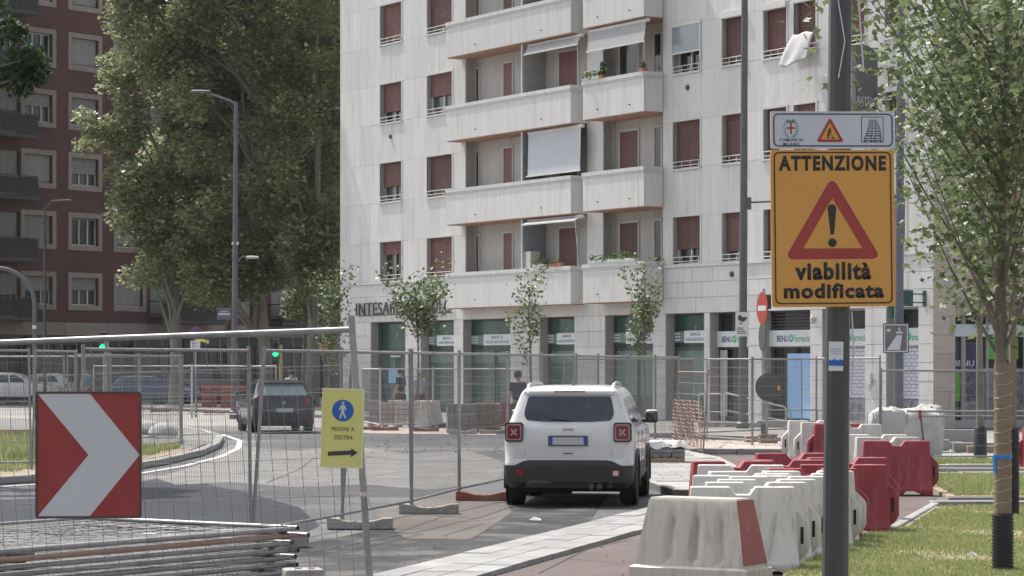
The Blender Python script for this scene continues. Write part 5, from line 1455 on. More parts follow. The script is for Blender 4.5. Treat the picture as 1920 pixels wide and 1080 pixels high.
# ------------------------------------------------------------------ water-filled barriers
def barrier_mesh(mat, holes=True, L2=.53, H=.82):
    mb = MB()
    xs = [-L2,-.40,-.25,-.13,-.07,.07,.13,.25,.40,L2]
    zs = [0,.10,.13,.40,.62,1.0]     # last is the top fraction
    def dep(z): 
        tab = [(0,.235),(.10,.235),(.13,.215),(.40,.15),(.62,.125),(H,.105)]
        for a,b in zip(tab[:-1],tab[1:]):
            if z <= b[0]+1e-6: return lerp(a[1],b[1],(z-a[0])/(b[0]-a[0]))
        return tab[-1][1]
    def xe(z): return 1 if z < .12 else 1 - .07*(z-.12)/.7
    cols_ = []
    for x in xs:
        top = H if abs(x) > .1 else H-.075
        col = [0.0 if (abs(x) > .3 or abs(x) < .1) else .07,.10,.13,.40,.62,top]
        cols_.append([(x*xe(z), z) for z in col])
    n, m = len(xs), len(zs)
    for sg in (-1,1):
        for c in cols_:
            for (x,z) in c: mb.v.append((x, sg*dep(z), z))
    idx = lambda s,i,j: (0 if s < 0 else n*m) + i*m + j
    for i in range(n-1):
        for j in range(m-1):
            mb.f.append((idx(-1,i,j),idx(-1,i+1,j),idx(-1,i+1,j+1),idx(-1,i,j+1)))
            mb.f.append((idx(1,i,j+1),idx(1,i+1,j+1),idx(1,i+1,j),idx(1,i,j)))
        mb.f.append((idx(-1,i,m-1),idx(-1,i+1,m-1),idx(1,i+1,m-1),idx(1,i,m-1)))
        mb.f.append((idx(-1,i,0),idx(1,i,0),idx(1,i+1,0),idx(-1,i+1,0)))
    for j in range(m-1):
        mb.f.append((idx(-1,0,j),idx(-1,0,j+1),idx(1,0,j+1),idx(1,0,j)))
        mb.f.append((idx(-1,n-1,j),idx(1,n-1,j),idx(1,n-1,j+1),idx(-1,n-1,j+1)))
    mb.mi = [0]*len(mb.f)
    return mb.mesh('body', mat, smooth=True, bevel=.034, seg=3, ang=28)
def lug_mesh(mat):     # interlocking hook at the end
    mb = MB(); out = [(0,.62),(.03,.60),(.13,.50),(.15,.46),(.15,.24),(.12,.18),(.04,.10),(0,.10)]
    mb.prism([(p[0]-.03,-.055,p[1]) for p in out], (0,.11,0))
    return mb.mesh('interlock', mat, smooth=True, bevel=.018, seg=2)
def rib_mesh(mat):
    mb = MB()
    for x in (-.30,-.15,0,.15,.30):
        mb.prism([(x,-.142,.58),(x+.02,-.142,.58),(x-.06,-.215,.16),(x-.08,-.215,.16)], (0,.03,0))
    return mb.mesh('rib', mat, bevel=.004, seg=1)
hole_me = MB().prism([(0,-.058,.28),(.03,-.058,.28),(.03,-.058,.44),(0,-.058,.44)], (0,.116,0)).mesh('slot', M['black_hole'])
bar_me = {k: (barrier_mesh(M[k]), lug_mesh(M[k]), rib_mesh(M[k])) for k in ('plastic_white','plastic_red')}
cap_me = MB().lathe([(.001,.0),(.05,0),(.05,-.02),(.06,-.02)], 16, 'z').mesh('filler_cap', M['plastic_cream'])
def barrier(label, x, y, rz, kind, flip=1, sx=1, tilt=0):
    t = thing('plastic_barrier', label, 'barrier', (x,y,0), rz, 'water-filled plastic barriers')
    t.rotation_euler = (tilt, 0, rz)
    bm_, lm, rm = bar_me[kind]
    link('body', bm_, t)
    lo = link('interlock', lm, t, (.52,0,0)); link('slot', hole_me, lo, (.03,0,0)).scale = (1,1,1)
    link('rib', rm, t)
    cp_ = link('filler_cap', cap_me, t, (.3,0,.822))
    t.scale = (flip*sx, 1, 1)
    return t
def bu(uright, Y, base_u=True):      # centre x so that the top right corner shows at uright
    return XU(uright, Y) - .50
BARR = [(1478,27.9,'plastic_white','white barrier top between the left-shifted ones, skewed against its neighbours',-7),
        (1452,32.0,'plastic_red','leftmost red barrier top, nearest the paved corner',6),
        (1512,26.35,'plastic_white','white barrier wedged between the second and third ones behind the trapezoid barrier',1),
        (1548,27.7,'plastic_white','white barrier hidden mostly by the tall pole, fourth in the row',0),
        (1600,29.1,'plastic_white','white barrier with stained end just before the narrow red one',2),
        (1500,29.0,'plastic_white','white barrier top set a little further left in the middle of the row',6),
        (1470,30.8,'plastic_white','white barrier top furthest left, just before the red tops',-5),
        (1545,32.4,'plastic_red','red barrier top nearest the SUV side, behind the white ones',-3),
        (1490,25.4,'plastic_white','second white barrier, just behind the trapezoid one with the red stripe',-3),
        (1530,27.0,'plastic_white','third white barrier from the front, against the tall pole',2),
        (1590,28.4,'plastic_white','fourth white barrier, showing its end hook just right of the tall pole',-2),
        (1606,29.8,'plastic_red','narrow visible red barrier edge between white barriers right of the pole',1),
        (1662,30.9,'plastic_red','large red barrier leaning towards the lawn, right of the tall pole',-4),
        (1664,33.2,'plastic_red','red barrier whose lighter top shows just behind the large red one',2),
        (1560,34.8,'plastic_red','red barrier top left of the tall pole, behind the white ones',5),
        (1742,40.3,'plastic_red','red barrier with slanting ribs standing apart at the lawn corner',-2),
        (1722,42.3,'plastic_white','white-topped barrier directly behind the ribbed red one',2),
        (1700,43.8,'plastic_white','white barrier second behind the ribbed red one',-3),
        (1652,51.2,'plastic_white','beige-white barrier with a notched top left of the bulk bag',0)]
for (u,Y,k,l,a) in BARR: barrier(l, bu(u,Y), Y, R(a), k)
for (ul,Y,k,l,a) in [(1468,54.4,'plastic_white','leftmost white barrier of the far group left of the pole',4),(1492,52.9,'plastic_white','white barrier second from left in the far group',2),(1516,51.5,'plastic_red','red barrier in the far group against the tall pole',3),
                     (1908,48.8,'plastic_red','red barrier cut off by the right edge of the photo',-2)]:
    barrier(l, XU(ul,Y)+.60, Y, R(a), k, flip=-1)
# front barrier, tapered box with flutes and a red stripe on its end
FB = thing('plastic_barrier', 'grubby cream trapezoid barrier in front with vertical flutes and a red strip', 'barrier', (XU(1316,23.6),23.75,0), R(-31), 'water-filled plastic barriers')
fbm = MB(); H = .80
def ringz(z, hx, hy, flute=0):
    out = []
    nxf = 28
    for i in range(nxf+1):
        x = lerp(-hx,hx,i/nxf); q = math.sin((i/nxf)*math.pi*2*4.0+.4)**3
        out.append((x, -hy + (flute*max(0,q) if 5 < i < 24 else 0), z))
    for i in range(7): out.append((lerp(hx,hx,1), lerp(-hy,hy,(i+1)/8), z))
    for i in range(nxf+1): out.append((lerp(hx,-hx,i/nxf), hy, z))
    for i in range(7): out.append((-hx, lerp(hy,-hy,(i+1)/8), z))
    return out
rs_ = [ringz(0,.58,.27), ringz(.18,.575,.27), ringz(.20,.54,.24), ringz(.22,.535,.238,.0), ringz(.27,.525,.23,.055), ringz(.58,.475,.185,.055), ringz(.67,.455,.17,0), ringz(.775,.435,.16), ringz(.80,.42,.145)]
m = len(rs_[0]); fbm.v = [p for r_ in rs_ for p in r_]
for i in range(len(rs_)-1):
    for j in range(m): a = i*m+j; b = i*m+(j+1)%m; fbm.f.append((a,b,b+m,a+m))
fbm.f.append(tuple(range(m))[::-1]); fbm.f.append(tuple((len(rs_)-1)*m+j for j in range(m))); fbm.mi = [0]*len(fbm.f)
fbm.build('body', M['plastic_cream'], FB, smooth=True)
st = MB(); st.prism([(.438,-.155,.785),(.438,.155,.785),(.536,.235,.22),(.536,-.235,.22)], (.007,0,.002)); st.build('red_strip', M['sticker_red'], FB)
MB().lathe([(.02,-.245),(.045,-.245),(.045,-.22)], 16, 'y', (.08,0,.085)).build('drain_plug', M['plastic_cream'], FB)
MB().lathe([(.001,-.2465),(.022,-.2465),(.022,-.24)], 16, 'y', (.08,0,.085)).build('drain_hole', M['black_hole'], FB)
# ------------------------------------------------------------------ the tall pole and its warning sign
PL = thing('sign_pole', 'tall dark grey octagonal pole carrying the yellow warning sign', 'pole', (XU(1565,18.35),18.35,0), 0)
PL.rotation_euler = (0, R(.5), 0)
MB().tube([(0,0,0),(0,0,2.6),(0,0,7.6)], [.093,.085,.072], 12).build('shaft', M['pole_dark'], PL)
stq = MB(); stq.prism([(p[0],-.0,p[1]) for p in rrect(-.05,.05,-.1,.1,.005)], (0,.002,0))
sti = stq.build('sticker', M['paper_white'], PL, loc=(-.02,-.092,CZ+(680-668)/5000*18.3))
MB().flat([(-.05,-.065),(.05,-.065),(.05,-.028),(.03,-.02),(.015,-.03),(-.01,-.018),(-.03,-.03),(-.05,-.022)], -.001,.002).build('print', M['sign_blue'], sti)
for z, w_ in ((.045,.06),(.03,.07),(.015,.05)): MB().flat([(-w_/2,z),(w_/2,z),(w_/2,z+.006),(-w_/2,z+.006)], -.001,.0015).build('print', M['cloth_blue'], sti)
cw = MB(); cw.tube([(.09,-.04,7.4),(.12,-.06,6.6),(.105,-.05,6.0),(.14,-.05,5.2),(.11,-.04,4.6),(.16,-.03,4.0)], .006, 5); cw.tube([(.09,-.05,2.35),(.105,-.06,2.1),(.092,-.06,1.8)], .006, 5)
cw.tube([(-.02,-.10,3.95),(.02,-.11,4.2),(-.03,-.1,4.5),(.0,-.10,4.9)], .004, 5)
cw.build('cable', M['galv_light'], PL)
WS = thing('warning_sign', 'large yellow sign reading ATTENZIONE viabilità modificata with a red triangle, under a white header plate', 'traffic sign', P(1562,390,18.18), R(9))
WS.rotation_euler = (0, R(-.7), R(9))
mm = .00001*0
Wy = .435
ZB, ZT_ = (390-575)/5000*18.2, (390-281)/5000*18.2     # yellow plate
zb, zt2 = ZB, ZT_
MB().prism([(p[0],0,p[1]) for p in rrect(-Wy,Wy,zb,zt2,.02)], (0,.012,0)).build('plate', M['sign_yellow'], WS, bevel=.001)
MB().ring(rrect(-Wy+.022,Wy-.022,zb+.02,zt2-.014,.035), rrect(-Wy+.031,Wy-.031,zb+.029,zt2-.023,.03), -.001, .0015).build('border', M['sign_black'], WS)
tz = lambda v: (390-v)/5000*18.2
tri = MB(); wd = lambda L_: [(-.005+(p[0]+.005)*1.045, p[1]) for p in L_]; o_ = rtri(-.005, tz(434), .378, .032); tri.ring(wd(o_), wd(rtri(-.005, tz(434), .378-.148, .005)), -.001, .002)
tri.build('triangle', M['sign_red'], WS)
hl = MB(); hl.ring(wd(rtri(-.005, tz(434), .392, .038)), wd(rtri(-.005, tz(434), .3795, .033)), -.001, .001); hl.build('triangle_edge', pmat('pale_yellow', (.66,.36,.10), .4, c2=(.68,.38,.12), scale=5), WS)
ex = MB(); cx = -.008
top, bot = tz(383), tz(440)
pts = [(cx+.030*math.cos(R(a)), top-.03+.03*math.sin(R(a))) for a in range(0,181,20)] + [(cx-.013+.013*(1-math.cos(R(a)))*1.0, bot+.008-.008*math.sin(R(a))) for a in range(0,181,30)]
ex.prism([(x,-.003,z) for x,z in pts], (0,.002,0)); ex.flat(circ(.030,24,cx,tz(455)), -.001, .002); ex.build('exclamation_mark', M['sign_black'], WS)
text('ATTENZIONE', .755, .105, M['sign_black'], WS, (.0,-.001,tz(306)), bold=.045, ext=.0015, spacing=1.2)
text('viabilità', .535, .122, M['sign_black'], WS, (-.005,-.001,tz(508)), bold=.042, ext=.0015, spacing=1.14)
text('modificata', .705, .104, M['sign_black'], WS, (.0,-.001,tz(545)), bold=.042, ext=.0015, spacing=1.12)
h0, h1 = tz(279), tz(209)
hp = MB().prism([(p[0],0,p[1]) for p in rrect(-Wy+.005,Wy+.01,h0,h1,.015)], (0,.012,0)).build('header_plate', M['sign_grey'], WS)
MB().ring(rrect(-Wy+.022,Wy-.008,h0+.015,h1-.015,.035), rrect(-Wy+.030,Wy-.016,h0+.023,h1-.023,.028), -.001,.0015).build('border', M['sign_black'], hp)
# city arms: shield, wreath, crown
ax, az = -.29, tz(241)
g_ = MB(); 
for sg in (-1,1):
    for k in range(9):
        a = R(-78 + k*17); r_ = .052
        px, pz = ax+sg*r_*math.cos(a)*.9, az+r_*1.15*math.sin(a)
        for dd in (-.5,.6):
            an = a + math.pi/2 + dd
            q = [(px,pz),(px+sg*.011*math.cos(an)-.003*math.sin(an), pz+.011*math.sin(an)+.003*math.cos(an)),(px+sg*.017*math.cos(an), pz+.017*math.sin(an)),(px+sg*.009*math.cos(an)+.004*math.sin(an), pz+.009*math.sin(an)-.004*math.cos(an))]
            g_.flat(q, -.001,.0012)
g_.build('wreath', M['sign_green'], hp)
sh2 = [(ax-.028,az+.034),(ax+.028,az+.034),(ax+.028,az-.01),(ax+.018,az-.032),(ax,az-.043),(ax-.018,az-.032),(ax-.028,az-.01)]
MB().prism([(x,-.002,z) for x,z in sh2[::-1]], (0,.001,0)).build('shield', M['chev_white'], hp)
cs = MB(); cs.flat([(ax-.006,az-.038),(ax+.006,az-.038),(ax+.006,az+.034),(ax-.006,az+.034)], -.003,.001); cs.flat([(ax-.028,az-.004),(ax+.028,az-.004),(ax+.028,az+.008),(ax-.028,az+.008)], -.0035,.001); cs.build('cross', M['sign_red'], hp)
cr2 = MB(); cr2.flat([(ax-.028,az+.037),(ax+.028,az+.037),(ax+.028,az+.043),(ax-.028,az+.043)], -.001,.001)
for k in range(5): cr2.flat([(ax-.026+k*.0115,az+.045),(ax-.020+k*.0115,az+.045),(ax-.020+k*.0115,az+.058),(ax-.026+k*.0115,az+.058)], -.001,.001)
cr2.build('crown', M['sign_back'], hp)
text('COMUNE DI', .165, .020, M['sign_black'], hp, (ax+.002,-.001,tz(262.5)), bold=.01, ext=.001, spacing=1.2)
text('MILANO', .112, .020, M['sign_black'], hp, (ax+.002,-.001,tz(270.5)), bold=.01, ext=.001, spacing=1.2)
t2 = MB(); tx_, tz2 = -.015, tz(251); t2.ring(rtri(tx_,tz2,.112,.010), rtri(tx_,tz2,.078,.004), -.001,.0015); t2.build('triangle', M['sign_red'], hp)
MB().prism([(p[0],-.001,p[1]) for p in rtri(tx_,tz2,.078,.004)], (0,.0005,0)).build('triangle_field', M['sign_yellow'], hp)
wk = MB(); f = lambda L_: wk.flat([(tx_+x*.001, tz2+z*.001) for x,z in L_], -.002,.001)
wk.flat(circ(.0065,10,tx_+.001,tz2+.034), -.002,.001)
f([(-14,24),(-4,30),(4,26),(14,8),(10,5),(0,18),(-6,12),(-2,-8),(-8,-32),(-13,-32),(-10,-8),(-16,-14),(-20,-32),(-25,-32),(-22,-10),(-16,6)]); f([(4,-33),(14,-22),(22,-20),(34,-33)]); f([(-3,8),(0,10),(18,-14),(15,-16)])
wk.build('worker_figure', M['sign_black'], hp)
bx0, bx1, bz0, bz1 = .205, .362, tz(267), tz(219)
MB().ring([(bx0,bz0),(bx1,bz0),(bx1,bz1),(bx0,bz1)], [(bx0+.004,bz0+.004),(bx1-.004,bz0+.004),(bx1-.004,bz1-.004),(bx0+.004,bz1-.004)], -.001,.001).build('frame_line', M['sign_black'], hp)
cj = MB(); wh_ = MB()
for col in (0,1):
    for k in range(6):
        q = k/5; s_ = lerp(.058,.026,q**.7)
        cx_ = lerp(bx0+.048, bx0+.066, q) + (lerp(.066,.032,q) if col else 0) + .008*math.sin(q*3)
        cz_ = bz0 + .022 + .125*(q**.8)
        cj.flat([(cx_-s_*.5,cz_-s_*.22),(cx_+s_*.5,cz_-s_*.22),(cx_+s_*.5,cz_+s_*.10),(cx_+s_*.33,cz_+s_*.36),(cx_-s_*.33,cz_+s_*.36),(cx_-s_*.5,cz_+s_*.10)], -.001-.0004*(5-k),.0006)
        cj.flat([(cx_-s_*.48,cz_-s_*.34),(cx_-s_*.26,cz_-s_*.34),(cx_-s_*.26,cz_-s_*.2),(cx_-s_*.48,cz_-s_*.2)], -.001-.0004*(5-k),.0006)
        cj.flat([(cx_+s_*.26,cz_-s_*.34),(cx_+s_*.48,cz_-s_*.34),(cx_+s_*.48,cz_-s_*.2),(cx_+s_*.26,cz_-s_*.2)], -.001-.0004*(5-k),.0006)
        wh_.flat([(cx_-s_*.36,cz_+s_*.10),(cx_+s_*.36,cz_+s_*.10),(cx_+s_*.27,cz_+s_*.29),(cx_-s_*.27,cz_+s_*.29)], -.0018-.0004*(5-k),.0004)
        wh_.flat([(cx_-s_*.44,cz_-s_*.13),(cx_+s_*.44,cz_-s_*.13),(cx_+s_*.44,cz_-s_*.02),(cx_-s_*.44,cz_-s_*.02)], -.0018-.0004*(5-k),.0004)
cj.build('queue_pictogram', M['sign_black'], hp); wh_.build('queue_pictogram', M['sign_grey'], hp)
br = MB()
for z in (zt2-.06, zb+.08, h1-.03): br.bx(-.30,.30,.012,.035,z-.018,z+.018); br.tube([(-.09,.035,z),(-.10,.17,z),(0,.28,z),(.10,.17,z),(.09,.035,z)], .006, 5)
br.build('bracket', M['galv'], WS)

# ------------------------------------------------------------------ lamp posts, traffic lights, small signs
def pole(name, label, cat, x, y, h, r0, r1, mat, lean=0, z=0):
    t = thing(name, label, cat, (x,y,z), 0); t.rotation_euler = (0, R(lean), 0)
    MB().tube([(0,0,0),(0,0,h*.5),(0,0,h)], [r0,(r0+r1)/2,r1], 12).build('shaft', M[mat], t, smooth=True)
    MB().lathe([(r0*1.5,0),(r0*1.5,.25),(r0*1.05,.3)], 12, 'z').build('collar', M[mat], t, smooth=True)
    return t
pb = pole('street_lamp', 'dark lamp post carrying the small white camera notice, before the white facade', 'lamp post', XU(1392,77), 77, 13.5, .125, .09, 'pole_lamp', .3)
MB().tube([(0,0,6.62),(.9,0,6.66)], .03, 6).build('arm', M['pole_lamp'], pb)
MB().box((.12,0,6.6),(.2,.12,.35)).build('clamp', M['pole_lamp'], pb)
cn = thing('camera_notice', 'small white notice with a video camera drawing, on the dark lamp post', 'notice', (XU(1392,76.8), 76.8, CZ+(680-608)/5000*76.8), R(4))
MB().prism([(p[0],0,p[1]) for p in rrect(-.20,.20,-.35,.35,.02)], (0,.01,0)).build('plate', M['paper_white'], cn)
qm = MB(); qm.flat([(-.12,.12),(.02,.06),(.12,.14),(.14,.22),(.02,.20),(-.06,.27),(-.13,.24)][::-1][::-1], -.002,.003); qm.flat([(-.08,.0),(-.02,.0),(-.02,.05),(-.08,.05)], -.002,.003)
for k in range(4): qm.flat([(-.15,-.12-k*.05),(.02+.03*k,-.12-k*.05),(.02+.03*k,-.10-k*.05),(-.15,-.10-k*.05)], -.002,.003)
qm.build('print', M['pole_dark'], cn)
pc = pole('street_lamp', 'slim dark lamp post behind the right edge of the yellow sign', 'lamp post', XU(1684,70), 70, 13, .135, .085, 'pole_bluegrey', .35)
vs_ = thing('surveillance_sign', 'square grey sign with a road drawing on the slim post right of the tall pole', 'sign', (XU(1680,69.7), 69.7, CZ+(680-634)/5000*69.7), R(-6))
MB().prism([(p[0],0,p[1]) for p in rrect(-.335,.335,-.39,.39,.03)], (0,.02,0)).build('plate', M['sign_back'], vs_)
MB().ring(rrect(-.31,.31,-.365,.365,.02), rrect(-.28,.28,-.335,.335,.015), -.002,.004).build('border', M['sign_grey'], vs_)
MB().flat(rrect(-.28,.28,-.335,.335,.015), -.002,.002).build('field', M['cladding_grey'], vs_)
q = MB(); q.flat([(-.24,-.31),(.10,-.31),(.16,.08),(.02,.08)], -.005,.003); q.flat(rrect(-.0,.18,.12,.17,.01), -.005,.003); q.flat(rrect(.07,.11,.17,.28,.01), -.005,.003); q.flat(rrect(-.24,-.14,.17,.24,.01), -.005,.003); q.build('drawing', M['sign_grey'], vs_)
pa = pole('street_lamp', 'tall blue-grey lamp post with an arm and low second lamp before the plane trees', 'lamp post', XU(439,95), 95, 11.3, .12, .07, 'pole_bluegrey', .35)
la = MB(); la.tube([(0,0,11.2),(-.25,0,11.35),(-1.1,0,11.62),(-1.4,0,11.66)], [.05,.04,.035,.03], 8); la.build('arm', M['pole_bluegrey'], pa, smooth=True)
MB().lathe([(.01,-.38),(.10,-.3),(.12,0),(.10,.3),(.01,.38)], 10, 'x', (0,0,0)).build('lamp_head', M['pole_bluegrey'], pa, smooth=True, loc=(-1.25,0,11.66)).scale = (1,1,.45)
la = MB(); la.tube([(0,0,5.55),(.25,0,5.78),(.5,0,5.78)], .03, 6); la.build('arm', M['pole_bluegrey'], pa)
MB().lathe([(.01,-.24),(.12,-.2),(.14,0),(.10,.2),(.01,.24)], 10, 'x').build('lamp_head', M['grey_frame'], pa, smooth=True, loc=(.62,0,5.76)).scale = (1,1,.4)
MB().box((0,0,.06),(.30,.2,.12)).build('band', M['paper_white'], pa, loc=(0,0,6.2)).scale = (.8,.8,.8)
sp_ = thing('street_name_sign', 'small blue-grey street name plate on the tall lamp post by the plane trees', 'sign', (XU(420,94.8), 94.8, CZ+(680-588)/5000*94.8), R(3))
MB().box((0,0,0),(.50,.03,.42)).build('plate', M['pole_bluegrey'], sp_); 
q = MB(); q.bx(-.12,.12,-.02,-.016,.06,.09); q.bx(-.20,.20,-.02,-.016,-.05,.02); q.build('print', M['sign_grey'], sp_)
MB().tube([(.24,0,-.15),(.34,.1,-.1)], .02, 6).build('bracket', M['pole_bluegrey'], sp_)
pd = pole('street_lamp', 'thin dark lamp post with a short straight arm before the red building', 'lamp post', XU(84,118), 118, 8.9, .085, .05, 'pole_dark')
MB().tube([(0,0,8.8),(.35,0,9.15),(1.15,0,9.18)], .045, 8).build('arm', M['pole_dark'], pd)
cl_ = thing('curved_mast', 'pale curved mast bending over at the left edge of the photo', 'mast', (XU(65,90),90,0), 0)
arc = [(0,0,0),(0,0,3.6)] + [(-1.25+1.25*math.cos(R(a)),0,3.95+1.25*math.sin(R(a))) for a in range(0,95,15)] + [(-2.4,0,5.22)]
MB().tube(arc, .07, 10).build('shaft', M['pole_bluegrey'], cl_, smooth=True); MB().box((0,-.08,3.2),(.14,.03,.12)).build('plate', M['paper_white'], cl_)
def tlight(label, u, v, Y, mat, r, side):
    x = XU(u,Y); t = thing('traffic_light', label, 'traffic light', (x,Y,0), 0)
    zc = CZ+(HV-v)/FPX*Y
    MB().tube([(side,0,0),(side,0,zc+.35)], r, 10).build('shaft', M[mat], t, smooth=True)
    h = MB().box((0,0,zc+.15),(.30,.2,.85)).build('housing', M['cladding'], t, bevel=.03)
    MB().lathe([(.001,-.105),(.115,-.105),(.115,-.09)], 16, 'y', (0,0,zc)).build('green_lens', M['tl_green'], h)
    MB().lathe([(.001,-.105),(.115,-.105),(.115,-.09)], 16, 'y', (0,0,zc+.33)).build('red_lens', M['black_hole'], h)
    for dz in (0,.33): MB().tube([(-.12,-.1,zc+dz+.02),(0,-.2,zc+dz+.13),(.12,-.1,zc+dz+.02)], .015, 5).build('visor', M['cladding'], h)
tlight('green pedestrian signal on a thick beige post, left of the plane trees', 193, 650, 104, 'tl_beige', .12, .12)
tlight('green pedestrian signal on a yellow post, above the navy hatchback', 517, 663, 104, 'tl_yellowpole', .07, .2)
np_ = pole('no_parking_sign', 'round no-parking sign with a small white text plate below, under the plane trees', 'traffic sign', XU(367,98), 98, 3.1, .03, .03, 'galv')
zc = CZ+(680-622)/5000*98
MB().lathe([(.001,-.04),(.20,-.04),(.20,-.02)], 24, 'y', (0,0,zc)).build('disc', M['sign_red'], np_)
MB().lathe([(.001,-.045),(.15,-.045),(.15,-.04)], 24, 'y', (0,0,zc)).build('field', M['sign_blue'], np_)
MB().box((0,-.05,zc),(.33,.004,.045),(0,R(45),0)).build('slash', M['sign_red'], np_)
zc2 = CZ+(680-649)/5000*98
tp_ = MB().bx(-.19,.17,-.045,-.03,zc2-.19,zc2+.2).build('text_plate', M['paper_white'], np_)
q = MB()
for k in range(3): q.bx(-.14,.12,-.05,-.046,zc2-.13+k*.11,zc2-.09+k*.11)
q.build('print', M['cloth_blue'], tp_)
rb_ = MB(); rb_.add([(0,-.04,zc-.28),(.25,-.1,zc-.26),(.5,-.05,zc-.32),(.48,-.05,zc-.44),(.22,-.1,zc-.36),(0,-.04,zc-.34)], [(0,1,4,5),(1,2,3,4)]); rb_.build('ribbon', M['paper_yellow'], np_)
ne = pole('no_entry_sign', 'no-entry sign seen at an angle with a blue disc edge-on below it', 'traffic sign', XU(1432,72), 72, 4.0, .035, .03, 'galv')
zc = CZ+(680-578)/5000*72; n1_ = MB(); n1_.lathe([(.001,-.05),(.44,-.05),(.44,-.03)], 28, 'y', (0,0,zc))
ds = n1_.build('disc', M['sign_red'], ne, loc=(0,0,0), rot=(0,0,R(-76))); MB().bx(-.32,.32,-.056,-.0505,zc-.07,zc+.07).build('bar', M['chev_white'], ds)
MB().lathe([(.001,-.028),(.44,-.028),(.44,-.02)], 28, 'y', (0,0,zc)).build('disc_back', M['sign_back'], ds)
MB().bx(.02,.20,-.05,.08,zc-.02,zc+.36).build('control_box', M['cladding'], ne, bevel=.02)
z3 = CZ+(680-632)/5000*72
d2_ = MB().lathe([(.001,-.05),(.38,-.05),(.38,-.03)], 28, 'y', (0,0,z3)).build('disc', M['sign_back'], ne, rot=(0,0,R(-81)))
dk = thing('round_sign', 'dark round back of a traffic disc low behind the fence, before the blue poster', 'traffic sign', (XU(1438,70),70,0), R(14))
MB().lathe([(.001,0),(.37,0),(.37,.02),(.001,.02)], 32, 'y', (.05,0,CZ+(680-726)/5000*70)).build('disc', M['sign_back'], dk)
MB().tube([(.02,.05,0),(.02,.05,1.75)], .035, 8).build('post', M['galv'], dk); MB().bx(.29,.35,-.03,-.001,1.28,1.40).build('lamp', M['sign_yellow'], dk)
# ------------------------------------------------------------------ trees
def rand_rot(n, up=0.0):
    """random rotation matrices; up > 0 biases the leaf normal upwards"""
    nrm = rng.normal(size=(n,3)); nrm[:,2] = np.abs(nrm[:,2]) + up
    nrm /= np.linalg.norm(nrm, axis=1)[:,None]
    t = rng.normal(size=(n,3)); t -= (t*nrm).sum(1)[:,None]*nrm; t /= np.linalg.norm(t, axis=1)[:,None]
    b = np.cross(nrm, t)
    return np.stack([t, b, nrm], 2)
T_DIAMOND = (np.array([(0,-.5,0),(.34,0,.05),(0,.5,0),(-.34,0,.05)]), np.array([(0,1,2,3)]))
def lobe(a, L_, w):
    c, s = math.cos(a), math.sin(a)
    return [(c*x - s*y, s*x + c*y, z) for (x,y,z) in ((w, L_*.45, .04), (0, L_, -.05), (-w, L_*.45, .04))]
_v = [(0,-.3,0)] + lobe(0,.75,.2) + lobe(R(58),.62,.17) + lobe(R(-58),.62,.17)
T_MAPLE = (np.array(_v), np.array([(0,1,2,3),(0,4,5,6),(0,7,8,9)]))
def leaves_mesh(name, pts, size, mat, tmpl=T_DIAMOND, up=.4, jit=.35):
    n = len(pts); tv, tf = tmpl
    Rm = rand_rot(n, up); s = size*rng.uniform(1-jit, 1+jit, n)
    V = np.einsum('nij,kj->nki', Rm, tv)*s[:,None,None] + pts[:,None,:]
    k = len(tv)
    Fc = (tf[None] + (np.arange(n)*k)[:,None,None]).reshape(-1, tf.shape[1])
    return fastmesh(name, V.reshape(-1,3), Fc, mat)
def clump_points(centres, radii, per, squash=.8):
    out = []
    for c, r in zip(centres, radii):
        m = int(per*(r**2)); d = rng.normal(size=(m,3)); d /= np.linalg.norm(d,axis=1)[:,None]
        rad = r*rng.uniform(.25,1,m)**.6
        p = d*rad[:,None]*np.array([1,1,squash]); p[:,2] -= .15*(rng.random(m)**2)*r
        out.append(p + np.array(c))
    return np.concatenate(out)
def plane_tree(label, x, y, trunk_x, z0, z1, rx, ncl, per, seed):
    rd = random.Random(seed)
    t = thing('plane_tree', label, 'tree', (x,y,0), 0, 'tall plane trees between the two buildings'); ncl = int(ncl*1.45)
    tx = trunk_x - x
    tk = MB(); tk.tube([(tx,0,0),(tx+.05,0,2),(tx*.8,.3,5),(tx*.4,.6,9),(0,.8,z1*.6)], [.36,.29,.22,.14,.05], 12)
    tr = tk.build('trunk', M['bark_pale'], t, smooth=True)
    cs, rs = [], []
    for k in range(ncl):
        q = rd.random(); z = lerp(z0, z1, q)
        prof = math.sin(min(1, (q+.12)*1.15)*math.pi*.62)**.6 if q < .7 else 1 - .5*((q-.7)/.3)**2
        a = rd.uniform(0, 6.283); rr_ = rx*prof*math.sqrt(rd.uniform(.15,1))
        cs.append((rr_*math.cos(a), rr_*math.sin(a)*.9, z)); rs.append(rd.uniform(.6,1.25))
    if seed == 1:
        for k in range(9): cs.append((-2.3-rd.random()*1.3, rd.uniform(-.5,.5), rd.uniform(11,13.2))); rs.append(rd.uniform(.4,.7))
    lb = MB()
    for k in range(0, ncl, 7):
        c = cs[k]; s0 = (tx*.6, 0, max(3.2, c[2]-rd.uniform(2,4)))
        lb.tube([s0, (lerp(s0[0],c[0],.5), c[1]*.4, lerp(s0[2],c[2],.6)), c], [.10,.06,.02], 6)
    lb.build('limbs', M['bark_pale'], t, smooth=True)
    link('crown', leaves_mesh('crown', clump_points(cs, rs, per*.85), .20, LEAF_PLANE, up=.9, jit=.5), t)
    return t
plane_tree('leftmost tall plane tree, its crown half covering the red-brown building', -15.5, 119, -15.0, 5.4, 24, 2.75, 105, 420, 1)
plane_tree('middle tall plane tree behind the tall lamp post, with a pale mottled trunk', -12.0, 117, -10.85, 4.9, 25, 3.6, 150, 420, 2)
plane_tree('right-hand tall plane tree meeting the left edge of the white building', -8.9, 122, -8.2, 4.4, 25, 2.7, 100, 420, 3)
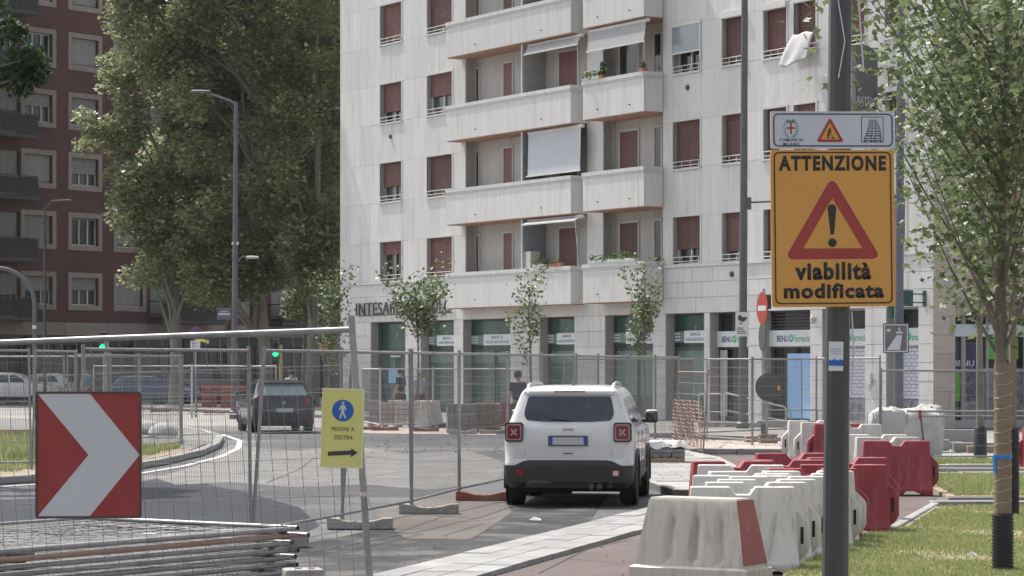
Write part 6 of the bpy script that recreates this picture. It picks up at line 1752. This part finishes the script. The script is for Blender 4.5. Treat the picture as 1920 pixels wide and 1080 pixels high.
plane_tree('front right plane tree closest to the corner of the white building', -8.3, 114.5, -8.6, 5.4, 25, 1.9, 60, 420, 6)
plane_tree('rear plane tree filling the gap between the others', -14.2, 126, -13.2, 5.2, 24, 3.6, 110, 380, 4)
plane_tree('rear right plane tree behind the white corner', -9.2, 128.5, -9.9, 4.6, 24, 3.2, 80, 380, 5)

# dark tree reaching in at the upper left
dt = thing('broadleaf_tree', 'dark leafy branch of a nearer tree hanging into the top left corner', 'tree', (-10.2,45,0), 0)
MB().tube([(0,0,0),(.1,0,3),(.2,0,6),(.4,0,8.2)], [.22,.18,.13,.05], 10).build('trunk', M['bark'], dt, smooth=True)
cs, rs = [], []
for k in range(46):
    q = random.random(); z = lerp(6.3,9.3,q); a = random.uniform(0,6.28); r_ = 1.7*math.sqrt(random.random())
    cs.append((r_*math.cos(a)+.3, r_*math.sin(a), z)); rs.append(random.uniform(.22,.42))
for c in ((2.08,0,7.15),(1.95,.1,6.85),(1.85,0,7.6),(1.9,0,6.62),(2.2,.1,6.9)): cs.append(c); rs.append(.24)
lb = MB()
for c in cs[::2]: lb.tube([(.15,0,c[2]-1.2),(c[0]*.5,c[1]*.5,c[2]-.3),c],[.05,.03,.01],5)
lb.build('limbs', M['bark'], dt)
link('crown', leaves_mesh('crown', clump_points(cs, rs, 3300), .10, LEAF_DARK, up=.3), dt)

def young_tree(label, x, y, z0, z1, w, n, mat, size, seed, trunk_r=.035, trunk_h=None, tmpl=T_DIAMOND, lean=.03, z=0.1, bark='bark', spread=.5, group=None, nbr=16, sleeve=None, up=.4, indiv=0, wrap=None, lowgap=0, leftbias=0.0, loffset=0):
    rd = random.Random(seed)
    t = thing('young_tree', label, 'tree', (x,y,z), 0, group)
    H = z1 if trunk_h is None else trunk_h
    tk = MB(); pts = [(lean*math.sin(k*1.1+seed)*k*.3, lean*math.cos(k+seed)*k*.2, H*k/6) for k in range(7)]
    tk.tube(pts, [trunk_r*(1-.12*k) for k in range(7)], 12)
    tk.build('trunk', M[wrap or bark], t, smooth=True)
    P_ = []; lb = MB()
    for k in range(nbr):
        zb = lerp(z0*1.05, H*.88, rd.random()**.9)
        a = rd.uniform(0,6.283); L_ = rd.uniform(.5,1)*w*1.2
        rise = rd.uniform(.9,1.9)*spread*2
        ax, ay = math.cos(a) - leftbias, math.sin(a)
        e = (ax*L_, ay*L_*.9, min(zb + L_*rise, z1+.2))
        m_ = (ax*L_*.42, ay*L_*.4, zb + (e[2]-zb)*.38)
        lb.tube([(0,0,zb), m_, e], [trunk_r*.22, trunk_r*.11, trunk_r*.04], 5)
        for j in range(int(n/nbr)):
            q = rd.uniform(.12,1.02)**.8
            bx_ = lerp(0,e[0],q); by_ = lerp(0,e[1],q); bz_ = lerp(zb,e[2],q)
            s_ = w*.17*(1+q*.4)
            g_ = lambda: max(-1.5,min(1.5,rd.gauss(0,1)))*s_
            P_.append((bx_+g_(), by_+g_(), bz_+g_()*.9))
    lb.build('limbs', M[bark], t, smooth=True)
    A = np.array(P_); A = A[A[:,2] > z0*.9]
    if indiv:
        near = np.argsort(A[:,0] + .25*A[:,1])[:indiv]
        one = fastmesh('leaf', T_MAPLE[0]*size, T_MAPLE[1], mat)
        for i in near:
            o = link('leaf', one, t, tuple(A[i]), (rd.gauss(0,.7), rd.gauss(0,.7), rd.uniform(0,6.28))); s_ = rd.uniform(.8,1.35); o.scale = (s_,s_,s_)
        A = np.delete(A, near, 0)
    link('foliage', leaves_mesh('foliage', A, size, mat, tmpl, up), t, kind='stuff') if indiv else link('foliage', leaves_mesh('foliage', A, size, mat, tmpl, up), t)
    if sleeve:
        r_, h_ = sleeve; pf_ = []
        k = 0; zz_ = 0
        while zz_ < h_:
            pf_ += [(r_,zz_),(r_,zz_+.014),(r_*.90,zz_+.018),(r_*.90,zz_+.028)]; zz_ += .032
        MB().lathe(pf_, 20, 'z').build('sleeve', M['sleeve'], t)
    return t
SG = 'slim young street trees before the white building'
young_tree('slim young tree in front of the bank lettering, with two upright leafy plumes', XU(783,86), 86, 1.6, 5.0, .95, 1300, LEAF_YOUNG, .15, 11, .05, 3.9, spread=.75, group=SG, nbr=15)
young_tree('sparse young tree in front of the third bank window', XU(994,82), 82, 1.4, 4.7, .62, 720, LEAF_YOUNG, .12, 12, .045, 4.2, spread=.75, group=SG, nbr=15)
young_tree('slim young tree before the balcony end, right of the SUV', XU(1208,80), 80, 1.4, 5.1, .62, 800, LEAF_YOUNG, .13, 13, .045, 4.4, spread=.9, group=SG, nbr=14)
young_tree('young tree at the left corner of the white building', XU(618,92), 92, 1.2, 5.0, .80, 1100, LEAF_YOUNG, .13, 14, .05, 4.2, spread=.8, group=SG, nbr=15)
# trees on the lawn at right
mt = young_tree('nearest maple at right with jute-wrapped trunk and black corrugated sleeve on the lawn', 4.60, 25.0, 1.75, 6.6, 1.32, 5600, LEAF_MAPLE, .080, 21, .078, 5.6, tmpl=T_MAPLE, z=.05, spread=.62, nbr=40, sleeve=(.105,.52), up=.7, indiv=290, leftbias=.10)
jw = MB(); jw.lathe([(.083,.50),(.086,.9),(.081,1.4),(.084,1.85),(.079,1.95)], 16, 'z'); jw.build('jute_wrap', M['jute'], mt, smooth=True)
jr = MB(); jr.tube([(.087*math.cos(a*.5),.087*math.sin(a*.5),.56+.0088*a+.006*math.sin(a*1.7)) for a in range(0,150)], .0022, 4, caps=False)
jr.build('binding', M['plastic_cream'], mt)
tpq = MB(); tpq.lathe([(.091,1.05),(.091,1.085)], 16, 'z'); tpq.prism([(-.095,-.02,1.08),(-.075,-.05,1.08),(-.07,-.055,.90),(-.09,-.03,.93)], (-.004,-.004,0)); tpq.build('tape', M['blue_tape'], mt)
t2_ = young_tree('pale-trunked tree with a dark sleeve, left of and behind the wrapped trunk', XU(1838,54), 54, 2.2, 9.0, 1.8, 2800, LEAF_MAPLE, .115, 22, .085, 7.5, tmpl=T_MAPLE, z=.05, bark='bark_pale', spread=.75, nbr=36, up=.6)
MB().lathe([(.135,0),(.13,.62),(.10,.66)], 14, 'z').build('sleeve', M['sleeve'], t2_, smooth=True)
t3_ = young_tree('third tree at right, its dark sleeve just right of the wrapped trunk', XU(1899,34), 34, 2.1, 8.0, 1.5, 3200, LEAF_MAPLE, .09, 23, .06, 6.5, tmpl=T_MAPLE, z=.05, bark='jute', spread=.75, nbr=36, sleeve=(.085,1.1), up=.6)
young_tree('small tree beyond the right edge with drooping leafy twigs', XU(1960,40), 40, 2.0, 8.0, 2.0, 2800, LEAF_MAPLE, .10, 24, .07, 6.5, tmpl=T_MAPLE, z=.05, spread=.7, nbr=26, up=.6)

# ------------------------------------------------------------------ plants and things on the balconies
def potplant(label, loc, w, h, n, mat=LEAF_POT, size=.09, pot='terracotta', flowers=False, rubber=False):
    t = thing('potted_plant', label, 'plant', loc, -FW, 'plants on the white balconies')
    k = max(1, int(w/.35)); mb = MB()
    mb.bx(-w/2, w/2, -.1, .1, 0, .12); mb.build('planter', M[pot], t, bevel=.01, seg=1)
    if rubber:
        A = np.array([(rng.normal(0,.09), rng.normal(0,.06), .15+h*rng.random()) for _ in range(n)])
        MB().tube([(0,0,.1),(0.03,0,h)], .012, 5).build('stem', M['bark'], t)
    else: A = np.array([(rng.uniform(-w/2,w/2), rng.normal(0,.07), .1+h*rng.random()**1.3*(.6+.5*math.sin(i*.01*w*9))) for i in range(n)])
    link('foliage', leaves_mesh('foliage', A, size, mat), t)
    if flowers:
        A = np.array([(rng.uniform(-w/2,w/2), rng.normal(-.05,.05), .12+h*.6*rng.random()) for _ in range(int(n*.2))])
        link('flowers', leaves_mesh('flowers', A, size*.8, M['red_foot']), t)
def bp(u, i, pr): return FP(rr(u,-pr+.05), -pr+.05, 5.32+FZ(i)+.001)
potplant('pale yellow-green tuft at the left end of the right-hand balcony, second from top', bp(1102,2,.78), .45, .28, 160, pot='travertine_smooth')
potplant('reddish flowering box beside the yellow-green tuft', bp(1120,2,.78), .5, .2, 120, flowers=True, pot='travertine_smooth')
potplant('dark rubber plant standing above the flowering box', bp(1130,2,.78), .22, .42, 26, mat=LEAF_DARK, size=.2, rubber=True)
potplant('small round succulent at the right corner of the same balcony', bp(1206,2,.78), .25, .2, 70, mat=LEAF_DARK)
potplant('row of green plants along the lowest right-hand balcony', bp(1165,0,.78), 1.9, .25, 420, pot='travertine_smooth')
potplant('low plants at the left end of the lowest right-hand balcony', bp(1120,0,.78), .8, .18, 120, pot='travertine_smooth')
potplant('leafy plant spilling over the lowest long balcony beside the white cabinet', bp(1012,0,.60), .7, .32, 220, pot='travertine_smooth')
potplant('small pink flowering pots on the lowest long balcony', bp(1045,0,.60), .8, .16, 90, flowers=True)
cb_ = thing('balcony_cabinet', 'white cabinet standing on the lowest long balcony by the partition', 'cabinet', FP(rr(995,-.2),-.2,4.15), -FW)
MB().bx(-.32,.32,-.2,.2,0,1.78).build('carcass', M['white_metal'], cb_, bevel=.01); MB().bx(-.01,.01,-.206,-.2,.1,1.7).build('door_gap', M['sign_back'], cb_)

# ------------------------------------------------------------------ building-site clutter
def paver_pallet(label, x, y, rz, nx, ny, nz, mat, sz=(.2,.2,.12), z=0, ragged=True):
    t = thing('paver_pallet', label, 'pallet', (x,y,z), rz, 'pallets of paving stones')
    W_, D_ = nx*sz[0], ny*sz[1]
    for k in range(3): 
        MB().bx(-W_/2,W_/2,-D_/2+k*(D_-.1)/2,-D_/2+.1+k*(D_-.1)/2,0,.09).build('bearer', M['wood'], t)
    for k in range(5): MB().bx(-W_/2+k*(W_-.1)/4,-W_/2+.1+k*(W_-.1)/4,-D_/2,D_/2,.091,.11).build('deck_board', M['wood'], t)
    pm_ = MB().bx(-sz[0]/2+.004,sz[0]/2-.004,-sz[1]/2+.004,sz[1]/2-.004,0,sz[2]-.006).mesh('paver', M[mat], bevel=.006, seg=1)
    for k in range(nz):
        for i in range(nx):
            for j in range(ny):
                if ny > 2 and 0 < j < ny-1 and k < nz-1 and 0 < i < nx-1: continue
                if ragged and k == nz-1 and random.random() < .3: continue
                link('paver', pm_, t, (-W_/2+(i+.5)*sz[0]+random.uniform(-.006,.006), -D_/2+(j+.5)*sz[1]+random.uniform(-.006,.006), .112+k*sz[2]), (0,0,random.uniform(-.03,.03)))
paver_pallet('pallet of grey paving stones, left one of the pair by the leaning fence', XU(864,76), 76, R(4), 4, 4, 6, 'paver_grey')
paver_pallet('pallet of brown paving stones between the grey pallet and the SUV', XU(913,77), 77, R(-2), 4, 4, 6, 'paver_stack')
paver_pallet('small dark stack of paving stones near the dark lamp post foot', XU(1440,66), 66, R(8), 4, 2, 2, 'paver_stack', (.11,.11,.06))
paver_pallet('pallet of grey kerb pieces beside the SUV front wheel', XU(1248,50.3), 50.3, R(-4), 3, 3, 3, 'paver_grey', (.24,.24,.08), z=.12)
shb = MB(); nx=ny=10
vs = [(lerp(-.42,.42,i/nx), lerp(-.4,.4,j/ny), .0+.025*math.sin(i*1.7+j)+.02*math.cos(j*2.3-i) - (.1 if i in (0,nx) or j in (0,ny) else 0)) for j in range(ny+1) for i in range(nx+1)]
shb.add(vs, [(j*(nx+1)+i,j*(nx+1)+i+1,(j+1)*(nx+1)+i+1,(j+1)*(nx+1)+i) for j in range(ny) for i in range(nx)])
so2 = shb.build('white_cloth', M['bigbag'], smooth=True, loc=(XU(1248,50.3),50.3,.51)); tag(so2, 'dusty white cloth covering the pallet of kerb pieces by the SUV', 'cloth')
for k in range(5):
    t = thing('rubble_stone', ['flat yellowish','squared ochre','tilted pale','broken orange','small buff'][k] + ' stone in the heap at the foot of the dark lamp post', 'stone', (XU(1404+k*9,67+k*.3),67+k*.3,0), random.uniform(0,3), 'stones heaped by the lamp post')
    MB().box((0,0,.08),(.28,.2,.16)).build('stone', M['sand'] if k%2 else M['rusty'], t, bevel=.02)
def bag(label, x, y, w, h, seed):
    rd = random.Random(seed); mb = MB(); n, m_ = 20, 9
    for j in range(m_+1):
        q = j/m_; z = h*q; bul = 1 + .10*math.sin(q*math.pi)
        if j == m_: z = h*.93
        for i in range(n):
            a = 2*math.pi*i/n; sq = 1/max(abs(math.cos(a)),abs(math.sin(a)))**.6
            r_ = w/2*sq*bul*(1+rd.uniform(-.07,.07)) * (.5 if j == m_ else .86 if j == m_-1 else 1)
            mb.v.append((r_*math.cos(a), r_*math.sin(a), z+rd.uniform(-.05,.05)))
    for j in range(m_):
        for i in range(n): mb.f.append((j*n+i,j*n+(i+1)%n,(j+1)*n+(i+1)%n,(j+1)*n+i))
    mb.f.append(tuple(m_*n+i for i in range(n))); mb.mi = [0]*len(mb.f)
    t = thing('bulk_bag', label, 'bag', (x,y,0), rd.uniform(-.2,.2), 'white bulk bags')
    mb.build('sack', M['bigbag'], t, smooth=True)
    for sx in (-1,1):
        for sy in (-1,1): MB().tube([(sx*w*.40,sy*w*.40,h*.80),(sx*w*.50,sy*w*.44,h*.84),(sx*w*.52,sy*w*.38,h*.62)], .014, 5).build('lifting_loop', M['cloth_blue'], t)
bag('bulging white bulk bag left of the slim lamp post', XU(1664,56), 56, .72, 1.12, 3)
bag('wide white bulk bag with crumpled top right of the slim lamp post', XU(1722,57.5), 57.5, .86, 1.08, 4)
bag('smaller white bag slumped behind the wide bulk bag', XU(1742,60), 60, .6, 1.12, 5)
pr = thing('pedestrian_rail', 'low grey double-tube barrier rail in front of the bulk bags at right', 'railing', (XU(1700,51.5),51.5,0), R(1))
q = MB(); 
MB().tube([(0,0,1.06),(3.2,0,1.06)], .022, 8).build('rail', M['galv'], pr); MB().tube([(.25,0,.97),(3.2,0,.97)], .018, 8).build('rail', M['galv'], pr)
for x in (.28,1.7,3.1): MB().tube([(x-.02,0,1.06),(x+.10,0,0)], .022, 8).build('leg', M['pole_lamp'], pr)
MB().box((.25,-.03,1.0),(.05,.04,.17)).build('clip', M['plastic_red'], pr)
for k in range(7):
    t = thing('stone_block', ['low pale kerb stone, leftmost of the row behind the ribbed red barrier','thin pale slab on the ground right of the bulk bags','cube-shaped pale stone, tallest of the row','long kerb stone leaning behind the dark sleeve','brown rough stone under the pale ones','flat slab nearest the second tree','short kerb end by the right edge'][k],
              'stone', (XU(1745+k*26,[61,62,63,60,59.5,61,58][k]), [61,62,63,60,59.5,61,58][k], 0), R(random.uniform(-12,12)), 'loose kerb stones behind the right lawn')
    MB().bx(-.42,.42,-.15,.15,0,[.24,.16,.42,.2,.14,.18,.26][k]).build('stone', M['kerbstone'] if k != 4 else M['paver_stack'], t, bevel=.015)
# white tubular ramp railing before the pharmacy
rl_ = thing('ramp_railing', 'white tubular railing of the ramp before the pharmacy doors', 'railing', (XU(1310,79),79,.1), R(-24))
def hoop(x0, x1, z0a, z1a, drop):
    return MB().tube([(x0,0,0),(x0,0,z0a),(x0+.05,0,z0a+.06),(x1-.05,0,z1a+.06),(x1,0,z1a),(x1,0,0)], .022, 8)
hoop(0,.72,.92,.92,0).build('hoop', M['galv_light'], rl_, smooth=True); hoop(.80,2.7,.95,.55,0).build('hoop', M['galv_light'], rl_, smooth=True)
MB().tube([(0,0,.45),(.72,0,.45)], .016, 6).build('rail', M['galv_light'], rl_); MB().tube([(.8,0,.5),(2.7,0,.2)], .016, 6).build('rail', M['galv_light'], rl_)
MB().bx(-.05,2.9,.10,.9,0,.14).build('ramp', M['concrete'], rl_, bevel=.01)
rp2 = thing('ramp_railing', 'grey low railing to the right of the white ramp railing, below the blue poster', 'railing', (XU(1432,75),75,.05), R(-5))
for z in (.62,.30): MB().tube([(0,0,z),(2.3,0,z)], .02, 8).build('rail', M['galv'], rp2)
for x in (0,.75,1.5,2.3): MB().tube([(x,0,0),(x,0,.62)], .02, 8).build('post', M['galv'], rp2)
bn = thing('stone_bench', 'low stone bench or step behind the far red and white barriers', 'bench', (XU(1490,71),71,0), R(-5))
MB().bx(-1.0,1.0,-.22,.22,.36,.46).build('seat', M['kerbstone'], bn, bevel=.01)
for x in (-.8,.8): MB().bx(x-.1,x+.1,-.18,.18,0,.36).build('leg', M['paver_grey'], bn)
# netted barriers across the road
for k,(u,Y,l) in enumerate(((722,83.5,'left white barrier wrapped in red and white netting across the road'),(772,83.2,'right white barrier wrapped in red and white netting across the road'),(806,82.6,'bare white barrier end standing right of the netted pair'))):
    b = barrier(l, XU(u,Y), Y, R([3,-2,65][k]), 'plastic_white')
    if k < 2:
        nb = MB()
        for i in range(15):
            x = lerp(-.56,.56,i/14); nb.tube([(x,-.26,.03),(x+.01,-.24,.13),(x,-.18,.42),(x,-.13,.80),(x,0,.845)], .006, 3, caps=False)
        for z, yv in ((.1,-.255),(.25,-.21),(.4,-.17),(.55,-.145),(.7,-.12)): nb.tube([(-.56,yv,z),(0,yv-.01,z-.02),(.56,yv,z)], .008, 3, caps=False)
        nb.build('netting', M['sticker_red'], b)
barrier('red barrier half hidden behind the brown paver pallet', XU(925,79.5), 79.5, R(4), 'plastic_red')
foot('reddish fence foot flat on the far kerb, right of the netted barriers', XU(798,77.5), 77.5, R(3), True)
foot('reddish fence foot flat on the far kerb, left of the netted barriers', XU(722,78.5), 78.5, R(-4), True)
foot('grey fence foot under the paver pallets', XU(868,74.5), 74.5, R(2))
foot('grey fence foot right of the paver pallets', XU(925,75), 75, R(2))
for k,(u,v) in enumerate(((345,768),(402,778),(690,806),(300,772))):
    g = G(u,v); foot(['reddish foot beyond the island, left of the far mesh panels','reddish foot on the road edge behind the navy hatchback','reddish foot by the yellow notice across the road','reddish foot in the shade behind the traffic island'][k], g.x, g.y, R(5), True)
ob = [(428,112,'orange plastic barrier, left of the pair by the tall lamp post'),(458,112.5,'orange plastic barrier right of the tall lamp post, behind the fence'),(392,114,'orange plastic barrier partly behind the grey van')]
for u,Y,l in ob:
    t = thing('orange_barrier', l, 'barrier', (XU(u,Y),Y,0), R(random.uniform(-6,6)), 'orange plastic barriers by the grey van')
    for z0_,z1_ in ((.05,.32),(.42,.68),(.78,1.04)): MB().bx(-.32,.32,-.04,.04,z0_,z1_).build('board', M['orange_plastic'], t, bevel=.02)
    for x in (-.29,.25): MB().bx(x,x+.05,-.06,.06,0,1.1).build('leg', M['orange_plastic'], t)
# loose stuff on the island
for k,(x,y,s,l) in enumerate(((-9.6,70,.5,'pale sack lying on the island behind the mesh fence'),(-10.6,72,.6,'larger pale sack further left on the island'),(-8.7,66.5,.4,'small sack at the island tip'))):
    t = thing('sack', l, 'bag', (x,y,zi), k, 'sacks lying on the traffic island')
    mb = MB(); mb.lathe([(.02,0),(s*.8,.02),(s*.95,.12),(s*.8,.26),(s*.35,.36),(.02,.37)], 14, 'z'); mb.build('sack', M['bigbag'], t, smooth=True)
wdk = thing('timber_stack', 'weathered boards and a grey box stacked on the island at the far left', 'timber', (-11.9,61,zi), R(10))
for k in range(5): MB().bx(-1.1,1.1,-.12+.01*k,.12,.05+k*.06,.10+k*.06).build('board', M['wood'], wdk)
MB().bx(-1.0,-.45,-.3,-.0,.0,.5).build('box', M['kerbstone'], wdk, bevel=.02)
# litter
def scrap(label, x, y, z, s, mat='paper_white'):
    mb = MB(); mb.add([(-s,-s*.6,.01),(s*.9,-s*.7,.004),(s,s*.5,.02),(0,s*.2,.045),(-s*.8,s*.7,.008),(-.2*s,-.2*s,.05)], [(0,1,5),(1,2,5),(2,3,5),(3,4,5),(4,0,5)])
    o = mb.build('paper_scrap', M[mat], loc=(x,y,z)); tag(o, label, 'litter')
g = G(1003,977); scrap('crumpled white paper on the asphalt behind the SUV', g.x, g.y, .006, .08)
g = G(1822,1048,.05); scrap('white scrap on the lawn near the black sleeve', g.x, g.y, .08, .05)
g = G(640,1030); scrap('small stone chip on the dark verge', g.x, g.y, .005, .03, 'concrete')
for k in range(26):
    pass
gr = MB()
for k in range(150):
    u_ = random.uniform(560,1240); v_ = random.uniform(905,1080); g = G(u_,v_); s = random.uniform(.003,.011)
    gr.box((g.x,g.y,s*.4),(s*2,s*1.5,s),(random.random(),random.random(),random.random()*3))
o = gr.build('gravel', M['concrete'], kind='stuff'); tag(o, 'scattered gravel and grit over the verge and kerb strip', 'gravel')
gr = MB()
for k in range(300):
    u_ = random.uniform(640,1480); v_ = random.uniform(806,850); g = G(u_,v_); s = random.uniform(.008,.025)
    gr.box((g.x,g.y,s*.4),(s*2,s*1.5,s),(random.random(),random.random(),random.random()*3))
o = gr.build('gravel', M['sand'], kind='stuff'); tag(o, 'rubble and grit along the far edge of the roadway', 'gravel')

# ------------------------------------------------------------------ the slightly hazy city air
hz_ = MB().bx(-120, 120, -20, 330, -1.0, 34.0).build('haze', None, kind='stuff')
hm = bpy.data.materials.new('haze'); hm.use_nodes = True
hn = hm.node_tree.nodes; hl_ = hm.node_tree.links
for n in list(hn): hn.remove(n)
hv = hn.new('ShaderNodeVolumePrincipled'); hv.inputs['Density'].default_value = .00009; hv.inputs['Color'].default_value = (.93,.95,1,1); hv.inputs['Anisotropy'].default_value = .2
ho = hn.new('ShaderNodeOutputMaterial'); hl_.new(hv.outputs[0], ho.inputs['Volume'])
hz_.data.materials.clear(); hz_.data.materials.append(hm); tag(hz_, 'thin summer haze filling the street air', 'haze')
